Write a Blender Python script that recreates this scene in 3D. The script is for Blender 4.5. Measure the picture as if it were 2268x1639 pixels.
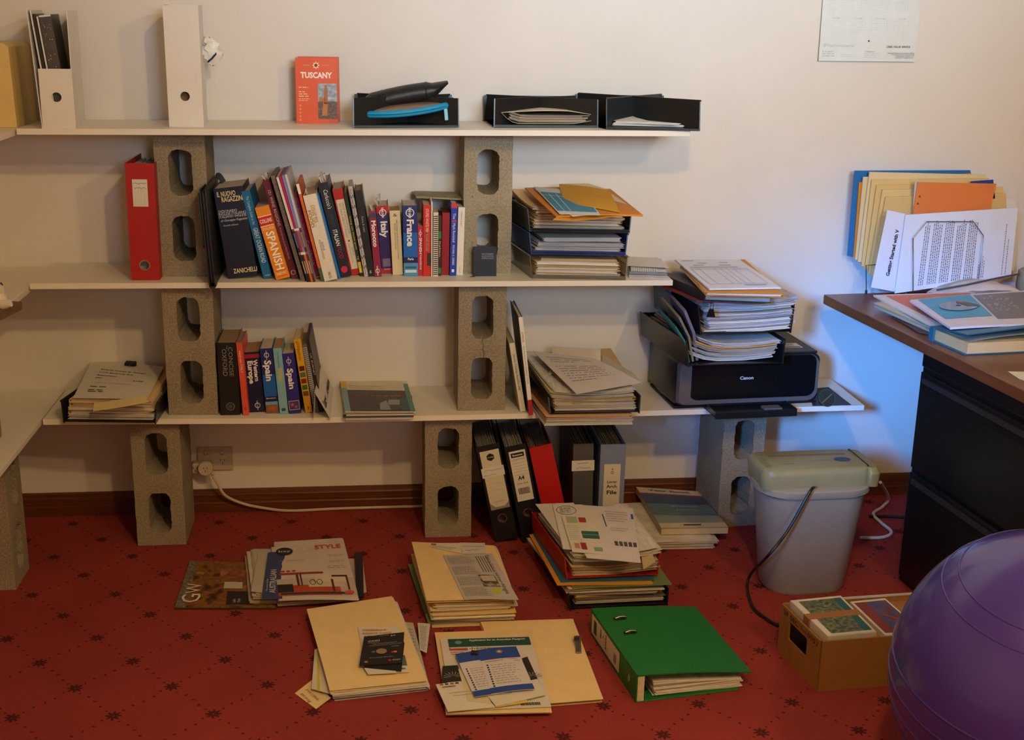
import bpy, bmesh, math, random
from mathutils import Vector as V, Matrix

# ------------------------------------------------------------------ scene, camera, light
for o in list(bpy.data.objects):
    bpy.data.objects.remove(o, do_unlink=True)
SC = bpy.context.scene
COL = SC.collection
IW, IH = 2268.0, 1639.0
CAM = V((-.0581, -3.7579, 1.5371))
PITCH, YAW, ROLL, FPX = .2793, .1173, .0190, 2746.18
_r = V((math.cos(YAW), -math.sin(YAW), 0)); _f = V((math.sin(YAW), math.cos(YAW), 0)); _z = V((0, 0, 1))
FWD = _f*math.cos(PITCH) - _z*math.sin(PITCH)
_u = _f*math.sin(PITCH) + _z*math.cos(PITCH)
RGT = _r*math.cos(ROLL) + _u*math.sin(ROLL)
UPV = _u*math.cos(ROLL) - _r*math.sin(ROLL)
cd = bpy.data.cameras.new('camera'); cam = bpy.data.objects.new('camera', cd); COL.objects.link(cam)
cd.sensor_width = 36; cd.lens = FPX*36/IW; cd.clip_start = .05
m = Matrix.Identity(4)
for i in range(3):
    m[i][0], m[i][1], m[i][2], m[i][3] = RGT[i], UPV[i], -FWD[i], CAM[i]
cam.matrix_world = m
SC.camera = cam
SC.view_settings.view_transform = 'Standard'; SC.view_settings.look = 'None'
SC.view_settings.gamma = 1; SC.view_settings.use_curve_mapping = False
SC.view_settings.exposure = 0.0

world = bpy.data.worlds.new('room_ambient'); SC.world = world; world.use_nodes = True
bg = world.node_tree.nodes['Background']
bg.inputs[0].default_value = (1.0, .80, .66, 1); bg.inputs[1].default_value = .10

def point_lamp(name, loc, power, col, rad):
    l = bpy.data.lights.new(name, 'POINT'); l.energy = power; l.color = col; l.shadow_soft_size = rad
    o = bpy.data.objects.new(name, l); COL.objects.link(o); o.location = loc; return o
def area_lamp(name, loc, target, size, power, col, spread=180):
    l = bpy.data.lights.new(name, 'AREA'); l.shape = 'RECTANGLE'; l.size, l.size_y = size; l.energy = power; l.color = col
    l.spread = math.radians(spread)
    o = bpy.data.objects.new(name, l); COL.objects.link(o); o.location = loc
    o.rotation_euler = (V(target)-V(loc)).to_track_quat('-Z', 'Y').to_euler(); return o
# two warm ceiling bulbs (their double shadows show under every shelf) and two added area lights standing in for daylight:
# a pale fill for the upper wall and a narrow blue beam from the left
point_lamp('ceiling_bulb', (.42, -2.83, 2.42), 62, (1.0, .69, .31), .05)
point_lamp('ceiling_bulb', (1.60, -3.40, 2.42), 54, (1.0, .69, .31), .05)
area_lamp('daylight_fill', (1.0, -4.8, 2.05), (.78, 0, 2.25), (1.2, .8), 17.0, (.60, .82, 1.0), 46)  # added cool fill brightening the upper wall, no known window there
area_lamp('blue_beam_fill', (-1.25, -4.8, 2.0), (1.62, 0, .42), (.5, .5), 3.6, (.09, .36, 1.0), 12.5)  # added beam, narrowed to the blue patch under the desk, no known doorway

# ------------------------------------------------------------------ pixel -> place helpers
def ray(u, v): return RGT*((u-IW/2)/FPX) - UPV*((v-IH/2)/FPX) + FWD
def onz(u, v, z): d = ray(u, v); return CAM + d*((z-CAM.z)/d.z)
def ony(u, v, y): d = ray(u, v); return CAM + d*((y-CAM.y)/d.y)
def onx(u, v, x): d = ray(u, v); return CAM + d*((x-CAM.x)/d.x)
def pix(P):
    d = V(P)-CAM; Y = d.dot(FWD); return IW/2+FPX*d.dot(RGT)/Y, IH/2-FPX*d.dot(UPV)/Y

# ------------------------------------------------------------------ materials
def lin(c):
    if isinstance(c, str):
        c = tuple(int(c[i:i+2], 16)/255 for i in (0, 2, 4))
    return tuple(x/12.92 if x <= .04045 else ((x+.055)/1.055)**2.4 for x in c) + (1,)
MC = {}
def M(col, rough=.6, noise=0., scale=60, bump=0., metal=0., spec=.4, stretch=None, trans=0., ior=1.45, coat=0., bdist=.002):
    key = (col, rough, noise, scale, bump, metal, spec, stretch, trans, ior, coat, bdist)
    if key in MC: return MC[key]
    mt = bpy.data.materials.new('mat_'+(col if isinstance(col, str) else 'c')); mt.use_nodes = True
    nt = mt.node_tree; b = nt.nodes['Principled BSDF']; c = lin(col)
    b.inputs['Base Color'].default_value = c; b.inputs['Roughness'].default_value = rough
    b.inputs['Metallic'].default_value = metal; b.inputs['Specular IOR Level'].default_value = spec
    b.inputs['Transmission Weight'].default_value = trans; b.inputs['IOR'].default_value = ior
    b.inputs['Coat Weight'].default_value = coat
    if noise or bump:
        tc = nt.nodes.new('ShaderNodeTexCoord'); n = nt.nodes.new('ShaderNodeTexNoise')
        n.inputs['Scale'].default_value = scale; n.inputs['Detail'].default_value = 4
        src = tc.outputs['Object']
        if stretch:
            mp = nt.nodes.new('ShaderNodeMapping'); mp.inputs['Scale'].default_value = stretch
            nt.links.new(src, mp.inputs[0]); src = mp.outputs[0]
        nt.links.new(src, n.inputs['Vector'])
        if noise:
            mx = nt.nodes.new('ShaderNodeMapRange')
            mx.inputs['From Min'].default_value = .25; mx.inputs['From Max'].default_value = .75
            mx.inputs['To Min'].default_value = 1-noise; mx.inputs['To Max'].default_value = 1+noise*.6
            nt.links.new(n.outputs[0], mx.inputs[0])
            hs = nt.nodes.new('ShaderNodeVectorMath'); hs.operation = 'SCALE'; hs.inputs[0].default_value = c[:3]
            nt.links.new(mx.outputs[0], hs.inputs['Scale']); nt.links.new(hs.outputs[0], b.inputs['Base Color'])
        if bump:
            bp = nt.nodes.new('ShaderNodeBump'); bp.inputs['Strength'].default_value = bump; bp.inputs['Distance'].default_value = bdist
            nt.links.new(n.outputs[0], bp.inputs['Height']); nt.links.new(bp.outputs[0], b.inputs['Normal'])
    MC[key] = mt; return mt
class NB:                                       # tiny node-expression builder
    def __init__(s, nt): s.nt = nt
    def m(s, op, *a):
        n = s.nt.nodes.new('ShaderNodeMath'); n.operation = op
        for i, x in enumerate(a):
            if isinstance(x, (int, float)): n.inputs[i].default_value = x
            else: s.nt.links.new(x, n.inputs[i])
        return n.outputs[0]
    def mix(s, f, a, b):
        n = s.nt.nodes.new('ShaderNodeMix'); n.data_type = 'RGBA'
        s.nt.links.new(f, n.inputs[0])
        for k, x in ((6, a), (7, b)):
            if isinstance(x, tuple): n.inputs[k].default_value = x
            else: s.nt.links.new(x, n.inputs[k])
        return n.outputs[2]

def PM(cols, scale=30, name='photo', rough=.4, stretch=(1, 1, 1), det=5):
    key = ('pm', cols, scale, rough, stretch, det)
    if key in MC: return MC[key]
    mt = bpy.data.materials.new('mat_'+name); mt.use_nodes = True; nt = mt.node_tree; b = nt.nodes['Principled BSDF']; b.inputs['Roughness'].default_value = rough
    tc = nt.nodes.new('ShaderNodeTexCoord'); mp = nt.nodes.new('ShaderNodeMapping'); mp.inputs['Scale'].default_value = stretch
    n = nt.nodes.new('ShaderNodeTexNoise'); n.inputs['Scale'].default_value = scale; n.inputs['Detail'].default_value = det
    r = nt.nodes.new('ShaderNodeValToRGB'); cr = r.color_ramp; k = len(cols)
    while len(cr.elements) < k: cr.elements.new(.5)
    for i, c in enumerate(cols): cr.elements[i].position = .30+.40*i/(k-1); cr.elements[i].color = lin(c)
    nt.links.new(tc.outputs['Object'], mp.inputs[0]); nt.links.new(mp.outputs[0], n.inputs['Vector']); nt.links.new(n.outputs[0], r.inputs[0]); nt.links.new(r.outputs[0], b.inputs['Base Color'])
    MC[key] = mt; return mt
PAPER = lambda c='ece6dc': M(c, .75, .05, 25)
EDGE = lambda c='e6dfd2': M(c, .8, .22, 18, stretch=(1, 1, 60))

# ------------------------------------------------------------------ objects
def put(o, parent):
    COL.objects.link(o)
    if parent is not None: o.parent = parent
    return o
def tag(o, label, cat, group=None, kind=None):
    if label: o['label'] = label
    if cat: o['category'] = cat
    if group: o['group'] = group
    if kind: o['kind'] = kind
    return o
def thing(name, label, cat, loc=(0, 0, 0), rot=(0, 0, 0), group=None):
    o = bpy.data.objects.new(name, None); COL.objects.link(o); o.empty_display_size = .02
    o.location = loc; o.rotation_euler = rot
    return tag(o, label, cat, group)
class G:
    def __init__(s): s.v = []; s.f = []
    def add(s, vs, fs):
        k = len(s.v); s.v += [V(x) for x in vs]; s.f += [tuple(i+k for i in f) for f in fs]; return s
    def hexa(s, b, t):                          # bottom quad (ccw from above) and top quad
        return s.add(list(b)+list(t), [(3, 2, 1, 0), (4, 5, 6, 7), (0, 1, 5, 4), (1, 2, 6, 5), (2, 3, 7, 6), (3, 0, 4, 7)])
    def box(s, x0, x1, y0, y1, z0, z1):
        return s.hexa([(x0, y0, z0), (x1, y0, z0), (x1, y1, z0), (x0, y1, z0)], [(x0, y0, z1), (x1, y0, z1), (x1, y1, z1), (x0, y1, z1)])
    def prism(s, poly, vec):                    # extrude a polygon along vec
        n = len(poly); p = [V(q) for q in poly]; t = [q+V(vec) for q in p]
        return s.add(p+t, [tuple(range(n-1, -1, -1)), tuple(range(n, 2*n))]+[(i, (i+1) % n, n+(i+1) % n, n+i) for i in range(n)])
    def tube(s, path, r, n=8, closed=False):
        P = [V(p) for p in path]; k0 = len(s.v); L = len(P); prev = None
        for i, p in enumerate(P):
            a = P[(i-1) % L] if closed or i > 0 else p; b = P[(i+1) % L] if closed or i < L-1 else p
            t = (b-a).normalized()
            if prev is None:
                ref = V((0, 0, 1)) if abs(t.z) < .9 else V((1, 0, 0)); prev = t.cross(ref).normalized()
            e1 = (prev-t*prev.dot(t)).normalized(); prev = e1; e2 = t.cross(e1)
            rr = r[i] if isinstance(r, (list, tuple)) else r
            for j in range(n):
                a_ = 2*math.pi*j/n; s.v.append(p+e1*(rr*math.cos(a_))+e2*(rr*math.sin(a_)))
        for i in range(L if closed else L-1):
            for j in range(n):
                a = k0+i*n+j; b = k0+i*n+(j+1) % n; c = k0+((i+1) % L)*n+(j+1) % n; d = k0+((i+1) % L)*n+j
                s.f.append((a, d, c, b))
        if not closed:
            s.f.append(tuple(k0+j for j in range(n))); s.f.append(tuple(k0+(L-1)*n+j for j in range(n-1, -1, -1)))
        return s
    def loft(s, rings, cap=True):               # rings: equal-length closed loops
        n = len(rings[0]); k = len(s.v)
        for r in rings: s.v += [V(p) for p in r]
        for i in range(len(rings)-1):
            for j in range(n):
                s.f.append((k+i*n+j, k+i*n+(j+1) % n, k+(i+1)*n+(j+1) % n, k+(i+1)*n+j))
        if cap:
            s.f.append(tuple(k+j for j in range(n-1, -1, -1))); s.f.append(tuple(k+(len(rings)-1)*n+j for j in range(n)))
        return s
    def slab(s, q, th, n=(6, 6), f=None):       # q: corners fl, fr, br, bl of underside; f(s,t)->dz
        a, b, c, d = [V(p) for p in q]; nx, ny = n; k = len(s.v)
        for top in (0, 1):
            for j in range(ny+1):
                for i in range(nx+1):
                    S, T = i/nx, j/ny
                    p = a*((1-S)*(1-T))+b*(S*(1-T))+c*(S*T)+d*((1-S)*T)
                    dz = f(S, T) if f else 0
                    s.v.append(p+V((0, 0, dz+top*th)))
        w = nx+1; N = w*(ny+1)
        for j in range(ny):
            for i in range(nx):
                e = k+j*w+i; s.f.append((e, e+w, e+w+1, e+1)); s.f.append((e+N, e+N+1, e+N+w+1, e+N+w))
        for i in range(nx):
            e = k+i; s.f.append((e, e+1, e+1+N, e+N)); e = k+ny*w+i; s.f.append((e+1, e, e+N, e+1+N))
        for j in range(ny):
            e = k+j*w; s.f.append((e+w, e, e+N, e+w+N)); e = k+j*w+nx; s.f.append((e, e+w, e+w+N, e+N))
        return s
    def disc(s, c, r, n=24, ax=(1, 0, 0), ay=(0, 1, 0)):
        c = V(c); ax = V(ax); ay = V(ay)
        return s.add([c+ax*(r*math.cos(2*math.pi*i/n))+ay*(r*math.sin(2*math.pi*i/n)) for i in range(n)], [tuple(range(n))])
    def obj(s, name, mat, parent=None, smooth=False, bevel=0., seg=2, xf=None):
        me = bpy.data.meshes.new(name)
        vs = [xf @ p for p in s.v] if xf is not None else s.v
        me.from_pydata([tuple(p) for p in vs], [], s.f); me.materials.append(mat)
        if bevel or smooth:
            bm = bmesh.new(); bm.from_mesh(me)
            bmesh.ops.recalc_face_normals(bm, faces=bm.faces)
            if bevel:
                bm.normal_update()
                es = [e for e in bm.edges if len(e.link_faces) == 2 and e.calc_face_angle(0) > .6]
                bmesh.ops.bevel(bm, geom=es, offset=bevel, segments=seg, affect='EDGES', profile=.6)
            if smooth:
                for f in bm.faces: f.smooth = True
                for e in bm.edges:
                    e.smooth = not (len(e.link_faces) == 2 and e.calc_face_angle(0) > .75)
            bm.to_mesh(me); bm.free()
        me.update()
        return put(bpy.data.objects.new(name, me), parent)

# print: everything lies in a frame (Matrix whose x,y are the page axes, z its normal)
def frame(o, x, y):
    x = V(x).normalized(); y = V(y); y = (y-x*y.dot(x)).normalized(); z = x.cross(y); o = V(o)
    f = Matrix.Identity(4)
    for i in range(3): f[i][0], f[i][1], f[i][2], f[i][3] = x[i], y[i], z[i], o[i]
    return f
class PF:                                        # page frame that follows a (possibly skewed or curled) sheet
    def __init__(s, P, w, h): s.P, s.w, s.h = P, w, h
    def __matmul__(s, v): return s.P(v.x/s.w, v.y/s.h, v.z)
LIFT = .0005
def text_geo(g, F, body, x, y, h, rot=0, w=None, align='CENTER', shear=0., bold=0., lift=LIFT, sp=1.0):
    cu = bpy.data.curves.new('t', 'FONT'); cu.body = body; cu.size = h/.70; cu.align_x = align; cu.align_y = 'CENTER'
    cu.resolution_u = 2; cu.shear = shear; cu.offset = bold*h; cu.space_character = sp; cu.space_line = .9
    ob = bpy.data.objects.new('t', cu); me = bpy.data.meshes.new_from_object(ob)
    vs = [v.co.copy() for v in me.vertices]
    if vs:
        sx = 1.
        if w:
            ext = max(v.x for v in vs)-min(v.x for v in vs)
            if ext > 0: sx = w/ext
        c, s_ = math.cos(math.radians(rot)), math.sin(math.radians(rot))
        out = []
        for v in vs:
            X, Y = v.x*sx, v.y
            out.append(F @ V((x+c*X-s_*Y, y+s_*X+c*Y, lift)))
        g.add(out, [tuple(p.vertices) for p in me.polygons])
    bpy.data.objects.remove(ob); bpy.data.curves.remove(cu); bpy.data.meshes.remove(me)
    return g
def lettering(parent, F, items, col, name='lettering', rough=.5):
    o = None
    for it in items:
        o = text_geo(G(), F, *it[:4], **(it[4] if len(it) > 4 else {})).obj(name, M(col, rough), parent)
    return o
def patch(parent, F, polys, col, name='printed_panel', lift=.0003, rough=.5, mat=None):
    g = G()
    for p in polys:
        if len(p) == 4 and not hasattr(p[0], '__len__'):
            x0, x1, y0, y1 = p; p = [(x0, y0), (x1, y0), (x1, y1), (x0, y1)]
        g.add([F @ V((a, b, lift)) for a, b in p], [tuple(range(len(p)))])
    return g.obj(name, mat or M(col, rough), parent)
def ringp(g, F, cx, cy, r0, r1, n=24, lift=LIFT, a0=0, a1=360):
    vs = []; fs = []
    for i in range(n+1):
        a = math.radians(a0+(a1-a0)*i/n)
        for r in (r0, r1): vs.append(F @ V((cx+r*math.cos(a), cy+r*math.sin(a), lift)))
    for i in range(n): fs.append((2*i, 2*i+1, 2*i+3, 2*i+2))
    g.add(vs, fs); return g
def text_lines(parent, F, x0, x1, y0, y1, rows, col='3a3836', fill=.45, seed=1, name='printed_lines', ragged=.25, lift=.0004):
    R = random.Random(seed); g = G(); dy = (y1-y0)/rows
    for r in range(rows):
        y = y1-(r+.5)*dy; x = x0; end = x1-(x1-x0)*ragged*R.random()
        if R.random() < .08: continue
        while x < end:
            wl = dy*R.uniform(.7, 2.6); wl = min(wl, end-x)
            if wl > dy*.2:
                g.add([F @ V((x, y-dy*fill/2, lift)), F @ V((x+wl, y-dy*fill/2, lift)), F @ V((x+wl, y+dy*fill/2, lift)), F @ V((x, y+dy*fill/2, lift))], [(0, 1, 2, 3)])
            x += wl+dy*.45
    return g.obj(name, M(col, .7), parent)
def scribble(g, F, x0, x1, y, h, seed, r=.0006, lift=.0006):
    R = random.Random(seed); n = int((x1-x0)/h*3)+3; pts = []
    for i in range(n+1):
        pts.append(F @ V((x0+(x1-x0)*i/n+R.uniform(-.2, .2)*h, y+R.uniform(-.5, .5)*h*(1 if i % 2 else -.6), lift)))
    return g.tube(pts, r, 4)
# ------------------------------------------------------------------ the room
XL, XR, YF, ZC = -1.75, 3.6, -4.9, 2.5
wallm = M('dcd5cf', .85, .035, 6, bump=.08, bdist=.001)
def struct(o): o['kind'] = 'structure'; return o
struct(G().box(XL-.1, XR+.1, 0, .1, 0, ZC).obj('wall_back', wallm))
struct(G().box(XL-.1, XL, YF, 0, 0, ZC).obj('wall_left', wallm))
struct(G().box(XR, XR+.1, YF, 0, 0, ZC).obj('wall_right', wallm))
struct(G().box(XL-.1, XR+.1, YF-.1, YF, 0, ZC).obj('wall_front', wallm))
struct(G().box(XL-.1, XR+.1, YF-.1, .1, ZC, ZC+.1).obj('ceiling', M('cfc8bc', .9)))
# carpet: red pile, dark flower sprigs on a diamond lattice joined by strings of dots
cm = bpy.data.materials.new('carpet'); cm.use_nodes = True
nt = cm.node_tree; nb = NB(nt); bs = nt.nodes['Principled BSDF']; bs.inputs['Roughness'].default_value = .95; bs.inputs['Specular IOR Level'].default_value = .1
tc = nt.nodes.new('ShaderNodeTexCoord'); sx = nt.nodes.new('ShaderNodeSeparateXYZ')
wob = nt.nodes.new('ShaderNodeTexNoise'); wob.inputs['Scale'].default_value = 90
nt.links.new(tc.outputs['Object'], wob.inputs['Vector'])
sub = nt.nodes.new('ShaderNodeVectorMath'); sub.operation = 'MULTIPLY_ADD'
nt.links.new(wob.outputs['Color'], sub.inputs[0]); sub.inputs[1].default_value = (.006,)*3
nt.links.new(tc.outputs['Object'], sub.inputs[2]); nt.links.new(sub.outputs[0], sx.inputs[0])
X = nb.m('SUBTRACT', sx.outputs[0], -.647+.003); Y = nb.m('SUBTRACT', sx.outputs[1], -.957+.003)
Y = nb.m('ADD', Y, nb.m('MULTIPLY', X, .045))
P = nb.m('DIVIDE', X, .2225); Q = nb.m('DIVIDE', Y, .246)
A = nb.m('ADD', P, Q); B = nb.m('SUBTRACT', P, Q)          # lattice coordinates
fa = nb.m('SUBTRACT', A, nb.m('ROUND', A)); fb = nb.m('SUBTRACT', B, nb.m('ROUND', B))
lx = nb.m('MULTIPLY', nb.m('ADD', fa, fb), .111); ly = nb.m('MULTIPLY', nb.m('SUBTRACT', fa, fb), .123)
r = nb.m('SQRT', nb.m('ADD', nb.m('MULTIPLY', lx, lx), nb.m('MULTIPLY', ly, ly)))
ang = nb.m('ARCTAN2', ly, lx)
petal = nb.m('MULTIPLY_ADD', nb.m('COSINE', nb.m('MULTIPLY', ang, 8)), .0045, .0150)
flower = nb.m('LESS_THAN', r, petal)
core = nb.m('GREATER_THAN', r, .0020)
flower = nb.m('MULTIPLY', flower, core)
def dots(fu, fv, phase):
    n = 6.0; t = nb.m('MULTIPLY', fu, n); k = nb.m('ROUND', t); ft = nb.m('SUBTRACT', t, k)
    zig = nb.m('MULTIPLY', nb.m('SINE', nb.m('MULTIPLY_ADD', k, 2.4, phase)), .028)
    dv = nb.m('SUBTRACT', fv, zig)
    d = nb.m('ADD', nb.m('POWER', nb.m('MULTIPLY', ft, .028), 2), nb.m('POWER', nb.m('MULTIPLY', dv, .165), 2))
    ok = nb.m('GREATER_THAN', nb.m('ABSOLUTE', fu), .16)
    return nb.m('MULTIPLY', nb.m('LESS_THAN', d, .0038**2), ok)
mask = nb.m('MINIMUM', nb.m('ADD', nb.m('MULTIPLY', flower, .8), nb.m('ADD', nb.m('MULTIPLY', dots(fa, fb, 1.), .75), nb.m('MULTIPLY', dots(fb, fa, 2.), .75))), .85)
n1 = nt.nodes.new('ShaderNodeTexNoise'); n1.inputs['Scale'].default_value = 420; n1.inputs['Detail'].default_value = 3
n2 = nt.nodes.new('ShaderNodeTexNoise'); n2.inputs['Scale'].default_value = 3.2; n2.inputs['Detail'].default_value = 5
for n in (n1, n2): nt.links.new(tc.outputs['Object'], n.inputs['Vector'])
pile = nb.mix(n1.outputs[0], lin('7c2c29'), lin('a84540'))
mm = nt.nodes.new('ShaderNodeMapRange'); mm.inputs['From Min'].default_value = .35; mm.inputs['From Max'].default_value = .75; nt.links.new(n2.outputs[0], mm.inputs[0])
pile = nb.mix(nb.m('MULTIPLY', mm.outputs[0], .45), pile, lin('6e2522'))
nt.links.new(nb.mix(mask, pile, lin('2e1718')), bs.inputs['Base Color'])
bp = nt.nodes.new('ShaderNodeBump'); bp.inputs['Strength'].default_value = .6; bp.inputs['Distance'].default_value = .004
nt.links.new(n1.outputs[0], bp.inputs['Height']); nt.links.new(bp.outputs[0], bs.inputs['Normal'])
struct(G().box(XL-.1, XR+.1, YF-.1, .1, -.06, 0).obj('floor', cm))
# stained timber baseboard with a moulded profile
prof = [(0, 0), (-.019, 0), (-.019, .030), (-.016, .034), (-.016, .041), (-.012, .044), (-.012, .055), (-.009, .059), (-.007, .070), (0, .073)]
struct(G().prism([(XL, y, z) for y, z in prof], (XR-XL, 0, 0)).obj('baseboard_back', M('5e3018', .35, .35, 14, stretch=(.25, 6, 6), spec=.5)))

# ------------------------------------------------------------------ shelves and concrete blocks
Z3, T3 = .394, .410; Z2, T2 = .787, .803; Z1, T1 = 1.206, 1.222
YS, YB = -.2985, -.262
lam = M('e6dfd2', .42, .03, 8, spec=.45)
def board(x0, x1, y0, y1, z0, z1, label, tilt=0., chip=False):
    r = thing('shelf_board', label, 'shelf', (x0, y0, z0), (0, -tilt, 0))
    G().box(0, x1-x0, 0, y1-y0, 0, z1-z0).obj('panel', lam, r, bevel=.0008, seg=1)
    if chip: G().box(x1-x0, x1-x0+.0006, .001, y1-y0-.001, .001, z1-z0-.001).obj('raw_end', M('b08c62', .8, .3, 200), r)
    return r
board(-.985, .842, YS, -.002, Z1, T1, 'long white shelf board, topmost of the three on the back wall', .0052)
board(-.987, .8155, YS, -.002, Z2, T2, 'long white shelf board in the middle, carrying the travel book row')
SAG = [(-1.4, .411), (-.98, .411), (-.62, .406), (-.3, .4015), (.25, .403), (.7, .405), (1.02, .408), (1.45, .411), (2, .411)]
def sh3(x):
    for (a, za), (b, zb) in zip(SAG, SAG[1:]):
        if x <= b: return za+(zb-za)*(x-a)/(b-a)
    return SAG[-1][1]
def sh1(x): return T1+.0052*(x+.985)
r = thing('shelf_board', 'longest white shelf board, lowest, carrying the printer at its right end', 'shelf', (-.9845, YS, 0))
G().loft([[(x+.9845, 0, sh3(x)-.016), (x+.9845, -.002-YS, sh3(x)-.016), (x+.9845, -.002-YS, sh3(x)), (x+.9845, 0, sh3(x))] for x in [-.9845+2.4177*k/30 for k in range(31)]]).obj('panel', lam, r)
G().box(2.4177, 2.4183, .001, -YS-.003, sh3(1.43)-.015, sh3(1.43)-.001).obj('raw_end', M('b08c62', .8, .3, 200), r)
board(-1.30, -.992, -1.9, -.004, Z1-.004, T1-.004, 'top white shelf board running off at the left edge under the yellow box')
board(-1.30, -.992, -1.9, -.004, Z2-.012, T2-.012, 'middle white shelf board running off at the left edge')
board(-1.30, -.992, -1.9, -.004, Z3-.003, T3-.003, 'lowest white shelf board running off at the left edge on a side-on block')

def concrete(shade):
    mt = bpy.data.materials.new('concrete'); mt.use_nodes = True; nt = mt.node_tree; b = nt.nodes['Principled BSDF']; nb = NB(nt)
    b.inputs['Roughness'].default_value = .95; b.inputs['Specular IOR Level'].default_value = .15
    tc = nt.nodes.new('ShaderNodeTexCoord')
    def nz(sc, det=4):
        n = nt.nodes.new('ShaderNodeTexNoise'); n.inputs['Scale'].default_value = sc; n.inputs['Detail'].default_value = det
        nt.links.new(tc.outputs['Object'], n.inputs['Vector']); return n.outputs[0]
    def ramp(x, a, bb):
        m_ = nt.nodes.new('ShaderNodeMapRange'); m_.inputs['From Min'].default_value = a; m_.inputs['From Max'].default_value = bb
        nt.links.new(x, m_.inputs[0]); return m_.outputs[0]
    base = nb.mix(ramp(nz(7), .35, .65), lin(shade[0]), lin(shade[1]))
    base = nb.mix(nb.m('MULTIPLY', ramp(nz(190, 2), .40, .62), .42), base, lin(shade[2]))
    pit = nb.m('MULTIPLY', ramp(nz(95, 3), .66, .70), shade[3])
    pit = nb.m('MULTIPLY', pit, ramp(nz(9, 2), .40, .60))
    nt.links.new(nb.mix(pit, base, lin('3c352d')), b.inputs['Base Color'])
    bp = nt.nodes.new('ShaderNodeBump'); bp.inputs['Strength'].default_value = .9; bp.inputs['Distance'].default_value = .003
    h = nb.m('SUBTRACT', nz(240, 3), nb.m('MULTIPLY', pit, .8))
    nt.links.new(h, bp.inputs['Height']); nt.links.new(bp.outputs[0], b.inputs['Normal'])
    return mt
CON_A = concrete(('8f8473', '80745f', 'b3a78f', .7)); CON_B = concrete(('9c917b', '8a7f69', 'bdb199', 1.))
def block(label, loc, h, rotz=0, seed=0, mat=None, crack=False):
    # core face looks along -y before rotation; origin = front left foot
    R = random.Random(seed); w, d = .14, .19
    loops = [[(0, 0), (w, 0), (w, h), (0, h)]]
    out = []
    for k in range(8): out.append((w*k/8, 0))
    for k in range(16): out.append((w, h*k/16))
    for k in range(8): out.append((w-w*k/8, h))
    for k in range(16): out.append((0, h-h*k/16))
    loops = [[(x+(R.uniform(-1, 1)*.0008 if 0 < y < h else 0), y) for x, y in out]]
    hw, hh, rr = .0315, .064, .024
    for cz in (h*.5-.0925, h*.5+.0925):
        lp = []
        for q, (sx_, sz) in enumerate(((1, 1), (-1, 1), (-1, -1), (1, -1))):
            for k in range(7):
                a = math.pi/2*(q+k/6); lp.append((w/2+sx_*(hw-rr)+rr*math.cos(a), cz+sz*(hh-rr)+rr*math.sin(a)))
            if q in (1, 3):
                for k in range(1, 8):
                    s_ = -sz; lp.append((w/2+sx_*hw, cz+sz*(hh-rr)+(-sz)*2*(hh-rr)*k/8))
        lp = [(x+R.uniform(-1, 1)*.0013, z+R.uniform(-1, 1)*.0015) for x, z in lp]
        loops.append(lp)
    bm = bmesh.new(); fr = []; es = []
    for lp in loops:
        vs = [bm.verts.new((x, 0, z)) for x, z in lp]; fr.append(vs)
        es += [bm.edges.new((vs[i], vs[(i+1) % len(vs)])) for i in range(len(vs))]
    bmesh.ops.triangle_fill(bm, use_beauty=True, use_dissolve=False, edges=es)
    front = list(bm.faces)
    bk = {}
    for li, vs in enumerate(fr):
        for v in vs:
            x, z = v.co.x, v.co.z
            if li:                               # cores taper a little towards the back
                cx, cz = w/2, (h*.5-.0925, h*.5+.0925)[li-1]; x = cx+(x-cx)*.93; z = cz+(z-cz)*.95
            bk[v] = bm.verts.new((x, d, z))
    for f in front: bm.faces.new([bk[v] for v in reversed(f.verts)])
    for vs in fr:
        n = len(vs)
        for i in range(n):
            a, b_ = vs[i], vs[(i+1) % n]; bm.faces.new((a, b_, bk[b_], bk[a]))
    bmesh.ops.recalc_face_normals(bm, faces=bm.faces)
    me = bpy.data.meshes.new('concrete_block'); bm.to_mesh(me); bm.free(); me.materials.append(mat or CON_A)
    o = bpy.data.objects.new('concrete_block', me); COL.objects.link(o); o.location = loc; o.rotation_euler = (0, 0, rotz)
    tag(o, label, 'block', 'hollow concrete blocks propping the shelves')
    if crack:
        pts = [(.072, -.0004, h*.5+.03), (.070, -.0004, h*.5+.018), (.074, -.0004, h*.5+.008), (.072, -.0004, h*.5-.004), (.076, -.0004, h*.5-.018), (.074, -.0004, h*.5-.03)]
        G().tube(pts, .0007, 4).obj('crack', M('3a332a', .9), o)
    return o
def blk(label, u, v, z, h, **k):
    p = onz(u, v, z); return block(label, (p.x, p.y, z), h, **k)
blk('concrete block under the top shelf, between red folder and black wallet', 357, 613, T2, Z1-T2, seed=1)
blk('pitted concrete block under the top shelf behind the little dark dictionary', 1026, 606, T2, Z1+.0055-T2, seed=2, mat=CON_B)
blk('concrete block standing left of the black Oxford dictionary on the lowest shelf', 374, 919, .4065, Z2-.4065, seed=3)
blk('cracked concrete block on the lowest shelf beside two leaning white directories', 1014, 910, .4035, Z2-.4035, seed=4, crack=True)
block('concrete block on the carpet beside the wall power socket', (ony(305.7, 1208, YB).x, YB, 0), .389, 0, 5)
block('concrete block on the carpet left of the black lever arch files', (ony(941.5, 1187, YB).x, YB, 0), .386, 0, 6)
h2, h3 = Z2-T3, .391
block('shadowed concrete block on the carpet half hidden behind the paper shredder', (1.012, YB+.01, 0), .391, .12, 7)
block('concrete block seen side-on standing on carpet at the left edge', (-1.032, -.535, 0), h3-.004, math.pi/2, 8)
block('concrete block seen side-on at the left edge, upper one on the board', (-1.062, -.565, T3-.003), h2-.010, math.pi/2, 9)
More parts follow.
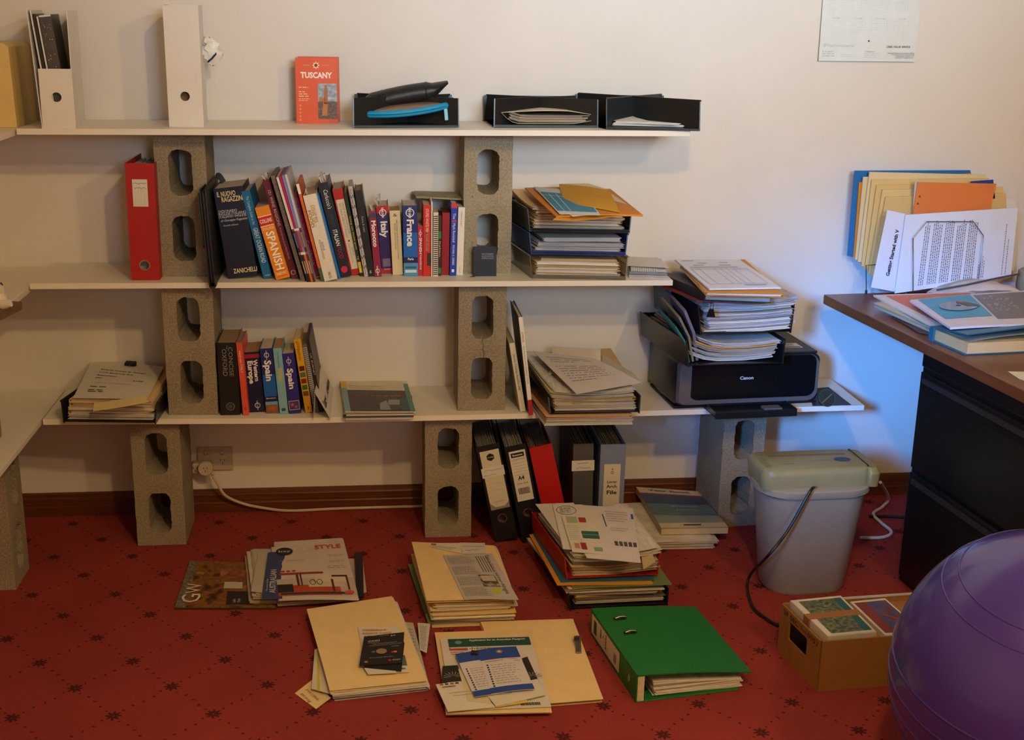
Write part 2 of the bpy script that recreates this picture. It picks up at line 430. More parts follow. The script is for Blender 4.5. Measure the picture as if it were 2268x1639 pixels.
# ------------------------------------------------------------------ builders: books, sheaves, folders, trays
def spine_deco(root, F, w, h, deco):
    tx = {}; rc = {}
    for d in deco:
        if d[0] == 't':
            _, s, fx, fy, cap, col, rot, ln = d[:8]; o = dict(d[8]) if len(d) > 8 else {}
            o['rot'] = rot
            if ln: o['w'] = ln*(h if abs(rot) == 90 else w)
            tx.setdefault(col, []).append((s, fx*w, fy*h, cap*w, o))
        else: rc.setdefault(d[-1], []).append(d)
    lift = .0002
    for col, ds in rc.items():
        for d in ds:
            g = G()
            if d[0] == 'r':
                x0, x1, y0, y1 = d[1]*w, d[2]*w, d[3]*h, d[4]*h
                g.add([F @ V(p) for p in ((x0, y0, lift), (x1, y0, lift), (x1, y1, lift), (x0, y1, lift))], [(0, 1, 2, 3)])
            elif d[0] == 'o': ringp(g, F, d[1]*w, d[2]*h, d[3]*w*.8, d[3]*w, lift=lift+.0002)
            elif d[0] == 'c': g.disc(F @ V((d[1]*w, d[2]*h, lift+.0001)), d[3]*w, 16, F.to_3x3() @ V((1, 0, 0)), F.to_3x3() @ V((0, 1, 0)))
            g.obj('printed_band' if d[0] == 'r' else 'printed_emblem', M(col, .45), root)
        lift += .00015
    for col, its in tx.items():
        for it in its: it[4].setdefault('lift', lift+.0004)
        for it in its: lettering(root, F, [it], col, 'spine_lettering')
def book(label, TL, TR, BR, BL, z, depth, col, deco=(), pages='cfc4b0', name='book', cat='book', rough=.42, group=None, t=.0016, y=None, minw=.003, dy=0., coil=None):
    b = onz(BL[0], BL[1], z)
    yy = b.y if y is None else y
    yy += dy
    yy = max(min(yy, -.06), -.325)
    bl, br, tl, tr = [ony(p[0], p[1], yy) for p in (BL, BR, TL, TR)]
    a = math.atan2(((tl-bl)+(tr-br)).x, ((tl-bl)+(tr-br)).z)
    h = ((tl.z-z)+(tr.z-z))/2/math.cos(a)-abs(math.sin(a))*(br-bl).length*.5*0
    w = max(minw, ((br-bl).length+(tr-tl).length)/2*math.cos(a))
    x = bl.x; zz = z
    if a > 0:                                   # leaning right: the right foot carries it
        zz = z+math.sin(a)*w
    r = thing(name, label, cat, (x, yy, zz+.0003), (0, a, 0), group)
    depth = min(depth, -yy-.012)
    tt = min(t, w*.3); c = M(col, rough, .05, 30)
    if pages and w > .006:
        G().box(0, w, 0, tt, 0, h).box(0, tt, tt, depth, 0, h).box(w-tt, w, tt, depth, 0, h).obj('cover', c, r, bevel=.0004, seg=1)
        G().box(tt, w-tt, tt, depth-.004, .002, h-.003).obj('page_block', M(pages, .85, .2, 30, stretch=(60, 1, 1)), r)
    else:
        G().box(0, w, 0, depth, 0, h).obj('cover', c, r)
    if deco: spine_deco(r, frame((0, 0, 0), (1, 0, 0), (0, 0, 1)), w, h, deco)
    if coil:
        g = G(); n = int(h/.0062)
        for i in range(n):
            zc = .006+i*(h-.012)/n
            g.tube([(w*.5+w*.52*math.cos(k*math.pi/5), -.004+.006*math.sin(k*math.pi/5) if False else .002-.0055*math.sin(k*math.pi/10)*1.2, zc+.002*k/10) for k in range(11)], .0006, 4)
        g.obj('wire_coil', M(coil, .4, metal=.6), r)
    return r

def rect_front(BL, BR, z, depth):
    """px of the two near corners on plane z + depth (m): returns fl, fr, br, bl"""
    a = onz(BL[0], BL[1], z); b = onz(BR[0], BR[1], z); x = (b-a); n = V((-x.y, x.x, 0)).normalized()
    return [a, b, b+n*depth, a+n*depth]
def quad(pts, z):
    """fl, fr, br, bl pixels on plane z (number or four)"""
    if not hasattr(z, '__len__'): z = [z]*4
    return [onz(p[0], p[1], zz) for p, zz in zip(pts, z)]
def local(q):
    """centre + z rotation of a quad, and its corners in that local frame"""
    c = (q[0]+q[1]+q[2]+q[3])/4; zmin = min(p.z for p in q); c = V((c.x, c.y, zmin))
    d = (q[1]-q[0])+(q[2]-q[3]); a = math.atan2(d.y, d.x); Rm = Matrix.Rotation(-a, 3, 'Z')
    return c, a, [Rm @ (p-c) for p in q]
def mixq(q, s, t): return q[0]*((1-s)*(1-t))+q[1]*(s*(1-t))+q[2]*(s*t)+q[3]*((1-s)*t)
def waves(R, amp):
    a = [R.uniform(-1, 1) for _ in range(6)]
    def f(s, t): return amp*(a[0]*math.sin(3.1*s+a[1]*3)+a[2]*math.sin(2.7*t+a[3]*3)+a[4]*math.sin(4*s*t+a[5]*3))*.5
    return f
def sheaf_geo(g, q, th, n, R, jit=.004, f=None, res=(5, 4)):
    t = th/n
    for i in range(n):
        k = [V((R.uniform(-jit, jit), R.uniform(-jit, jit), 0)) for _ in range(1)][0]
        sc = 1-R.uniform(0, .035); Rm = Matrix.Rotation(R.uniform(-1, 1)*jit*2.2, 3, 'Z')
        c = (q[0]+q[1]+q[2]+q[3])/4; qq = [c+Rm @ ((p-c)*sc)+k+V((0, 0, i*t)) for p in q]
        for p, o in zip(qq, q): p.z = o.z+i*t
        g.slab(qq, t*.8, res, f)
    return g
def sheet(name, label, cat, q, th, mat, f=None, res=(8, 8), parent=None, group=None, n=1, seed=0, jit=.003):
    """one flat (or sheaf of) paper from four world corners of its underside"""
    c, a, lq = local(q)
    r = None
    if n == 1:
        o = G().slab(lq, th, res, f).obj(name, mat, parent)
    else:
        o = sheaf_geo(G(), lq, th, n, random.Random(seed), jit, f, res).obj(name, mat, parent)
    o.location = c; o.rotation_euler = (0, 0, a)
    if label: tag(o, label, cat, group)
    return o
def page_frame(q, th, extra=.0):
    """frame on the upper face of a sheet made by sheet(): in its local coords, origin fl corner, x right, y away"""
    c, a, lq = local(q); l0 = lq[0]+V((0, 0, th+extra)); l1 = lq[1]+V((0, 0, th+extra)); l3 = lq[3]+V((0, 0, th+extra))
    w = ((lq[1]-lq[0]).length+(lq[2]-lq[3]).length)/2; h = ((lq[3]-lq[0]).length+(lq[2]-lq[1]).length)/2
    return frame(l0, l1-l0, l3-l0), w, h
def folder(label, q, th, col, seed, group=None, f=None, name='manila_folder', cat='folder', side=-1, inner='e9e4da', tab=True, n=None, jit=.004):
    """two card covers folded along one side around a sheaf"""
    R = random.Random(seed); c, a, lq = local(q); ct = .0007
    g = G().slab(lq, ct, (6, 5), f)
    up = [p+V((R.uniform(-.004, .004), R.uniform(-.005, .003), th-ct)) for p in lq]
    g.slab(up, ct, (6, 5), f)
    i, j = (0, 3) if side < 0 else (1, 2)
    N = 6; b = []; t = []
    for k in range(N+1):
        T = k/N; s_ = 0 if side < 0 else 1
        dz = f(s_, T) if f else 0
        b.append(lq[i]*(1-T)+lq[j]*T+V((0, 0, dz))); t.append(up[i]*(1-T)+up[j]*T+V((0, 0, dz+ct)))
    k0 = len(g.v); g.v += b+t
    for k in range(N): g.f.append((k0+k, k0+k+1, k0+N+2+k, k0+N+1+k))
    if tab:
        T0 = R.uniform(.1, .6); p0 = lq[3]*(1-T0)+lq[2]*T0; p1 = lq[3]*(1-T0-.25)+lq[2]*(T0+.25); ny = (lq[3]-lq[0]).normalized()*.011
        dz = f(T0, 1) if f else 0
        g.slab([p+V((0, 0, dz)) for p in (p0, p1, p1+ny, p0+ny)], ct, (1, 1))
    o = g.obj(name, M(col, .7, .06, 20), None); o.location = c; o.rotation_euler = (0, 0, a); tag(o, label, cat, group)
    cc = sum(lq, V((0, 0, 0)))/4
    iq = [cc+(p-cc)*.965+V((0, 0, ct*1.1)) for p in lq]
    n = n or max(2, int(th/.0022))
    sheaf_geo(G(), iq, max(.0008, th-ct*2.4), n, R, jit, f, (5, 4)).obj('papers_inside', EDGE(inner), o)
    return o
MAN = ['e3c48a', 'dfbf84', 'e6cb95', 'd9b87c', 'e8cf9e']
def pile(q, z0, spec, seed, group, f0=None, jit=.006, rotj=.03, amp=.0012, curl=0., base_label='paper sheaf'):
    """layers stacked upward; q = base quad (x,y used); spec = [(kind, thickness, colour, label, dict)]"""
    R = random.Random(seed); z = z0; cen = sum([V((p.x, p.y, 0)) for p in q], V((0, 0, 0)))/4
    objs = []
    ORD = ['lowest', 'second', 'third', 'fourth', 'fifth', 'sixth', 'seventh', 'eighth', 'ninth', 'tenth']
    for i, sp in enumerate(spec):
        kind, th, col, label = sp[:4]; o_ = sp[4] if len(sp) > 4 else {}
        if [x[3] for x in spec].count(label) > 1: label += ', '+('topmost layer' if i == len(spec)-1 else ORD[i]+(' layer' if i == 0 else ' layer up'))
        sc = o_.get('sc', 1-R.uniform(0, .035)); rt = o_.get('rot', R.uniform(-rotj, rotj)); d = V((R.uniform(-jit, jit)+o_.get('dx', 0), R.uniform(-jit, jit)+o_.get('dy', 0), 0))
        Rm = Matrix.Rotation(rt, 3, 'Z')
        qq = []
        for p in q:
            v = Rm @ (V((p.x, p.y, 0))-cen); v = V((v.x*o_.get('sx', sc), v.y*o_.get('sy', sc), 0)); v = v+cen+d; v.z = z; qq.append(v)
        wv = waves(R, 1.4*amp*(.4+.6*i/max(1, len(spec)))); cu = curl*i/max(1, len(spec))+o_.get('curl', 0); lf = o_.get('lift')
        def f(s, t, wv=wv, cu=cu, lf=lf):
            return (f0(s, t) if f0 else 0)+wv(s, t)+cu*(abs(2*s-1)**2.5)+(lf(s, t) if lf else 0)
        if kind == 'folder':
            ob = folder(label, qq, th, col, seed*31+i, group, f, side=o_.get('side', -1), tab=o_.get('tab', True), name=o_.get('name', 'manila_folder'), cat=o_.get('cat', 'folder'))
        elif kind == 'sheaf':
            ob = sheet(o_.get('name', 'paper_sheaf'), label, o_.get('cat', 'papers'), qq, th, EDGE(col), f, (6, 5), None, group, n=max(2, int(th/.0014)), seed=seed*17+i, jit=o_.get('sj', .004))
        else:
            ob = sheet(o_.get('name', 'magazine'), label, o_.get('cat', 'magazine'), qq, th, M(col, .5, .08, 15), f, (6, 5), None, group)
        objs.append((ob, qq)); z += th+.0004
    return z, objs
def tray(label, q, z, h, col, name='letter_tray', group=None, wall=.003, front=.012, rough=.28, mat=None, back=True, slot=True):
    """open letter tray: floor panel, two sloping side walls, back wall, low front lip; q = fl fr br bl"""
    mt = mat or M(col, rough, spec=.5)
    c, a, lq = local(q)
    r = thing(name, label, 'tray', (c.x, c.y, z), (0, 0, a), group)
    fl, fr, br, bl = [V((p.x, p.y, 0)) for p in lq]
    G().hexa([p+V((0, 0, .004)) for p in (fl, fr, br, bl)], [p+V((0, 0, .0065)) for p in (fl, fr, br, bl)]).obj('tray_floor', mt, r)
    xd = (fr-fl).normalized(); yd = (bl-fl).normalized()
    for s_, A, B in ((1, fl, bl), (-1, fr, br)):
        n = xd*(s_*wall); flare = xd*(-s_*h*.10)
        poly = [A, B, B+flare+V((0, 0, h)), A+(B-A)*.03+flare+V((0, 0, h))]
        G().prism(poly, n).obj('side_wall', mt, r)
        if slot: G().tube([A+(B-A)*.03+flare*1.05+V((0, 0, h)), B+flare*1.05+V((0, 0, h))], .0026, 6).obj('rim', mt, r)
    if back: G().prism([bl, br, br+V((0, 0, h*.96)), bl+V((0, 0, h*.96))], -yd*wall).obj('back_wall', mt, r)
    if front: G().prism([fl+xd*wall, fr-xd*wall, fr-xd*wall+V((0, 0, front)), fl+xd*wall+V((0, 0, front))], yd*wall).obj('front_lip', mt, r)
    return r
def shrink(q, s, z=None, dx=0, dy=0):
    c = sum(q, V((0, 0, 0)))/4; out = []
    for p in q:
        v = c+(p-c)*s+V((dx, dy, 0))
        if z is not None: v.z = z
        out.append(v)
    return out
def lp_logo(fx, fy, r, col): return [('o', fx, fy, r, col), ('t', 'lonely planet', fx, fy, .19, col, -90, r*.0+.15)]

def flat(name, label, cat, px, z, col, th=.0008, f=None, rough=.7, group=None, res=(6, 6)):
    q = quad(px, z); o = sheet(name, label, cat, q, th, M(col, rough, .05, 22), f, res, None, group)
    c_, a_, lq = local(q); F = frame(lq[0]+V((0, 0, th)), lq[1]-lq[0], lq[3]-lq[0]); w = (lq[1]-lq[0]).length; h = (lq[3]-lq[0]).length
    def P(s, t, l=.0006, lq=lq, th=th, f=f): return mixq(lq, s, t)+V((0, 0, th+l+(f(s, t) if f else 0)))
    return o, PF(P, w, h), w, h, P
def pq(o, P, s0, s1, t0, t1, col, name, l=.0006, n=4, mat=None):
    g = G()
    for i in range(n):
        a, b = s0+(s1-s0)*i/n, s0+(s1-s0)*(i+1)/n; g.add([P(a, t0, l), P(b, t0, l), P(b, t1, l), P(a, t1, l)], [(0, 1, 2, 3)])
    return g.obj(name, mat or M(col, .6), o)
def ptext(o, P, s0, s1, t0, t1, rows, col, seed, name='printed_lines', fill=.5, cols=22, l=.0006):
    """rows of word dashes that follow the sheet"""
    R = random.Random(seed); g = G(); dt = (t1-t0)/rows
    for r_ in range(rows):
        T = t1-(r_+.5)*dt; s = s0; e = s1-(s1-s0)*.25*R.random()
        while s < e:
            d = (s1-s0)/cols*R.uniform(.5, 1.8); d = min(d, e-s); g.add([P(s, T-dt*fill/2, l), P(s+d, T-dt*fill/2, l), P(s+d, T+dt*fill/2, l), P(s, T+dt*fill/2, l)], [(0, 1, 2, 3)]); s += d+(s1-s0)/cols*.4
    o2 = g.obj(name, M(col, .7), o); o2['kind'] = 'stuff'; return o2
# ------------------------------------------------------------------ top shelf
wcard = M('ddd8d0', .5, .04, 12); 
# yellow box at the left edge
p = onz(38, 283, T1-.004); t = ony(17, 95, p.y)
r = thing('storage_box', 'tall yellow cardboard box cut off by the left edge on the top shelf', 'box', (p.x-.10, p.y, T1-.004))
G().prism([(0, 0, 0), (.10, 0, 0), (t.x-p.x+.10, 0, t.z-T1-.006), (t.x-p.x+.085, 0, t.z-T1+.004), (0, 0, t.z-T1+.004)], (0, .22, 0)).obj('carton', M('d9bc78', .6, .05, 20), r, bevel=.002)
# open magazine holder with dark magazines
def holder(label, bl, br, z, tl, h_front, depth, flare=0., lean=0.):
    a = onz(*bl, z); b = onz(*br, z); w = (b-a).length; ang = math.atan2(b.y-a.y, b.x-a.x)*.4; h = ony(*tl, a.y).z-z; t = .0022
    r = thing('magazine_holder', label, 'magazine holder', (a.x, a.y, z), (0, 0, ang))
    G().box(t, w-t, t, depth-t, 0, t).obj('floor_panel', wcard, r)
    G().prism([(0, 0, 0), (0, depth, 0), (-flare*.6, depth, h), (-flare, 0, h)], (t, 0, 0)).obj('side_panel', wcard, r)
    G().prism([(w-t, 0, 0), (w-t, depth, 0), (w-t, depth, h), (w-t, 0, h)], (t, 0, 0)).obj('side_panel', wcard, r)
    G().box(t, w-t, depth-t, depth, 0, h).obj('rear_panel', wcard, r)
    bm = bmesh.new(); es = []; fr = []
    for lp in ([(t, 0), (w-t, 0), (w-t, h_front), (t, h_front)], [(w*.5+.0125*math.cos(k*math.pi/12), .082+.0125*math.sin(k*math.pi/12)) for k in range(24)]):
        vs = [bm.verts.new((x, 0, zc)) for x, zc in lp]; es += [bm.edges.new((vs[i], vs[(i+1) % len(vs)])) for i in range(len(vs))]; fr.append(vs)
    bmesh.ops.triangle_fill(bm, use_beauty=True, edges=es); ff = list(bm.faces); bk = {v: bm.verts.new((v.co.x, t, v.co.z)) for vs in fr for v in vs}
    for f in ff: bm.faces.new([bk[v] for v in reversed(f.verts)])
    for vs in fr:
        for i in range(len(vs)): bm.faces.new((vs[i], vs[(i+1) % len(vs)], bk[vs[(i+1) % len(vs)]], bk[vs[i]]))
    bmesh.ops.recalc_face_normals(bm, faces=bm.faces); me = bpy.data.meshes.new('front_panel'); bm.to_mesh(me); bm.free(); me.materials.append(wcard); put(bpy.data.objects.new('front_panel', me), r)
    return r, a, w, h
z = sh1(-.9)
r, a, w, h = holder('white magazine holder with cut-down front holding dark magazines', (93, 285), (169, 284), z, (71, 22), .155, .225, flare=.014)
wb = ony(67, 26, a.y+.02)
for k, (c, lab) in enumerate((('cfcac4', 'thin pale magazine leaning leftmost in the open white holder'), ('23201e', 'thin black magazine second in the open white holder'), ('d6d0c8', 'thin white-edged magazine third in the open white holder'), ('4a423c', 'wide dark speckled magazine leaning in the open white holder'))):
    wd = (.004, .006, .004, .030)[k]; x0 = .006+(.0, .006, .014, .019)[k]; hh = h*(.99, .96, .94, .95)[k]
    m_ = thing('magazine', lab, 'magazine', (a.x+x0+.016, a.y+.008+.004*k, z+.0035), (0, math.atan2(-.030, hh), .12), 'magazines in the open white holder')
    G().box(0, wd, 0, .19, 0, hh).obj('cover', M(c, .4, .3 if k == 3 else .1, 60), m_)
    if k == 3:
        F = frame((0, 0, 0), (1, 0, 0), (0, 0, 1)); R = random.Random(5); g = G()
        for i in range(26):
            x_, y_ = R.uniform(.15, .8)*wd, hh*R.uniform(.3, .95); g.disc(F @ V((x_, y_, .0006)), R.uniform(.0005, .0012), 6, (1, 0, 0), (0, 0, 1))
        G().box(.0005, wd-.0005, -.0004, .19, hh-.005, hh-.0005).obj('white_edge', M('d8d4cc', .6), m_)
        o = g.obj('speckles', M('e4dfd6', .6), m_); o['kind'] = 'stuff'
# closed-front magazine holder and the crumpled bag behind it
z = sh1(-.55)
r, a, w, h = holder('tall closed white magazine holder with one round finger hole', (375, 281), (452, 281), z, (369, 10), .319, .13)
G().box(.004, w-.004, .03, .11, .003, .2).obj('brown_card', M('8a6a48', .8, .2, 30), r)
R = random.Random(4); g = G(); cx = ony(470, 112, -.15); rings = []
for i in range(9):
    T = i/8; rad = .016*(math.sin(math.pi*min(1, T*.95+.05))**.6)+.002; cz = .035-.075*T; ring = []
    for j in range(14):
        A = 2*math.pi*j/14; rr = rad*(1+.45*R.uniform(-1, 1)); ring.append((rr*math.cos(A)*1.25+.012*math.sin(T*2.5)-.006, rr*.6*math.sin(A), cz+R.uniform(-.004, .004)))
    rings.append(ring)
o = g.loft(rings).obj('crumpled_bag', M('e4e1da', .35, .08, 40), None, smooth=True); o.location = (cx.x-.004, -.16, cx.z); tag(o, 'crumpled white plastic bag with navy stripe behind the closed holder', 'bag')
G().tube([(-.006, -.017, -.030), (.006, -.018, -.020), (.016, -.012, -.008), (.021, -.004, -.002)], .0026, 5).obj('navy_stripe', M('1d2a5a', .5), o)
# Tuscany guides
def upright_cover(label, bl, br, tl, z, th, col, back=0., name='guidebook', ang=0.):
    a = onz(*bl, z); b = ony(*br, a.y); h = ony(*tl, a.y).z-z
    r = thing(name, label, 'book', (a.x, a.y+back, z), (math.radians(-3), 0, ang)); w = (b-a).length
    G().box(0, w, 0, .0012, 0, h).box(0, .0012, .0012, th-.0012, 0, h).box(0, w, th-.0012, th, 0, h).obj('cover', M(col, .38, .04, 20), r)
    G().box(.0012, w-.001, .0012, th-.0012, .001, h-.001).obj('page_block', M('ddd5c6', .8, .15, 40), r)
    return r, w, h
z = sh1(-.2)
r, w, h = upright_cover('second orange guidebook standing hidden behind the Tuscany guide', (662, 271), (753, 270), (659, 125), z, .012, 'c8582a', .016)
r, w, h = upright_cover('orange TUSCANY guidebook with tower photograph facing out', (657, 273), (748, 272), (653, 128), z, .014, 'db531d', 0)
F = frame((0, 0, 0), (1, 0, 0), (0, 0, 1))
lettering(r, F, [('TUSCANY', w*.5, h*.735, .0155, {'w': w*.76, 'bold': .05})], 'f4ece2', 'cover_title')
lettering(r, F, [('AROUND', w*.28, h*.89, .004, {'w': w*.17}), ('THE SUN', w*.72, h*.89, .004, {'w': w*.17})], 'e8a060', 'small_lettering')
g = G(); ringp(g, F, w*.5, h*.89, .0048, .0072)
for k in range(8):
    A = k*math.pi/4; c_, s_ = math.cos(A), math.sin(A); P = lambda rr, off: F @ V((w*.5+rr*c_-off*s_, h*.89+rr*s_+off*c_, .0005))
    g.add([P(.0072, -.0016), P(.0072, .0016), P(.0115, 0)], [(0, 1, 2)])
g.obj('sun_emblem', M('f0d9a8', .5), r); g = G().disc(F @ V((w*.5, h*.89, .0005)), .0047, 20, (1, 0, 0), (0, 0, 1)); g.obj('sun_centre', M('7c2a14', .5), r)
patch(r, F, [(w*.53, w*.995, h*.07, h*.615)], '8b96a6', 'photo_sky', .0005, mat=PM(('6a7690', '8b96a6', 'c2c0bc'), 60, stretch=(1, 1, 2))); patch(r, F, [(w*.53, w*.995, h*.07, h*.34)], '5a3a22', 'photo_town', .0007, mat=PM(('2e2016', '5a3a22', '8a5a30'), 130))
patch(r, F, [(w*.68, w*.77, h*.30, h*.50), (w*.69, w*.76, h*.50, h*.54), (w*.70, w*.75, h*.54, h*.585)], 'a8683a', 'photo_tower', .0009)
patch(r, F, [[(w*.56, h*.34), (w*.70, h*.34), (w*.70, h*.40), (w*.56, h*.40)], [(w*.62, h*.12), (w*.75, h*.12), (w*.77, h*.32), (w*.66, h*.34)]], 'b8743a', 'photo_walls', .0009)
text_lines(r, F, w*.07, w*.34, h*.40, h*.57, 5, 'f0c8a4', .4, 3, 'blurb_lines', .5); text_lines(r, F, w*.07, w*.36, h*.34, h*.39, 2, 'f0c8a4', .4, 4, 'blurb_lines', .3)
for k in range(5):
    g = G(); ringp(g, F, w*.10, h*(.055+.055*k), .0016, .0024, 12); g.obj('side_icon', M('f0c8a4', .5), r)
# three black letter trays
blk_t = M('1c1c1e', .28, spec=.5)
def tr(label, fl, fr, bl, br, h):
    z = sh1(fr[0])+.0004
    return [V((*fl, z)), V((*fr, z)), V((*br, z)), V((*bl, z))], z
q, z = tr('', (-.100, -.253), (.196, -.225), (.188, -.02), (-.095, -.03), .08)
tray('black letter tray holding a zip pouch and a leather case', q, z, .080, '1c1c1e', front=.006, slot=False)
# zip pouch
pr = thing('zip_pouch', 'flat brown quilted pouch with bright blue zip lying in the black tray', 'pouch', (-.094, -.232, z+.014), (0, math.radians(-5.5), .05))
L_, W_ = .288, .16; rings = []
for i in range(13):
    T = i/12; x = L_*T; hw = W_*.5*(math.sin(math.pi*min(.97, max(.03, T)))**.35); th = .020*(math.sin(math.pi*min(.96, max(.04, T)))**.6)
    bend = .010*((T-.45)**2)*4
    rings.append([(x, W_*.5+hw*math.cos(2*math.pi*j/16), bend+.012+(th*abs(math.sin(2*math.pi*j/16))**.7)*(1 if j < 8 else -.8)) for j in range(16)])
G().loft(rings).obj('quilted_body', M('8a7264', .5, .25, 45, bump=.4, stretch=(1, 1, 1)), pr, smooth=True)
edge = [(L_*T, W_*.5-W_*.5*(math.sin(math.pi*min(.97, max(.03, T)))**.35)-.004, .011+.010*((T-.45)**2)*4) for T in [k/16 for k in range(17)]]
G().tube(edge, [.006]+[.0100]*15+[.008], 8).obj('zip_band', M('1b93c4', .5, .1, 80), pr, smooth=True)
G().tube([(x, y-.0100, zc) for x, y, zc in edge[1:-1]], .0012, 5).obj('zip_teeth', M('0c5f8c', .4), pr)
G().tube([(L_*.99, y, .022+.01*math.sin(y*9)) for y in (.03, .07, .11, .14)], .006, 8).obj('zip_band', M('1b93c4', .5, .1, 80), pr, smooth=True)
G().box(L_*.86, L_*.895, -.016, -.012, -.018, .014).obj('zip_pull', M('7fc6dc', .4), pr, bevel=.002)
# leather case
c0, c1 = ony(812, 222, -.14), ony(993, 190, -.14); ax = c1-c0; Ln = ax.length
lr = thing('leather_case', 'rolled black leather case resting on the blue-zip pouch', 'case', c0-V((0, 0, .004)), (0, -math.atan2(ax.z, ax.x), 0))
rings = []
for i in range(17):
    T = i/16; ry = .036; rz = .024*(1 if T < .75 else 1-(T-.75)*3.7)+.003; up = 0 if T < .8 else (T-.8)*.10; dn = -.010*math.sin(math.pi*T)*-1
    if T < .06: rz *= .75
    rings.append([(Ln*T, ry*math.cos(2*math.pi*j/14), dn*.6-.006+up+rz*math.sin(2*math.pi*j/14)) for j in range(14)])
lea = M('1f1f20', .45, .2, 70, bump=.3, spec=.5)
G().loft(rings).obj('body', lea, lr, smooth=True)
for T, rz in ((.10, .0245), (.20, .0258), (.74, .0262)):
    G().tube([(Ln*T+.004*math.cos(A), .037*math.cos(A), .010*math.sin(math.pi*T)*.6-.006+rz*math.sin(A)) for A in [2*math.pi*j/20 for j in range(20)]], .0022, 6, True).obj('strap', lea, lr, smooth=True)
G().tube([(Ln*.145+.008*math.cos(A), -.036, .004+.008*math.sin(A)) for A in [2*math.pi*j/12 for j in range(12)]], .0015, 6, True).obj('buckle', M('2a2a2c', .3, metal=.5), lr, smooth=True)
# middle tray with papers in a curled folder
q, z = tr('', (.293, -.225), (.594, -.215), (.585, -.015), (.285, -.02), .078)
tray('black letter tray holding a curled buff folder of papers', q, z, .078, '1c1c1e', front=.004, slot=False)
qq = [V((.315, -.215, z+.009)), V((.575, -.205, z+.009)), V((.565, -.03, z+.009)), V((.315, -.03, z+.009))]
cur = lambda s, t: .030*max(0, 1-s*5)**2+.022*max(0, s-.8)**1.0*2
o = sheet('folder_papers', 'mixed papers inside the curled buff folder', 'papers', [p+V((.012, .004, .003)) for p in shrink(qq, .92)], .020, EDGE('a99a88'), lambda s, t: .010*max(0, 1-s*5)**2+.008*max(0, s-.8), (8, 4), None, None, n=10, seed=3, jit=.006)
fo = thing('buff_folder', 'buff card folder curled round papers in the middle black tray', 'folder', (0, 0, 0))
G().slab(qq, .0008, (16, 4), cur).obj('lower_cover', M('cdbf9e', .65, .05, 20), fo)
G().slab([p+V((.0, .0, .030)) for p in shrink(qq, .99)], .0008, (16, 4), lambda s, t: .010*math.sin(math.pi*s*.9)-.004*(1-t)*math.sin(3*s)-.012*max(0, s-.75)*2).obj('upper_cover', M('d8cdb2', .65, .05, 20), fo)
# right tray, turned, with letters
q, z = tr('', (.606, -.271), (.865, -.318), (.822, -.04), (.556, -.03), .085)
tray('black letter tray jutting off the right end of the top shelf, holding letters', q, z, .083, '151517', front=.004, slot=True)
R = random.Random(3)
pile(shrink(q, .86, dx=.004), z+.008, [('sheaf', .006, 'd6d2ce', 'loose white letters lying in the right-end black tray'), ('sheaf', .005, 'dad6d2', 'loose white letters lying in the right-end black tray', {'dx': -.006, 'sx': .8})], 13, 'letters in the right-end tray', jit=.004, rotj=.05, amp=.002)
qq = [V((p.x, p.y, z+.021+.016*(i > 1))) for i, p in enumerate(shrink(q, .80, dx=-.012, dy=.01))]
o = sheet('letter', 'folded white letter with faint heading topmost in the right-end tray', 'letter', qq, .0006, PAPER('d9d6d4'), lambda s, t: -.014*max(0, s-.55)*2)
F, w, h = page_frame(qq, .0008, .004); lettering(o, F, [('Company Secretary', w*.2, h*.72, .004, {'w': w*.24}), ('Invoice', w*.48, h*.74, .004, {'w': w*.12})], '7a7a82', 'printed_heading')
# ------------------------------------------------------------------ middle shelf: the leaning book row
S2 = T2
D = .16
WT = 'efe9df'
book('thick navy Italian dictionary, IL NUOVO RAGAZZINI, leaning left', (474, 424), (539, 414), (572, 609), (506, 618), S2, .17, '1b2036',
     [('t', 'IL NUOVO', .40, .93, .17, 'e9dca4', 0, .62, {'bold': .02}), ('t', 'RAGAZZINI', .58, .87, .17, 'e9dca4', 0, .72, {'bold': .02}),
      ('t', 'DIZIONARIO', .36, .745, .085, 'cfd0d6', 0, .62), ('t', 'INGLESE ITALIANO', .5, .715, .085, 'cfd0d6', 0, .92), ('t', 'ITALIANO INGLESE', .5, .685, .085, 'cfd0d6', 0, .92),
      ('t', 'di Giuseppe Ragazzini', .52, .645, .075, 'cfd0d6', 0, .9, {'shear': .3}), ('t', 'Seconda edizione', .38, .59, .055, 'cfd0d6', 0, .5, {'shear': .3}),
      ('t', 'ZANICHELLI', .62, .075, .16, 'e9dca4', 0, .8, {'bold': .02})])
book('teal blue guidebook to the Great Ocean Road, leaning left', (534, 427), (554, 423), (602, 615), (584, 618), S2, .17, '15689a',
     [('t', 'The Complete Guide to the', .5, .78, .34, 'b9d3e4', -90, .32), ('t', 'GREAT OCEAN ROAD', .5, .38, .52, 'dfe9ee', -90, .40), ('t', 'See Aus', .55, .035, .2, 'dfe9ee', 0, .55)])
book('orange Spanish dictionary with red band in the leaning row', (564, 465), (597, 458), (642, 614), (612, 621), S2, .13, 'e88c1e',
     [('r', 0, 1, .745, .865, 'cf2420'), ('r', 0, 1, .865, .876, 'f3e3c8'), ('r', 0, 1, .734, .745, 'f3e3c8'), ('t', 'COLLINS', .5, .803, .27, 'f6ead8', 0, .85, {'bold': .03}),
      ('t', 'COLLEGE', .5, .70, .17, 'f6ead8', 0, .8), ('t', 'SPANISH', .5, .39, .56, 'fbf4e6', -90, .53, {'bold': .03}), ('t', 'NEW', .5, .075, .2, 'f6ead8', 0, .7), ('r', .1, .9, .115, .122, 'cf2420'), ('r', .1, .9, .035, .042, 'cf2420')])
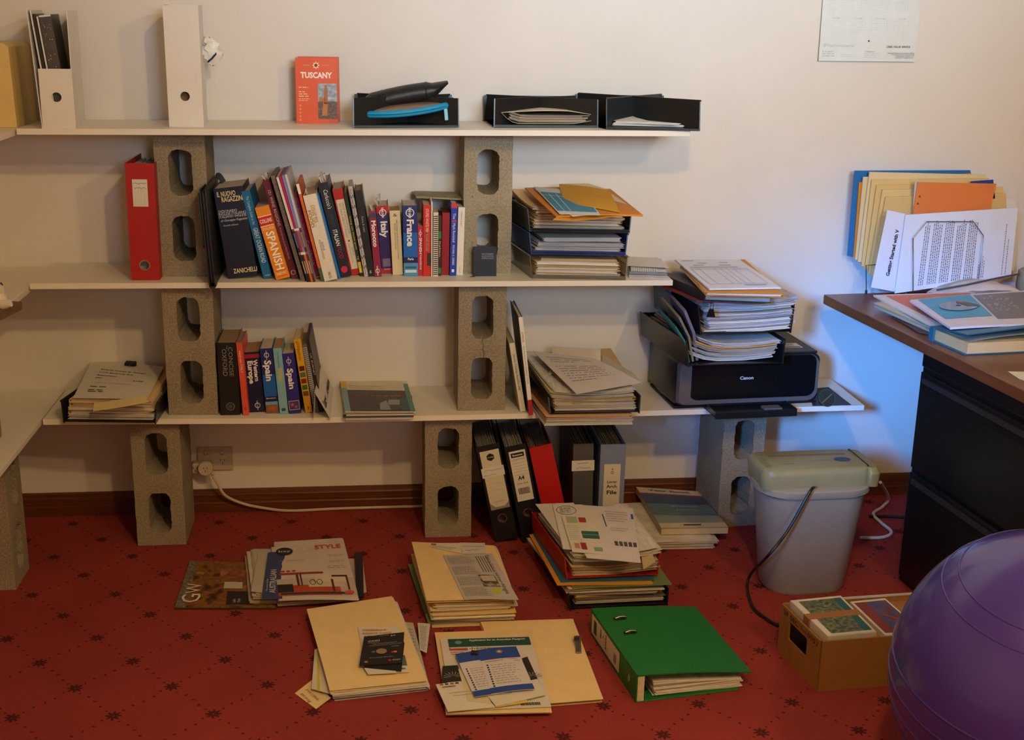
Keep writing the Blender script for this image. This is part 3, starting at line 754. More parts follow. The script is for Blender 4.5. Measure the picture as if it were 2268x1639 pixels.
book('maroon book of 101 wine regions, leaning left', (582, 403), (597, 398), (662, 615), (646, 618), S2, .19, '6c1a26',
     [('t', '101 WINE REGIONS', .5, .72, .42, 'd8c6bb', -90, .36), ('t', '. From Europe to the New World .', .5, .36, .26, 'c6a79f', -90, .34), ('o', .5, .06, .34, 'd8c6bb')])
book('brown notebook with a long wire coil in the leaning row', (600, 391), (609, 390), (676, 621), (667, 623), S2, .20, '7a6a5c', coil='9a9189', pages=None)
for k, (lab, col, c2) in enumerate((('thin white and black striped magazine left of the magenta-spined one', 'dcd6cc', '222222'), ('thin magazine with magenta upper spine', 'b3164f', '30241f'), ('thin magazine with lilac upper spine', '7f86c0', 'd86a2c'), ('thin pale grey magazine right of the lilac one', 'c6c6cc', '51301f'))):
    u0, u1 = 611+6.2*k, 680+4.6*k
    book(lab, (u0, 394-2*k), (u0+6.2, 393-2*k), (u1+4.6, 624), (u1, 625), S2, .21, col, [('r', 0, 1, 0, .26 if k in (1, 2) else .5, c2), ('r', 0, 1, .262, .285, 'e6e0d6' if k in (1, 2) else '8a6a4a'), ('r', .3, .7, .08, .2, 'b8a894'), ('r', .2, .8, .33, .47, ('4a6ea8', '6a4a38', 'b04a28', '8a8a90')[k]), ('r', 0, 1, .49, .51, 'e6e0d6' if k in (1, 2) else '6a4a3a')], pages=None, name='magazine', cat='magazine', group='thin magazines in the leaning row')
book('magenta diet cookbook, leaning left', (643.5, 432), (658, 428.5), (710, 615.5), (695, 617), S2, .17, '9d1747',
     [('t', 'The Fantasy Diet,', .5, .73, .42, 'd06a8c', -90, .42), ('t', 'Cookbook', .5, .30, .55, 'e7a2b4', -90, .3), ('r', 0, 1, 0, .012, 'd9a02a')])
book('thin orange-edged white booklet beside the magenta cookbook', (656, 409), (662, 408), (718, 623), (712, 624), S2, .21, 'd9652c', [('r', 0, 1, .9, 1, 'eee8dc'), ('r', 0, 1, 0, .14, '3c6a48'), ('r', 0, 1, 0, .05, 'eee8dc')], pages=None)
book('thick white book with gold letters on Italian food, leaning left', (673, 438), (701, 431), (748, 614), (719, 624), S2, .20, 'e4dccb',
     [('t', 'WHY ITALIANS', .62, .78, .14, 'b98d34', -90, .2), ('t', 'LOVE TO', .47, .78, .20, 'b98d34', -90, .2, {'bold': .03}), ('t', 'TALK ABOUT', .33, .73, .15, 'b98d34', -90, .2), ('t', 'FOOD', .15, .73, .24, 'b98d34', -90, .2, {'bold': .04}),
      ('t', 'ELENA', .55, .40, .14, '2a2623', -90, .10), ('t', 'KOSTIOUKOVITCH', .38, .37, .14, '2a2623', -90, .22), ('t', 'M&CO.', .5, .06, .2, '2a2623', -90, .08)])
book('very thin bright blue booklet right of the thick white food book', (702, 433), (706.5, 432), (755, 617), (750.5, 618), S2, .18, '1673c4', pages=None)
book('black Italian cookbook with pink and white spine lettering', (703, 409), (727, 406), (777, 610.5), (756, 615.5), S2, .19, '20242a',
     [('t', "Carluccio's", .55, .83, .42, 'e8e4dc', -90, .2, {'shear': .3}), ('t', 'COMPLETE', .5, .62, .36, '2f4a55', -90, .17), ('t', 'ITALIAN', .5, .42, .42, 'e8e4dc', -90, .17, {'bold': .02}), ('t', 'FOOD', .5, .26, .42, 'b81f48', -90, .12), ('c', .5, .08, .34, 'd2284c')])
book('red book with long cream title panel on Italian food', (732, 424), (759, 418.5), (797.5, 606), (779, 610.5), S2, .18, 'b8221d',
     [('r', .14, .92, .07, .88, 'dccdb0'), ('t', 'WHY ITALIANS LOVE', .68, .66, .17, '8a7a60', -90, .36), ('t', 'TO TALK ABOUT FOOD', .40, .64, .17, '8a7a60', -90, .4), ('c', .5, .40, .1, 'b8221d'), ('t', 'ELENA', .65, .27, .15, '9a8a70', -90, .1), ('t', 'KOSTIOUKOVITCH', .4, .26, .15, '9a8a70', -90, .22)])
book('thin dark green guide with yellow lettering', (761, 427.5), (768, 426), (805, 611), (798, 612), S2, .16, '1d3319',
     [('t', 'Going out Slowly guide', .5, .52, .5, 'd8c23a', -90, .4), ('r', .05, .95, .04, .17, 'd8b825'), ('t', 'rg', .5, .22, .5, 'd8c23a', -90, .04)])
book('crumpled black and white patterned folded map in the row', (769.5, 415), (780, 413), (814, 613), (807, 613.5), S2, .15, 'b9b3ac', [('t', '~S~S~S~S~S~S~S~S~', .5, .5, .9, '2a2a30', -90, .95), ('r', 0, .12, 0, 1, 'b78a84')], pages=None, name='folded_map', cat='map')
book('slim black book with faint white spine title', (784, 424.5), (802, 421.5), (829, 609.5), (814, 613), S2, .15, '1f1e1f', [('t', 'Rome & Lazio', .5, .61, .28, 'a8a49c', -90, .18), ('t', 'g', .5, .06, .4, 'cfcac2', 0, .25)], pages='a58a66')
LW = 'eee9e4'
def lplogo(fy, col=LW): return [('o', .5, fy, .30, col), ('t', 'lonely planet', .5, fy, .22, col, -90, .15, {'bold': .03})]
book('pinkish red Morocco guide with white title', (816, 470), (832, 467), (845, 612), (830, 613.5), S2, .13, '8c2340', [('r', 0, 1, .90, .965, '3a3f52'), ('t', 'Morocco', .5, .66, .60, LW, -90, .40, {'bold': .05})]+lplogo(.09))
book('purple Italy guide with red top and bottom', (832, 458), (860, 456), (870, 604), (845, 606), S2, .13, '35225e', [('r', 0, 1, .89, 1, 'b3202c'), ('r', 0, 1, 0, .07, 'b3202c'), ('t', 'Italy', .5, .66, .52, LW, -90, .24, {'bold': .05}), ('r', .18, .82, .10, .22, '7d6a80'), ('t', 'UPDATED', .5, .06, .1, LW, 0, .5)]+lplogo(.90))
book('worn cream Italian-English dictionary with brown lettering', (863, 467.5), (886, 467), (893.5, 609), (870, 609.5), S2, .11, 'd8c79d', [('t', 'HIPPOCRENE ITALIAN-ENGLISH DICTIONARY', .62, .55, .13, '4a3a22', -90, .62), ('t', 'POCKET ENGLISH-ITALIAN', .42, .6, .13, '4a3a22', -90, .4), ('t', '&', .5, .93, .3, '3a2c1c', 0, .35)], pages='b8955e')
book('thick blue France guide with big white title', (889.5, 456), (923.6, 455.5), (923.6, 612), (894.6, 612), S2, .13, '1c62b4', [('r', 0, 1, .62, 1, '1f2a72'), ('r', 0, 1, .19, .27, '1c2050'), ('r', .0, 1, 0, .19, '4f90ba'), ('t', 'France', .48, .62, .46, LW, -90, .38, {'bold': .05}), ('t', 'Paris', .5, .245, .16, LW, 0, .4, {'bold': .04}), ('r', .1, .9, .05, .09, 'cfe0e8'), ('r', .1, .9, .11, .14, '2b5a86')]+lplogo(.90))
book('small crimson Spanish phrasebook beside the thick blue France guide', (924.5, 501), (937, 499.7), (937, 611), (925.5, 611), S2, .10, 'bb1f38', [('t', 'SPANISH', .5, .60, .45, LW, -90, .32, {'bold': .03}), ('t', 'PHRASEBOOK', .5, .27, .36, LW, -90, .3)]+lplogo(.85))
book('red-orange book with grey block letters on its spine', (937.5, 455), (954, 454), (953.5, 612), (937.5, 612), S2, .14, 'c92c17', [('t', 'STUPID WHITE MEN', .5, .78, .38, 'e7b49a', -90, .34, {'bold': .04}), ('t', 'MICHAEL MOORE', .5, .49, .38, '9a8a74', -90, .26, {'bold': .04}), ('r', .5, 1, .15, .33, '3c2c22')])
book('thin white card standing in the row next to the wire-bound notepad', (955, 447), (958, 447), (957.5, 612), (955, 612), S2, .13, 'e6e1d8', pages=None, name='white_card', cat='card')
book('cream notepad bound with black wire rings', (959.5, 471), (971, 470.5), (969.7, 612.5), (959, 612.7), S2, .10, 'ddd2b8', coil='23211f')
book('dark notebook with handwritten title and green bands', (971.5, 478), (978, 478), (977, 611), (970.5, 611), S2, .10, '3b2b24', [('r', 0, 1, .62, .74, '2f7d3a'), ('r', 0, 1, .04, .13, '2f7d3a'), ('t', 'Italian', .5, .45, .6, 'cfc2aa', -90, .25)], pages=None)
book('plain red hardback left of the blue and red spine', (979.5, 472), (996.7, 470.5), (994, 609.5), (977.5, 609.5), S2, .11, '97191c', pages='6e3028')
book('slim blue book with red top on its spine', (999.5, 452), (1013.5, 451), (1009.5, 611), (996, 611), S2, .14, '1a3fb0', [('r', 0, 1, .94, 1, 'c93048'), ('t', 'The', .5, .83, .42, LW, -90, .08), ('t', 'E', .5, .76, .55, 'd83a54', -90, .035, {'bold': .05}), ('t', 'Myth Revisited', .5, .60, .42, LW, -90, .26), ('t', 'MICHAEL E. GERBER', .5, .29, .32, LW, -90, .28), ('r', .3, .7, .05, .09, LW)])
book('slim white book with tiny red title at the row end', (1015, 459.5), (1030, 459.5), (1025, 610), (1010.5, 610), S2, .14, 'e9e2da', [('t', 'MARRIAGE IS HELL', .5, .83, .2, 'b83a3a', -90, .22), ('t', 'THE PENGUIN', .5, .09, .16, '9a9288', -90, .1)])
# paper slips marking pages, poking out of three of the books
for o in [x for x in COL.objects if x.name.startswith('book') and x.parent is None and x.type == 'EMPTY']:
    lb = o.get('label', '')
    for key, xs, n in (('black Italian cookbook', .010, 3), ('purple Italy', .004, 3), ('maroon book of 101', .006, 2), ('thick white book with gold', .010, 1), ('pinkish red Morocco', .010, 1)):
        if lb.startswith(key):
            bb = [c.co for ch in o.children if ch.name.startswith('page_block') for c in ch.data.vertices]; hh = max(c.z for c in bb); R = random.Random(len(lb))
            for k in range(n):
                x, y, s_ = xs+.004*k, .02+.03*k, R.uniform(.012, .024)
                G().loft([[(x, y, hh-.004), (x+.0005, y, hh-.004), (x+.0005, y+.018, hh-.004), (x, y+.018, hh-.004)], [(x+R.uniform(-.008, .006), y-.003, hh+s_), (x+R.uniform(-.008, .006)+.0005, y-.003, hh+s_), (x+.0025, y+.018, hh+s_*1.2), (x+.002, y+.018, hh+s_*1.2)]]).obj('bookmark_slip', PAPER('c9c4bc'), o)
# map lying on the tops of the right-hand books
ztop = ony(1005, 450, -.2).z+.002
q = quad([(922, 438.5), (1029, 443.5), (1007, 428), (912, 427)], [ztop+.002, ztop, ztop+.001, ztop+.003])
o = sheet('folded_map', 'folded pale green map booklet lying across the book tops', 'map', q, .004, M('a39a78', .7, .3, 40), None)
sheet('map_panel', None, None, [p+V((0, 0, .0043)) for p in shrink(q, .97)], .0012, M('9d9678', .7, .35, 30), None, (2, 2), o).location = (0, 0, .0043)
# little dark dictionary facing out, against the pitted block
yf = onz(1047.5, 612, S2).y
a = ony(1048, 612, yf); b = ony(1099.5, 612, yf); t_ = ony(1048, 548, yf)
r = thing('pocket_dictionary', 'little dark navy pocket dictionary facing out before the pitted block', 'book', (a.x, yf, S2), (math.radians(-4), 0, 0))
w, h = (b-a).length, t_.z-S2
G().box(0, w, 0, .002, 0, h).box(0, w, .016, .018, 0, h).box(0, .002, .002, .016, 0, h).obj('cover', M('1c2130', .5, .1, 60), r, bevel=.0005)
G().box(.002, w-.003, .002, .016, .002, h-.002).obj('page_block', M('d6cfc0', .8, .2, 40), r)
lettering(r, frame((0, 0, 0), (1, 0, 0), (0, 0, 1)), [('DICCIONARIO', w*.62, h*.76, .0048, {'w': w*.5}), ('INGLÉS-ESPAÑOL', w*.62, h*.685, .0042, {'w': w*.52}), ('ESPAÑOL-INGLÉS', w*.62, h*.615, .0042, {'w': w*.52})], '9aa0b2', 'cover_lettering')
G().slab([V((-.012, -.016, .0005)), V((.004, -.012, .0005)), V((.006, 0, .0005)), V((-.004, 0, .0005))], .0004, (1, 1)).obj('ribbon', M('3c3428', .6), r)

# black vinyl document wallet, edge-on, overhanging the shelf
yf, yb = -.335, -.06
bt = ony(470, 634, yf); tp = ony(447, 412, yf)
r = thing('document_wallet', 'black vinyl document wallet standing edge-on, jutting over the shelf front', 'wallet', (bt.x, 0, S2), (0, math.atan2((tp-bt).x, (tp-bt).z), 0))
h = (tp.z-S2); vm = M('26262a', .5, .25, 90, bump=.25, spec=.45)
def panel(x0, x1, y0, y1, z0, z1, rad, name, mat, lean=.004):
    prof = []
    for cy, cz, a0 in ((y1-rad, z0+rad, -90), (y1-rad, z1-rad, 0), (y0+rad, z1-rad, 90), (y0+rad, z0+rad, 180)):
        for k in range(6): A = math.radians(a0+18*k); prof.append((cy+rad*math.cos(A), cz+rad*math.sin(A)))
    return G().loft([[(x+.003*math.sin(3*(cy-y0)/(y1-y0)), cy, cz) for cy, cz in prof] for x in (x0, x1)]).obj(name, mat, r, bevel=.0009, seg=2, smooth=True)
panel(-.0095, -.0055, yf, yb, -.004, h*.965, .012, 'outer_cover', vm); panel(.0055, .0095, yf, yb, -.004, h*.985, .012, 'outer_cover', vm)
panel(-.0052, .0052, yf+.006, yb, .0, h*.94, .010, 'inner_pocket', M('121214', .6))
panel(-.0015, .0015, yf+.001, yb, .004, h*.95, .010, 'divider', M('2c2c30', .5))
G().loft([[(-.0095*math.cos(A), y, -.004-.006*math.sin(A)) for A in [math.pi*k/8 for k in range(9)]] for y in (yf+.004, yb)]).obj('bottom_fold', vm, r, smooth=True)
panel(-.0145, -.0105, yf-.004, yf+.03, h*.38, h*.93, .010, 'strap', vm)
G().loft([[(.0075+.004*k, yy, h*.975+dz+.010*math.sin(k/6*3.0)-.004*k) for k in range(7)]+[(.0075+.004*k, yy, h*.975+dz+.010*math.sin(k/6*3.0)-.004*k-.003) for k in range(6, -1, -1)] for yy, dz in ((yb-.06, 0), (yb, .008))]).obj('flap', vm, r, smooth=True)

# red lever arch file at the left
def lever_arch(label, q_bl, q_br, q_tl, z, depth, col, spine=None, inside='5a4a44', ringz=.13, name='lever_arch_file', sheets='cfc9c0', minz=None, hole=True, group=None, gap=0., yclip=None):
    b = onz(q_bl[0], q_bl[1], z); y = b.y if yclip is None else yclip
    bl, br, tl = ony(*q_bl, y), ony(*q_br, y), ony(*q_tl, y)
    a = math.atan2((tl-bl).x, (tl.z-z)); w = (br-bl).length*math.cos(a); h = (tl.z-z)/math.cos(a)
    zz = z+(math.sin(a)*w if a > 0 else 0)
    r = thing(name, label, 'file', (bl.x, y, zz+.0004), (0, a, 0), group)
    depth = min(depth, -y-.015) if y < 0 else depth
    c = M(col, .45, .06, 60, bump=.1, spec=.35); t = .0025
    # spine with finger hole
    F = frame((0, 0, 0), (1, 0, 0), (0, 0, 1))
    bm = bmesh.new(); es = []; loops = [[(0, 0), (w, 0), (w, h), (0, h)]]
    rr = min(.013, w*.24); hz = ringz*h
    if hole: loops.append([(w/2+rr*math.cos(2*math.pi*k/20), hz+rr*math.sin(2*math.pi*k/20)) for k in range(20)])
    fr = []
    for lp in loops:
        vs = [bm.verts.new((x, 0, zc)) for x, zc in lp]; fr.append(vs)
        es += [bm.edges.new((vs[i], vs[(i+1) % len(vs)])) for i in range(len(vs))]
    bmesh.ops.triangle_fill(bm, use_beauty=True, edges=es); front = list(bm.faces); bk = {v: bm.verts.new((v.co.x, t, v.co.z)) for vs in fr for v in vs}
    for f in front: bm.faces.new([bk[v] for v in reversed(f.verts)])
    for vs in fr:
        for i in range(len(vs)): bm.faces.new((vs[i], vs[(i+1) % len(vs)], bk[vs[(i+1) % len(vs)]], bk[vs[i]]))
    bmesh.ops.recalc_face_normals(bm, faces=bm.faces); me = bpy.data.meshes.new('spine'); bm.to_mesh(me); bm.free(); me.materials.append(c)
    put(bpy.data.objects.new('spine', me), r)
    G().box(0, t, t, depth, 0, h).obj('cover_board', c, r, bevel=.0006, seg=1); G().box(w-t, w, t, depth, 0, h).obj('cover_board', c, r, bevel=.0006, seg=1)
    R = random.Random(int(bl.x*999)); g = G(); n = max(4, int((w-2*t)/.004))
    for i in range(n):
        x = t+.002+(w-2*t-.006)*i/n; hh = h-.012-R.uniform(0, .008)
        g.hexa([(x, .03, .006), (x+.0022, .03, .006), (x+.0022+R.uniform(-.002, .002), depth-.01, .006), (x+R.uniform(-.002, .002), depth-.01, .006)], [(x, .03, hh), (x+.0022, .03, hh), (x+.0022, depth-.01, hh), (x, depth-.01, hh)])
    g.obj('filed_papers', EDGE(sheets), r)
    if hole:
        g = G(); ringp(g, F, w/2, hz, rr*.9, rr*1.16, 24, .0008); g.obj('finger_ring', M('b9b6b0', .25, metal=1.), r)
    return r, F, w, h
r, F, w, h = lever_arch('red lever arch file on the middle shelf with white spine label', (291, 621), (354, 620), (276, 362), S2, .27, 'a82522', hole=True)
sl = patch(r, F, [(w*.22, w*.74, h*.635, h*.865)], 'd6d0c4', 'spine_label', .0006)
g = G(); scribble(g, F, w*.26, w*.70, h*.83, .007, 3, .0004, .001); scribble(g, F, w*.30, w*.68, h*.79, .007, 4, .0004, .001); g.obj('handwriting', M('4a4540', .7), sl)
patch(sl, F, [(w*(.30+.1*k), w*(.305+.1*k), h*.64, h*.77) for k in range(4)], 'a8a298', 'ruled_lines', .0008)

# three stacked letter trays: clear, blue, black
q0 = rect_front((1178, 617), (1386, 621), S2, .21)
q0 = [q0[0], q0[1], q0[1]+V((-.02, .255, 0)), q0[0]+V((-.035, .255, 0))]
q0 = [V((p.x, min(p.y, -.015), S2)) for p in q0]
clear = M('c9c2b2', .12, trans=.85, ior=1.3, spec=.5)
tray('clear plastic letter tray at the bottom of the three-tray stack', q0, S2, .068, '', mat=clear, name='clear_letter_tray', slot=True)
LBT = 'papers filed in the clear tray'
zc, _ = pile(shrink(q0, .93), S2+.008, [('sheaf', .006, 'd8ccb8', 'cream and white papers packed in the clear plastic tray'), ('folder', .010, 'd8b474', 'manila folder packed in the clear plastic tray', {'side': 1}), ('folder', .009, 'd6b680', 'manila folder packed in the clear plastic tray'), ('sheaf', .006, 'c9b490', 'cream and white papers packed in the clear plastic tray'), ('folder', .010, 'd9bb80', 'manila folder packed in the clear plastic tray', {'side': 1, 'sc': .97}), ('sheaf', .008, 'cdb68e', 'cream and white papers packed in the clear plastic tray', {'sx': .88})], 5, LBT, jit=.003, rotj=.012, amp=.002)
q1 = [p+V((-.004, -.004, 0)) for p in q0]; zb = S2+.072
tray('royal blue letter tray in the middle of the three-tray stack', shrink(q1, 1.0), zb, .062, '1f3470', name='blue_letter_tray', front=.012)
pile(shrink(q1, .93), zb+.008, [('sheaf', .012, 'd3cdc8', 'loose white papers packed in the blue tray'), ('sheaf', .014, 'cfc9cb', 'loose white papers packed in the blue tray', {'dx': .008}), ('sheaf', .012, 'd6d2d0', 'loose white papers packed in the blue tray', {'sx': .88, 'dx': .012})], 6, 'papers in the blue tray', jit=.003, rotj=.015, amp=.004)
q2 = [p+V((-.008+.006*(i in (1, 2)), -.010, 0)) for i, p in enumerate(q0)]; zk = zb+.068
tray('black letter tray at the top of the three-tray stack, overflowing with envelopes', shrink(q2, 1.03), zk, .064, '202124', name='black_letter_tray', front=.010)
ov = lambda s, t: .020*t*t
zz, _ = pile(shrink(q2, .94), zk+.008, [('sheaf', .007, 'c8c2b6', 'white and cream papers filed in the top black tray'), ('folder', .009, 'dcb878', 'manila folder in the overflowing top black tray'), ('folder', .008, 'd9a95c', 'manila folder in the overflowing top black tray', {'side': 1}), ('sheaf', .007, 'd9d2c6', 'white and cream papers filed in the top black tray'), ('folder', .009, 'dfbb7c', 'manila folder in the overflowing top black tray'), ('folder', .010, 'dcb06a', 'manila folder in the overflowing top black tray', {'side': 1}), ('folder', .008, 'e0c08a', 'manila folder in the overflowing top black tray', {'dx': -.004})], 8, 'folders in the top black tray', f0=ov, jit=.004, rotj=.02, amp=.002)
def top_sheet(name, label, cat, px, zs, th, mat, group=None, f=None, res=(8, 8)):
    q = quad(px, zs); return sheet(name, label, cat, q, th, mat, f, res, None, group), q
zt = zz+.006
o, q = top_sheet('orange_envelope', 'large opened orange envelope lying in the top black tray', 'envelope', [(1232, 482), (1424, 479), (1352, 421), (1162, 418)], [zt+.002, zt+.004, zt+.022, zt+.022], .003, M('d0852a', .6, .08, 15), f=lambda s, t: .004*math.sin(3*s))
o, q = top_sheet('paper_sheet', 'white page inside the opened orange envelope', 'paper', [(1268, 480), (1408, 466), (1340, 420), (1185, 420)], [zt+.007, zt+.009, zt+.027, zt+.027], .001, PAPER('ddd0bc'))
o, q = top_sheet('blue_leaflet', 'blue and white printed leaflet under the yellow envelope', 'leaflet', [(1239, 474), (1330, 477), (1290, 424), (1182, 414)], [zt+.010, zt+.010, zt+.030, zt+.030], .001, PAPER('c9cfd2'))
c_, a_, lq = local(q); P = lambda s, t, l=.0006, lq=lq: mixq(lq, s, t)+V((0, 0, .001+l))
pq(o, P, .03, .97, .10, .80, '3f86a4', 'blue_panel'); pq(o, P, .18, .195, .1, .74, 'd4e0e2', 'white_rule', .0009); pq(o, P, .34, .355, .1, .76, 'd4e0e2', 'white_rule', .0009); pq(o, P, .03, .97, .66, .67, 'd4e0e2', 'white_rule', .0009)
o, q = top_sheet('yellow_envelope', 'mustard yellow envelope with open flap on top of the black tray', 'envelope', [(1251, 454), (1372, 471), (1350, 424), (1238, 410)], [zt+.014, zt+.012, zt+.036, zt+.037], .003, M('cd9a2e', .6, .06, 20), f=lambda s, t: .003*math.sin(3.1*s))
c, a_, lq = local(q)
G().add([lq[3]+V((0, 0, .004)), lq[2]+V((0, 0, .004)), lq[2]*.45+lq[3]*.55+V((.0, .035, .010))], [(0, 1, 2)]).add([lq[3]+V((0, 0, .0034)), lq[2]+V((0, 0, .0034)), lq[2]*.45+lq[3]*.55+V((.0, .035, .0094))], [(2, 1, 0)]).obj('open_flap', M('e2c9a6', .65), o)
o, q = top_sheet('envelope_fold', 'orange envelope lip folded over the tray front', 'envelope', [(1225, 487), (1424, 481), (1345, 467), (1245, 475)], [zt-.003, zt+.002, zt+.008, zt+.008], .0015, M('cf8d2c', .6, .08, 15), f=lambda s, t: -.004*math.sin(6*s)*(1-t))
# small notepads beside the trays
q = quad([(1392, 616), (1480, 619), (1466, 590), (1390, 588)], S2)
z = S2; 
for k, (th, col, lab, sc) in enumerate(((.010, 'b9b0b4', 'small pad with red ribbon, lowest of the notepads by the trays', 1), (.008, '8a9298', 'small teal-cornered notepad in the middle of the little pile', .96))):
    o = sheet('notepad', lab, 'notepad', [V((p.x, p.y, z)) for p in shrink(q, sc)], th, M(col, .7, .2, 20), None, (3, 3), None, 'small notepads beside the trays', n=3, seed=k, jit=.003); z += th+.0005
qq = [V((p.x, p.y, z)) for p in shrink(q, .9)]
o = sheet('spiral_notepad', 'small spiral notepad on top of the little pile by the trays', 'notepad', qq, .007, M('c8c3bd', .7, .1, 20), None, (3, 3), None, 'small notepads beside the trays', n=3, seed=9, jit=.001)
c, a_, lq = local(qq); g = G()
for k in range(12):
    p = lq[0]*(1-(k+.5)/16)+lq[1]*((k+.5)/16); g.tube([p+V((0, .004+.006*math.cos(t)-.004, .004+.006*math.sin(t))) for t in [i*.7 for i in range(9)]], .0009, 4)
g.obj('wire_coil', M('e6e2dc', .4), o)
qq = quad([(1386, 588), (1482, 596), (1455, 573), (1388, 568)], z+.009)
sheet('loose_note', 'curled white note lying on the small spiral notepad', 'paper', qq, .0006, PAPER('dcd6cf'), lambda s, t: .004*s*s)
# ------------------------------------------------------------------ lowest shelf
def S3(u, v):
    z = .405
    for _ in range(4): z = sh3(onz(u, v, z).x)
    return z
def bk3(label, TL, TR, BR, BL, depth, col, deco=(), **k): return book(label, TL, TR, BR, BL, S3(*BL), depth, col, deco, **k)
bk3('thick black Oxford dictionary with worn grey lettering', (480, 760), (523.7, 759), (533, 918), (489, 920), .17, '1d1c1d', [('t', 'CONCISE', .66, .74, .21, '8d8a86', -90, .40), ('t', 'OXFORD', .34, .73, .23, '8d8a86', -90, .37), ('t', 'THE', .5, .94, .08, '8d8a86', -90, .05), ('o', .52, .12, .22, '6f6c6a'), ('c', .52, .12, .12, '4a4848')], pages='9a8468')
bk3('slim coral guide with white title, second in the lower row', (523.5, 760), (536, 759), (552, 919), (538.5, 920.5), .15, 'd9563f', [('t', 'must-see ITALY', .5, .74, .42, 'f2d8cc', -90, .30), ('t', '5', .5, .09, .5, '7a2018', 0, .5)], pages='8f8b84')
bk3('navy Western Europe guide with thin red band', (540, 782), (573.5, 780), (588.5, 912.5), (553.5, 913.6), .13, '191b40', [('r', 0, 1, .90, .965, '9d1f38'), ('t', 'Western', .68, .69, .27, 'eae6e4', -90, .36, {'bold': .05}), ('t', 'Europe', .34, .67, .32, 'eae6e4', -90, .38, {'bold': .06}), ('o', .55, .11, .18, 'eae6e4'), ('t', 'lonely planet', .55, .11, .1, 'eae6e4', -90, .16)], pages='a88a64')
bk3('bright blue Spain guide with white title and town photo', (575, 774), (603, 772), (618, 915), (590, 916), .13, '1b5fae', [('r', 0, 1, .60, 1, '1c2468'), ('r', 0, 1, .18, .26, '1a1f4c'), ('r', 0, 1, 0, .18, '7c5a40'), ('r', 0, 1, .13, .18, '6f9cc4'), ('r', .2, .8, .05, .11, 'b0542e'), ('t', 'Spain', .5, .66, .50, 'eae6e4', -90, .32, {'bold': .05}), ('t', 'Barcelona', .5, .235, .13, 'eae6e4', 0, .75), ('o', .5, .90, .2, 'eae6e4'), ('t', 'lonely planet', .5, .90, .12, 'eae6e4', -90, .14)])
bk3('pale blue rough guide with yellow title', (604, 772.6), (623.5, 771.4), (638.4, 916.6), (620, 917), .13, '7fb2bf', [('t', 'The rough guide to', .5, .83, .22, '3c6a78', -90, .24), ('t', 'SPAIN', .5, .60, .42, 'd8b838', -90, .20, {'bold': .04}), ('r', .25, .72, .04, .085, '2c4a54')], pages='b58a5c')
bk3('purple-blue Spain guide, shorter, with framed patterned square', (626, 784.5), (651, 783), (669, 916), (640.7, 917), .13, '2b2a7c', [('t', 'Spain', .48, .58, .45, 'eae6e4', -90, .34, {'bold': .05}), ('r', .06, .94, .06, .215, 'b9a9b4'), ('r', .10, .90, .07, .205, '4a2f62'), ('c', .35, .15, .14, 'a05a86'), ('c', .65, .11, .12, '7d6aa8'), ('o', .5, .87, .2, 'eae6e4'), ('t', 'lonely planet', .5, .87, .12, 'eae6e4', -90, .15)])
bk3('yellow Philippines guide with picture squares', (650, 753), (666, 751), (692, 913.5), (676.7, 914.8), .14, 'd9a21b', [('t', 'philippines', .5, .84, .42, '8a3a10', -90, .25)]+[('r', .12, .88, .57-.085*k, .635-.085*k, ('4a1d18', '4b6a5a', '7a2c20', '2f6a3a', '6a4a2a')[k]) for k in range(5)]+[('t', '7', .5, .055, .42, '3a2a10', 0, .3, {'bold': .04})])
bk3('grey wire-bound notebook beside the yellow guide', (668, 766), (678.5, 761), (706, 912.5), (696, 913.6), .14, '6b6863', pages=None, coil='d6d2cc')
bk3('thin brown-spined magazine leaning beside the wire-bound notebook', (678, 753), (685, 752), (716, 912), (709, 913), .20, '2f211d', [('t', 'UK BURNET', .5, .66, .5, 'c8c0b8', -90, .3)], pages=None, name='magazine', cat='magazine')
# white folded name card leaning on the books, its sloping face turned to the right
zc = sh3(-.16); C_ = onz(732, 929, zc); B = onz(738, 862, zc); D_ = ony(697, 869, C_.y); A = ony(713, 805, B.y)
r = thing('name_card', 'white folded name card with bold lettering leaning on the lower books', 'card', C_)
lc, lb_, la, ld = V((0, 0, .0006)), B-C_+V((0, 0, .0006)), A-C_, D_-C_
G().prism([lc, lb_, la, ld], (-.0008, 0, .0006)).obj('front_face', PAPER('dcd7cf'), r); G().prism([ld, la, V((la.x-.006, la.y, .0006)), V((ld.x-.006, ld.y, .0006))], (.0008, 0, .0003)).obj('rear_face', PAPER('d2ccc4'), r)
PN = lambda s, t, l: lc*((1-s)*(1-t))+lb_*(s*(1-t))+la*(s*t)+ld*((1-s)*t)+V((l, 0, l*.8))
w_, h_ = (B-C_).length, (D_-C_).length
lettering(r, PF(PN, w_, h_), [('Lucrezia Mignatore', w_*.5, h_*.42, .022, {'w': w_*.86, 'bold': .05, 'shear': .25, 'lift': .0012})], '24211f', 'card_lettering')
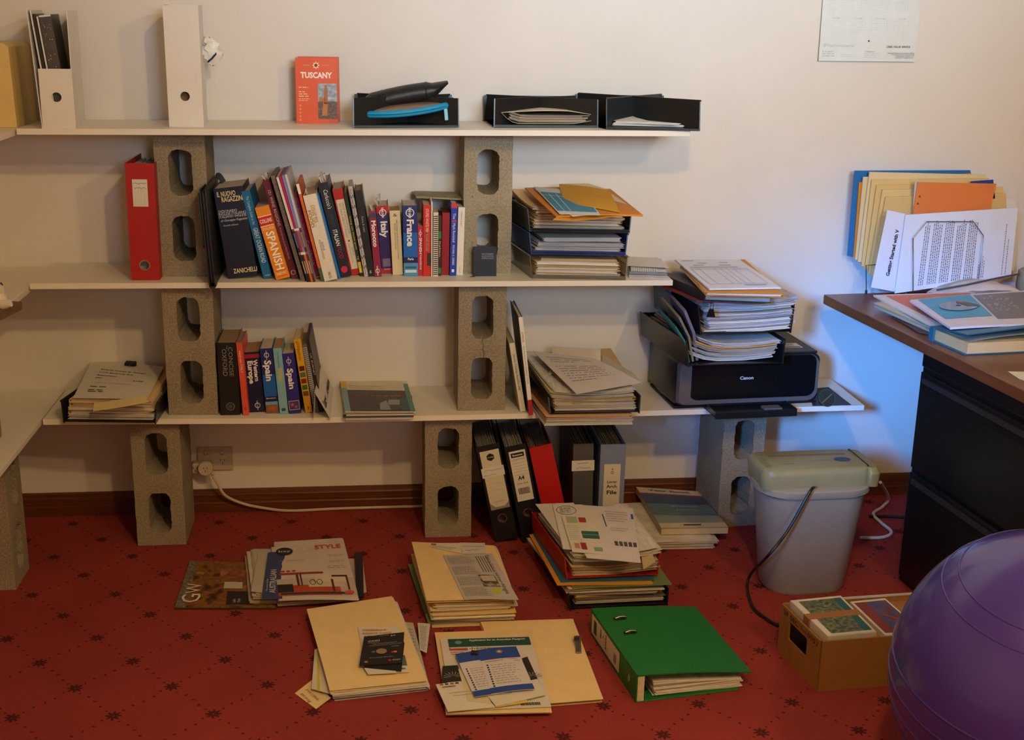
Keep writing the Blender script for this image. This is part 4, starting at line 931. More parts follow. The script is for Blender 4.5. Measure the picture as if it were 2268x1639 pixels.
# school reports lying flat
z = sh3(-.04)
q = rect_front((763, 930), (913, 928), z, .2)
for k, (th, c, lab) in enumerate((( .004, 'c6c0ba', 'white-edged booklet at the bottom of the report pile'), (.004, '4a443f', 'dark booklet second from the bottom of the report pile'), (.003, 'cfcac2', 'thin pale booklet in the middle of the report pile'), (.004, '8a857f', 'grey booklet just under the topmost report'))):
    R = random.Random(k); qq = [V((p.x+R.uniform(-.006, .006), min(p.y, -.07)+.004*k, z)) for p in q]
    sheet('report_booklet', lab, 'booklet', qq, th, M(c, .5, .1, 30), None, (3, 3), None, 'school reports lying on the lowest shelf'); z += th+.0005
qq = quad([(764.5, 913.6), (920.5, 913.6), (901, 846), (753, 842.5)], z+.0005)
o = sheet('report_booklet', 'topmost report with group photograph and pale blue side strip', 'booklet', qq, .003, PAPER('d8cfba'), None, (8, 6), None, 'school reports lying on the lowest shelf')
F, w, h = page_frame(qq, .003, .0022); c_, a_, lq = local(qq); F = PF(lambda s, t, l, lq=lq: mixq(lq, s, t)+V((0, 0, .003+l)), w, h)
patch(o, F, [(0, w*.08, 0, h*.73)], '7fa9b4', 'blue_strip', .0003); patch(o, F, [(0, w*.08, h*.73, h)], 'd8b03a', 'yellow_corner', .0003)
patch(o, F, [(w*.08, w*.93, h*.0, h*.66)], '2b211c', 'photo', .0003, mat=PM(('1c1512', '2b211c', '4a3a30'), 25)); patch(o, F, [(w*.93, w*1.0, 0, h*.9)], '5a8f84', 'teal_edge', .0003)
lettering(o, F, [("PRINCIPAL'S REPORT", w*.36, h*.79, .006, {'w': w*.5}), ('FOR SPEECH DAY 2008', w*.37, h*.72, .006, {'w': w*.5})], '6a6050', 'title_lettering')
for k in range(7):
    x = w*(.25+.09*k+.02*(k > 3)); s_ = .0035+.0007*k
    g = G().disc(F @ V((x, h*.47, .0009)), s_, 12); g.obj('photo_face', M('a2684c', .6), o)
patch(o, F, [[(w*.5, h*.05), (w*.66, h*.05), (w*.62, h*.33), (w*.52, h*.25)], [(w*.62, h*.2), (w*.8, h*.2), (w*.82, h*.36), (w*.66, h*.36)]], '8f98a4', 'photo_shirts', .0006); patch(o, F, [[(w*.8, h*.02), (w*.93, h*.02), (w*.93, h*.42), (w*.84, h*.36)]], '3f5f70', 'photo_coat', .0006)
# two leaning directories
bk3('cream-spined directory of booksellers leaning against the cracked block', (1127.5, 763.5), (1140, 759), (1164, 911.5), (1152.5, 912.5), .20, 'd9cfb4', [('t', 'Directory of Australian Booksellers 2008', .5, .58, .42, '5a2a22', -90, .52)], pages='c8bda2')
bk3('tall white directory with red foot, leaning left', (1149, 703.5), (1157.5, 702.5), (1182, 920.5), (1172.4, 920.6), .22, '3f4e4d', [('r', 0, 1, .16, 1, 'e2ddd2'), ('r', 0, 1, 0, .16, 'b21f24'), ('t', 'AUSTRALIAN', .5, .80, .45, '9a2a24', -90, .10), ('t', 'Book Awards and Literary Residencies', .5, .56, .34, '7a7a78', -90, .30), ('t', '2 0 0 9', .5, .36, .4, '3a3836', -90, .06)])
# left tray of papers with address sheet
z = sh3(-.8)
q = [V((-.925, -.322, z)), V((-.665, -.338, z)), V((-.625, -.03, z)), V((-.85, -.03, z))]
q[0] = onz(140, 937, z); q[1] = onz(345, 940, z); q[2] = V((-.650, -.03, z)); q[3] = V((-.865, -.03, z))
tray('black letter tray at the left end of the lowest shelf, full of files', q, z, .062, '1b1b1d', front=0., slot=True)
qi = shrink(q, .93)
zt, _ = pile(qi, z+.007, [('sheaf', .009, 'cfc8c2', 'white and cream papers filed in the left-end black tray'), ('sheaf', .007, 'd9d2c8', 'white and cream papers filed in the left-end black tray', {'dx': .004}), ('folder', .010, 'd9b070', 'manila folder in the left-end black tray'), ('sheaf', .008, 'd8cfc0', 'white and cream papers filed in the left-end black tray'), ('folder', .012, 'dcb87a', 'manila folder in the left-end black tray', {'side': -1}), ('folder', .010, 'e0c088', 'manila folder in the left-end black tray')], 21, 'files in the left-end tray', f0=lambda s, t: .012*t, jit=.003, rotj=.012, amp=.0015)
qq = quad([(162, 882), (326, 884), (363, 813), (206, 793)], [zt+.004, zt+.004, zt+.020, zt+.022])
o = sheet('address_sheet', 'white typed address sheet clipped on top of the left-end tray', 'paper', qq, .0012, PAPER('d8d3cc'))
c, a_, lq = local(qq); w = (lq[1]-lq[0]).length; h = (lq[3]-lq[0]).length; F = PF(lambda s, t, l, lq=lq: mixq(lq, s, t)+V((0, 0, .0014+l)), w, h)
lettering(o, F, [('To:', w*.12, h*.80, .004, {'w': w*.05}), ('Denis Jones & Assoc', w*.50, h*.72, .0085, {'w': w*.62, 'bold': .05}), ('1/10 Melrich Rd', w*.41, h*.645, .0085, {'w': w*.46, 'bold': .05}), ('Bayswater', w*.31, h*.57, .0085, {'w': w*.28, 'bold': .05}), ('VIC', w*.21, h*.50, .0085, {'w': w*.10, 'bold': .05}), ('3153', w*.76, h*.48, .0085, {'w': w*.14, 'bold': .05}), ('Example: An Flexible Estate', w*.45, h*.38, .005, {'w': w*.48})], '4c4844', 'typed_address')
text_lines(o, F, w*.15, w*.38, h*.14, h*.30, 4, '5a5652', .5, 3, 'typed_sender', .2)
p = onz(290, 803, zt+.030); bc = thing('binder_clip', 'black binder clip on the typed address sheet', 'clip', (p.x, p.y, zt+.022), (0, 0, a_))
G().prism([(-.016, -.010, 0), (-.016, .004, -.004), (-.016, .004, .012), (-.016, -.010, .008)], (.032, 0, 0)).obj('clip_body', M('16161a', .3), bc)
for s_ in (-1, 1): G().tube([(s_*.008, -.010, .008), (s_*.004, -.022, .007), (s_*.007, -.030, .006), (s_*.010, -.022, .007)], .0006, 4).obj('wire_arm', M('b0aeb0', .25, metal=1.), bc)
q = quad([(206, 911), (330, 895), (318, 880), (209, 893)], [zt-.004, zt+.004, zt+.012, zt+.002]); sheet('sticky_note', 'yellowish note curling over the front of the left-end tray', 'note', q, .0006, PAPER('d9c88e'), lambda s, t: .006*s*s)
# big overflowing stack in a black tray hanging over the shelf front
z = sh3(.55); fl, fr = onz(1209, 944, z), onz(1404, 940, z)
q = [fl, fr, V((fr.x-.03, fr.y+.40, z)), V((fl.x-.045, fl.y+.40, z))]; q[2].y = min(q[2].y, -.03); q[3].y = min(q[3].y, -.03)
lab1 = 'magazines and papers at the foot of the tall overhanging stack'
lab2 = 'folder of papers in the upper half of the tall overhanging stack'
zt, _ = pile(q, z+.0005, [('mag', .004, 'c9c4ac', lab1), ('mag', .003, 'b8b6b8', lab1), ('sheaf', .006, 'bdb6b4', lab1), ('folder', .006, 'd8b896', lab1, {'side': 1}), ('folder', .007, 'dba978', lab1)], 31, 'layers of the tall overhanging stack', jit=.005, rotj=.02, amp=.001)
q2 = [p+V((.016, .018, 0)) for p in q]
tray('black letter tray buried in the middle of the tall overhanging stack', shrink(q2, 1.02), zt, .050, '17171a', front=0., slot=False)
zt, _ = pile(shrink(q2, .95), zt+.008, [('sheaf', .008, 'c9c0b2', lab2), ('folder', .008, 'd2c3a4', lab2), ('sheaf', .008, 'cfc4b6', lab2), ('folder', .009, 'd0a83e', lab2, {'side': 1}), ('sheaf', .007, 'd2cabd', lab2), ('folder', .009, 'c9b890', lab2), ('sheaf', .007, 'd6cfc4', lab2)], 33, 'layers of the tall overhanging stack', f0=lambda s, t: .020*t*t, jit=.006, rotj=.03, amp=.002, curl=.008)
zt += .004
for px, zs, c, lab, nm in (([(1240, 845), (1395, 840), (1352, 772), (1190, 782)], [zt, zt, zt+.03, zt+.03], 'c6a676', 'large brown envelope under the letter on the overhanging stack', 'brown_envelope'),
        ([(1215, 830), (1330, 815), (1330, 774), (1225, 768)], [zt+.004, zt+.004, zt+.045, zt+.045], 'd2c8ba', 'cream label sheet poking out behind the letter', 'label_sheet'),
        ([(1330, 828), (1424, 852), (1400, 826), (1335, 786)], [zt+.006, zt+.006, zt+.016, zt+.03], 'b9b3a2', 'printed grey strip beside the letter on the overhanging stack', 'printed_strip'),
        ([(1277, 873), (1421, 848), (1314, 794), (1180, 778)], [zt+.006, zt+.010, zt+.036, zt+.040], 'd0c9c8', 'white typed letter lying askew on top of the overhanging stack', 'letter')):
    q = quad(px, zs); o = sheet(nm, lab, 'paper', q, .001, PAPER(c), lambda s, t: .003*math.sin(3*t)*s)
    c_, a_, lq = local(q); F = frame(lq[0]+V((0, 0, .0018)), lq[1]-lq[0], lq[3]-lq[0]); w = (lq[1]-lq[0]).length; h = (lq[3]-lq[0]).length
c_, a_, lq = local(q)
for k in range(11):                              # typed lines follow the sheet
    if k in (3,): continue
    T = .86-.06*k; g = G(); S0, S1 = .12, (.82 if k not in (2, 10) else .5); N = 26; R = random.Random(k)
    for i in range(N):
        if R.random() < .2: continue
        a0, a1 = S0+(S1-S0)*i/N, S0+(S1-S0)*(i+.75)/N
        pts = [mixq(lq, s_, t_)+V((0, 0, .0016+.003*math.sin(3*t_)*s_)) for s_, t_ in ((a0, T-.009), (a1, T-.009), (a1, T+.009), (a0, T+.009))]
        g.add(pts, [(0, 1, 2, 3)])
    g.obj('typed_line', M('8d8890', .7), o)['kind'] = 'stuff'
# ------------------------------------------------------------------ printer
zp0 = sh3(1.05)
fl, fr = V((.842, -.312, zp0)), V((1.298, -.278, zp0)); ang = math.atan2(fr.y-fl.y, fr.x-fl.x); Wp = (fr-fl).length; Dp = .285; Hp = .160
pr = thing('printer', 'black and silver inkjet printer at the right end of the lowest shelf', 'printer', fl, (0, 0, ang))
bkm = M('17181a', .32, .06, 40, spec=.5); silver = M('6e6a6c', .38, .05, 80, metal=.4)
def rr(x0, x1, z0, z1, r_, y, n=5):
    out = []
    for cx, cz, a0 in ((x1-r_, z0+r_, -90), (x1-r_, z1-r_, 0), (x0+r_, z1-r_, 90), (x0+r_, z0+r_, 180)):
        for k in range(n+1):
            A = math.radians(a0+90*k/n); out.append((cx+r_*math.cos(A), y, cz+r_*math.sin(A)))
    return out
G().loft([rr(.004, Wp-.004, .008, Hp, .022, .014), rr(0, Wp, .004, Hp, .022, .03), rr(-.006, Wp+.006, .004, Hp, .02, .16), rr(0, Wp, .004, Hp, .02, Dp)]).obj('casing', bkm, pr, smooth=True)
G().loft([rr(.012, Wp-.012, .018, Hp-.004, .03, -.002), rr(.004, Wp-.004, .010, Hp-.002, .03, .016)]).obj('silver_bezel', silver, pr, smooth=True)
G().loft([rr(.040, Wp-.022, .032, Hp+.002, .026, -.0045), rr(.036, Wp-.018, .028, Hp, .026, .004)]).obj('front_panel', M('0d0e10', .22, spec=.5), pr, smooth=True)
G().loft([rr(.006, .042, .020, Hp-.012, .016, -.006), rr(.002, .046, .016, Hp-.008, .016, .012)]).obj('silver_corner', silver, pr, smooth=True)
G().box(.01, Wp-.01, .02, Dp-.01, Hp-.002, Hp+.006).obj('scanner_lid', M('1d1e20', .4), pr, bevel=.004)
G().box(.0, Wp, .02, Dp-.02, 0, .008).obj('base', M('101012', .5), pr, bevel=.003)
F = frame((0, -.0052, 0), (1, 0, 0), (0, 0, 1))
lettering(pr, F, [('Canon', Wp*.47, Hp*.60, .0095, {'w': .043, 'bold': .05})], 'cfcdc8', 'brand_lettering')
F2 = frame((Wp*.78, .06, Hp+.0062), (1, 0, 0), (0, 1, 0)); patch(pr, F2, [(0, .06, 0, .055)], 'c9c6c2', 'lid_sticker', .0004); patch(pr, F2, [(.004, .056, .004, .016)], '5a5a60', 'sticker_print', .0007); text_lines(pr, F2, .006, .05, .024, .05, 3, '6a6a70', .5, 5, 'sticker_text')
G().box(Wp+.0045, Wp+.0065, .06, .12, Hp*.5, Hp*.8).obj('card_slot', M('3a3a3c', .4), pr)
# paper cassette sticking out below
ot = thing('output_tray', 'black pull-out paper tray sticking forward under the printer', 'tray', V((fl.x+.10, fl.y-.075, zp0+.0005)), (0, 0, ang))
G().box(0, .255, 0, .12, 0, .004).obj('tray_floor', M('1b1b1d', .35), ot); G().box(0, .255, -.003, 0, -.004, .018).obj('front_lip', bkm, ot, bevel=.002)
for x in (0, .252): G().box(x, x+.003, 0, .12, 0, .018).obj('side_wall', bkm, ot)
G().box(.165, .222, .028, .062, .004, .013).obj('paper_guide', M('5b5853', .5), ot, bevel=.003); G().box(.115, .14, .012, .022, .004, .007).obj('slider', M('77736c', .5), ot); G().box(.09, .16, .03, .04, .004, .006).obj('rail', M('3a3a3a', .5), ot)
# black card and small disc near the board end
q = quad([(1800, 899), (1885, 897), (1835, 858), (1790, 862)], sh3(1.38)+.0004); sheet('black_card', 'black card lying flat at the right end of the lowest shelf', 'card', q, .0012, M('2b2623', .5))
p = onz(1834, 900, sh3(1.34)); ds = thing('lens_cap', 'small round dark green disc leaning on the printer side', 'disc', (p.x, p.y, sh3(1.34)), (math.radians(-28), 0, .1))
R_ = .026
G().loft([[(R_*math.cos(2*math.pi*j/28)*s, y, R_+R_*math.sin(2*math.pi*j/28)*s) for j in range(28)] for s, y in ((.96, 0), (1, .002), (1, .008), (.95, .010))]).obj('disc_body', M('29332c', .35, .2, 50), ds, smooth=True)
G().tube([(R_*1.0*math.cos(A), -.0004, R_+R_*math.sin(A)) for A in [2*math.pi*j/28 for j in range(28)]], .0016, 5, True).obj('rim', M('3d463e', .35), ds)
G().prism([(-.020, -.001, .012), (-.018, -.001, .010), (.018, -.001, .036), (.016, -.001, .038)], (0, -.0012, 0)).obj('brown_stripe', M('7a5f42', .5), ds)
# trays and papers heaped on the printer
zt0 = zp0+Hp+.0065
def L(u, v, y): return ony(u, v, y)
fa, fb = onz(1527, 812, zt0), onz(1728, 806, zt0)
q = [fa, fb, V((fb.x-.03, -.05, zt0)), V((fa.x-.055, -.05, zt0))]
tray('black letter tray standing directly on the printer lid', shrink(q, 1.04), zt0, .075, '141416', front=0., slot=False)
y0 = fa.y
zl = lambda u, v: ony(u, v, y0).z
labA = 'newspapers and papers in the tray on the printer lid'
h1_ = zl(1560, 765)-zt0
zA, _ = pile(shrink(q, .93), zt0+.008, [('sheaf', .010, 'cfc7bb', labA), ('sheaf', .010, 'b9ad9c', labA), ('mag', .005, '8f8376', labA, {'name': 'newspaper', 'cat': 'newspaper'}), ('sheaf', .010, 'a89a86', labA), ('mag', .004, 'c28a3c', labA, {'dx': .012, 'name': 'orange_folder', 'cat': 'folder'}), ('sheaf', .012, 'c0bab6', labA, {'dx': .014})], 41, 'papers in the tray on the printer', f0=lambda s, t: .030*max(0, .35-s)**2*6+.012*max(0, s-.7)*2, jit=.005, rotj=.03, amp=.003)
# teal folder and newspapers standing at the left of that tray
for k, (c, lab, dx, hh, lean) in enumerate((('1f6f6a', 'teal plastic folder standing at the left in the printer-top tray', -.020, .125, -.50), ('7c7060', 'brown newspaper bundle bent up beside the teal folder', -.008, .150, -.42), ('6a6470', 'magazine curled up in the left of the printer-top tray', .006, .165, -.36))):
    s_ = thing('upright_folder', lab, 'folder', (fa.x+dx+.02, fa.y+.008+.010*k, zt0+.009), (0, lean*.9, 0), 'papers bent up in the tray on the printer')
    G().loft([[(x, y, zz) for x, y, zz in ((0, 0, 0), (.004+.002*k, 0, 0), (.003+.002*k, .22, 0), (0, .22, 0))], [(.012, 0, hh*.5), (.016+.002*k, 0, hh*.5), (.015+.002*k, .21, hh*.55), (.011, .21, hh*.55)], [(.004, 0, hh*.92), (.008+.002*k, 0, hh*.94), (.006+.002*k, .20, hh*1.05), (.002, .20, hh*1.05)]]).obj('folded_sheets', M(c, .5, .2, 25), s_, smooth=True)
zB = max(zA, zl(1560, 745))
q3 = [V((p.x+.030, p.y+.012*(i < 2), zB)) for i, p in enumerate(q)]
tray('black letter tray, upper one of the heap on the printer', shrink(q3, 1.0), zB, .085, '141416', front=0., slot=False)
labB = 'bundle of papers in the upper tray on the printer'
zC, _ = pile(shrink(q3, .97, dx=.010), zB+.008, [('folder', .010, 'c9a778', labB), ('sheaf', .014, 'c4bebe', labB, {'dx': .006}), ('folder', .010, 'cbb090', labB, {'side': 1}), ('sheaf', .014, 'b9b0b4', labB), ('folder', .009, 'c8b296', labB, {'dx': .006}), ('sheaf', .012, 'c6c0c4', labB), ('sheaf', .010, 'cabfae', labB, {'dx': .006}), ('sheaf', .009, 'b4aeb8', labB, {'dx': .012})], 43, 'papers in the upper tray on the printer', f0=lambda s, t: .010*max(0, s-.6)-.006*(1-s), jit=.007, rotj=.04, amp=.004, curl=.006)
q4 = quad([(1660, 722), (1667, 714), (1625, 702), (1585, 702)], zB+.05)
zD = zC+.003
fl4, fr4 = onz(1562, 668, zD), onz(1706, 674, zD)
q4 = [fl4, fr4, V((fr4.x-.05, min(-.02, fr4.y+.27), zD)), V((fl4.x-.075, min(-.02, fl4.y+.27), zD))]
sheet('red_magazine', 'red-edged magazine slipped under the black notebook on the heap', 'magazine', [p+V((-.022, .010, -.002)) for p in q4], .003, M('7a2a22', .5, .3, 30))
o = sheet('black_notebook', 'thick black hardback notebook near the top of the printer heap', 'notebook', [p+V((0, 0, .003)) for p in q4], .003, M('232122', .5, .15, 40)); c_, a_, lq = local(q4)
G().slab([p*.985+V((0, 0, .003)) for p in lq], .020, (2, 2)).obj('page_block', M('a99f90', .8, .3, 30, stretch=(1, 1, 60)), o); G().slab([p+V((0, 0, .023)) for p in lq], .003, (2, 2)).obj('upper_cover', M('232122', .5, .15, 40), o); G().prism([lq[0]+V((-.003, 0, 0)), lq[0], lq[0]+V((0, 0, .026)), lq[0]+V((-.003, 0, .026))], lq[3]-lq[0]).obj('spine', M('232122', .5, .15, 40), o)
zE = zD+.031
qo = quad([(1563, 655), (1738, 659), (1650, 580), (1506, 594)], [zE, zE, zE+.010, zE+.010]); 
for p in qo: p.y = min(p.y, -.015)
o = folder('orange cardboard folder right under the white form on the printer heap', qo, .009, 'd58c2a', 77, None, None, 'orange_folder', tab=False)
qf = quad([(1570, 643), (1731, 640), (1638, 577), (1492, 577)], [zE+.012, zE+.012, zE+.024, zE+.024])
for p in qf: p.y = min(p.y, -.012)
o = sheet('printed_form', 'white printed form with a ruled table on top of the printer heap', 'paper', qf, .004, PAPER('dcd9dc'), None, (6, 6), None, None, n=3, seed=2, jit=.002)
c_, a_, lq = local(qf); F = frame(lq[0]+V((0, 0, .0042)), lq[1]-lq[0], lq[3]-lq[0]); w = (lq[1]-lq[0]).length; h = (lq[3]-lq[0]).length
P4 = lambda s, t: mixq(lq, s, t)+V((0, 0, .0046))
for T in (.62, .66, .14): 
    G().add([P4(.08, T), P4(.90, T), P4(.90, T+.006), P4(.08, T+.006)], [(0, 1, 2, 3)]).obj('ruled_line', M('9a98a6', .7), o)
for S in (.08, .20, .42, .52, .60, .70, .90):
    G().add([P4(S, .14), P4(S+.005, .14), P4(S+.005, .66), P4(S, .66)], [(0, 1, 2, 3)]).obj('ruled_line', M('9a98a6', .7), o)
for i, (s0, s1, T) in enumerate(((.10, .27, .93), (.28, .42, .84), (.62, .74, .86), (.18, .34, .77), (.56, .74, .77), (.1, .8, .70), (.55, .85, .09))):
    G().add([P4(s0, T), P4(s1, T), P4(s1, T+.02), P4(s0, T+.02)], [(0, 1, 2, 3)]).obj('printed_text', M('a3a1ac', .7), o)
p = onz(1574, 695, zD-.03); bc = thing('binder_clip', 'black binder clip gripping papers in the upper printer-top tray', 'clip', (p.x, p.y, zC-.035))
G().prism([(-.012, -.006, 0), (.012, -.006, 0), (.006, -.008, .022), (-.006, -.008, .022)], (0, .006, 0)).obj('clip_body', M('141416', .3), bc); G().tube([(-.004, -.008, .02), (-.003, -.010, .045), (.003, -.010, .045), (.004, -.008, .02)], .001, 5).obj('wire_arm', M('2a2a2c', .3, metal=.6), bc)
# ------------------------------------------------------------------ lever arch files on the carpet
GA = 'lever arch files standing under the lowest shelf'
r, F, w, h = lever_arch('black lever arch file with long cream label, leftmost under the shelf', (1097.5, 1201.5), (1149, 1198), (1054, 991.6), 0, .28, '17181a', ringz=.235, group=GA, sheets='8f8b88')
sl = patch(r, F, [(w*.10, w*.93, h*.335, h*.945)], 'cfc7b4', 'spine_label', .0006); patch(sl, F, [[(w*.10, h*.335), (w*.93, h*.335), (w*.93, h*.40), (w*.72, h*.36), (w*.32, h*.36), (w*.10, h*.41)]], '8d8578', 'label_border', .0008)
hx = [(w*.52+w*.18*math.sin(k*math.pi/3), h*.875+w*.18*math.cos(k*math.pi/3)) for k in range(6)]; patch(sl, F, [hx], '1a1a1a', 'hexagon_logo', .0009)
lettering(sl, F, [('marbig', w*.52, h*.875, .0045, {'w': w*.24, 'lift': .0013})], 'd8d2c4', 'logo_lettering'); lettering(sl, F, [('Lever Arch File', w*.52, h*.415, .0042, {'w': w*.42, 'lift': .001})], '4a453c', 'label_lettering')
patch(sl, F, [(w*.02, w*1.0, h*.675, h*.775)], 'd6d2cc', 'handwritten_label', .0012); g = G(); scribble(g, F, w*.12, w*.92, h*.745, .009, 6, .0004, .0018); scribble(g, F, w*.10, w*.66, h*.70, .007, 7, .0004, .0018); g.obj('handwriting', M('4a5a8a', .7), sl)
patch(sl, F, [(w*.16, w*.88, h*(.47+.065*k), h*(.472+.065*k)) for k in range(3)], 'a8a08e', 'ruled_lines', .0009)
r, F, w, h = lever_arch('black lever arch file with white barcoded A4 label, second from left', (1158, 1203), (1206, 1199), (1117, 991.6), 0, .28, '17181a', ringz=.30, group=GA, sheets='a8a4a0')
sl = patch(r, F, [(w*.14, w*.90, h*.43, h*.945)], 'd3cdc6', 'spine_label', .0006); patch(sl, F, [(w*.22, w*.82, h*.88, h*.925)], '141414', 'label_bar', .0009)
lettering(sl, F, [('Beautone', w*.52, h*.902, .0055, {'w': w*.46, 'lift': .0013, 'bold': .03})], 'e8e4dc', 'brand_lettering'); lettering(sl, F, [('A4', w*.50, h*.665, .013, {'w': w*.30, 'bold': .04, 'lift': .001}), ('Lever Arch', w*.52, h*.61, .006, {'w': w*.50, 'lift': .001})], '1a1a1a', 'label_lettering')
g = G(); R = random.Random(2); x = w*.27
while x < w*.77:
    d = R.uniform(.0006, .002); g.add([F @ V((x, h*.50, .001)), F @ V((x+d, h*.50, .001)), F @ V((x+d, h*.565, .001)), F @ V((x, h*.565, .001))], [(0, 1, 2, 3)]); x += d+R.uniform(.0006, .0016)
g.obj('barcode', M('1c1c1c', .6), sl)['kind'] = 'stuff'
patch(sl, F, [(w*.2, w*.84, h*(.70+.03*k), h*(.702+.03*k)) for k in range(6)], '77726c', 'ruled_lines', .0009); g = G(); scribble(g, F, w*.3, w*.8, h*.862, .006, 8, .0004, .0012); g.obj('handwriting', M('a03a40', .7), sl)
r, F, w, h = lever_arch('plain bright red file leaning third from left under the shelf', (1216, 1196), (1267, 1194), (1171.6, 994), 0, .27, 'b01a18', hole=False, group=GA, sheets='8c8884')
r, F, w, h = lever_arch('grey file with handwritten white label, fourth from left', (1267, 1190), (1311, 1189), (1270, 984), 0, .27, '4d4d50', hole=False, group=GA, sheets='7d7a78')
sl = patch(r, F, [(-.004, w*1.05, h*.715, h*.825)], 'd2cdc6', 'spine_label', .0008); g = G(); scribble(g, F, w*.2, w*.75, h*.795, .006, 9, .0004, .0014); scribble(g, F, w*.15, w*.9, h*.745, .007, 10, .0004, .0014); g.obj('handwriting', M('3a3836', .7), sl)
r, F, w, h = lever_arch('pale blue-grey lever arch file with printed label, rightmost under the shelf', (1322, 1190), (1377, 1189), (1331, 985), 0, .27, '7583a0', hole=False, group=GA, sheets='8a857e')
sl = patch(r, F, [(w*.17, w*.82, h*.20, h*.79)], 'cfc6b6', 'spine_label', .0006); lettering(sl, F, [('Lever', w*.50, h*.60, .009, {'w': w*.40, 'bold': .02, 'lift': .001}), ('Arch', w*.50, h*.55, .010, {'w': w*.42, 'bold': .03, 'lift': .001}), ('File', w*.50, h*.485, .012, {'w': w*.40, 'bold': .04, 'lift': .001}), ('A4', w*.46, h*.265, .010, {'w': w*.24, 'bold': .03, 'lift': .001})], '2a2724', 'label_lettering')
g = G(); ringp(g, F, w*.5, h*.70, .0028, .0045, 16, .001); ringp(g, F, w*.5, h*.735, .0015, .003, 12, .001); g.obj('label_crest', M('4a463f', .6), sl)
patch(sl, F, [(w*(.28+.07*k), w*(.30+.07*k+.02*(k % 2)), h*.205, h*.24) for k in range(7)], '2a2724', 'barcode', .0009)

# ------------------------------------------------------------------ paper stacks on the carpet
# right-hand ream pile with blue paperback
q = rect_front((1442, 1220), (1586, 1217), 0, .30); lab = 'loose white paper in the pile right of the blue-grey file'
q = [q[0], q[1], V((q[1].x-.01, q[1].y+.31, 0)), V((q[0].x-.02, q[0].y+.31, 0))]
zt, _ = pile(q, .0005, [('sheaf', .016, 'cfc4b8', lab, {'sc': 1.}), ('sheaf', .008, 'd2c8bc', lab, {'dx': .008}), ('sheaf', .006, 'd3cac0', lab, {'dx': -.012, 'rot': .06})], 51, 'loose papers right of the files', jit=.006, rotj=.03, amp=.002)
qb = quad([(1465, 1171), (1613, 1168), (1546, 1089), (1409, 1079)], zt+.022)
o = sheet('paperback', 'thick paperback with hazy blue seascape cover lying on the loose paper', 'book', [p-V((0, 0, .020)) for p in qb], .0195, M('cbb894', .8, .2, 30, stretch=(1, 1, 60)), None, (2, 2))
c_, a_, lq = local(qb); w = (lq[1]-lq[0]).length; h = (lq[3]-lq[0]).length; F = PF(lambda s, t, l, lq=lq: mixq(lq, s, t)+V((0, 0, .0205+l)), w, h)
G().slab([p+V((0, 0, .0195)) for p in lq], .001, (2, 2)).obj('front_cover', M('5a7480', .45, .35, 14, stretch=(1, 6, 1)), o)
P4 = lambda s, t, l=.0212: mixq(lq, s, t)+V((0, 0, l))
for nm, t0, t1, c in (('title_strip', .86, 1., 'c9b89c'), ('red_rule', .835, .86, 'a03a30'), ('foot_strip', 0, .12, 'cdbf9e'), ('dark_band', .6, .835, '3f4a66'), ('pale_band', .12, .3, '8a9488')):
    G().add([P4(0, t0), P4(1, t0), P4(1, t1), P4(0, t1)], [(0, 1, 2, 3)]).obj(nm, M(c, .5, .1, 30), o)
lettering(o, F, [('Year Book', w*.5, h*.925, .016, {'w': w*.7, 'bold': .05, 'lift': .0022})], '2f7f93', 'title_lettering'); lettering(o, F, [('Blizzard', w*.55, h*.52, .011, {'w': w*.4, 'lift': .0022, 'shear': .2}), ('Harbour', w*.6, h*.43, .011, {'w': w*.4, 'lift': .0022, 'shear': .2})], 'a9b6bc', 'cover_lettering')
patch(o, F, [(w*.36, w*.62, h*.05, h*.075)], '3a3a38', 'publisher_line', .002)
# heap with black tray, magazines, red tray and flyers
z = 0
fl, fr = onz(1264, 1350, 0), onz(1476, 1340, 0)
q = [fl, fr, V((fr.x-.035, fr.y+.34, 0)), V((fl.x-.05, fl.y+.34, 0))]
tray('black letter tray on the carpet at the foot of the red-tray heap', shrink(q, 1.02), .0005, .045, '131315', front=0., slot=False)
lab = 'papers in the black tray at the foot of the heap'
zt, _ = pile(shrink(q, .93), .008, [('sheaf', .009, 'b3aa9c', lab), ('sheaf', .007, '6a625a', lab), ('folder', .008, 'c89038', lab), ('sheaf', .006, 'b9b0a2', lab)], 61, 'lower layers of the red-tray heap', jit=.008, rotj=.05, amp=.002)
zt += .004; lab = 'magazine or folder under the red tray of the heap'
q2 = [V((p.x-.012, p.y+.01, zt)) for p in q]
zt, _ = pile(q2, zt, [('mag', .004, 'c6bfb0', lab, {'sc': 1.02}), ('mag', .004, '38342c', lab), ('folder', .008, 'cdb48c', lab, {'side': 1, 'sc': 1.02, 'rot': .05}), ('mag', .003, '6a7a4a', lab, {'dx': .015, 'sc': 1.03}), ('mag', .003, 'd08a30', lab, {'dx': -.016, 'rot': -.05, 'name': 'orange_envelope', 'cat': 'envelope'}), ('mag', .003, '2c5a70', lab, {'dx': -.010, 'rot': -.04})], 63, 'middle layers of the red-tray heap', jit=.007, rotj=.05, amp=.002)
q3 = [V((p.x-.006*(i in (1, 2))+.002, p.y+.02, zt)) for i, p in enumerate(q2)]
redm = M('9a1a18', .45, .05, 30)
tray('bright red letter tray in the middle of the heap of flyers', shrink(q3, .98), zt, .062, '', mat=redm, front=0., slot=False, back=True, name='red_letter_tray')
lab3 = 'papers and folders packed in the red tray of the heap'
ov = lambda s, t: .018*max(0, s-.5)*2*(.6+.4*t)
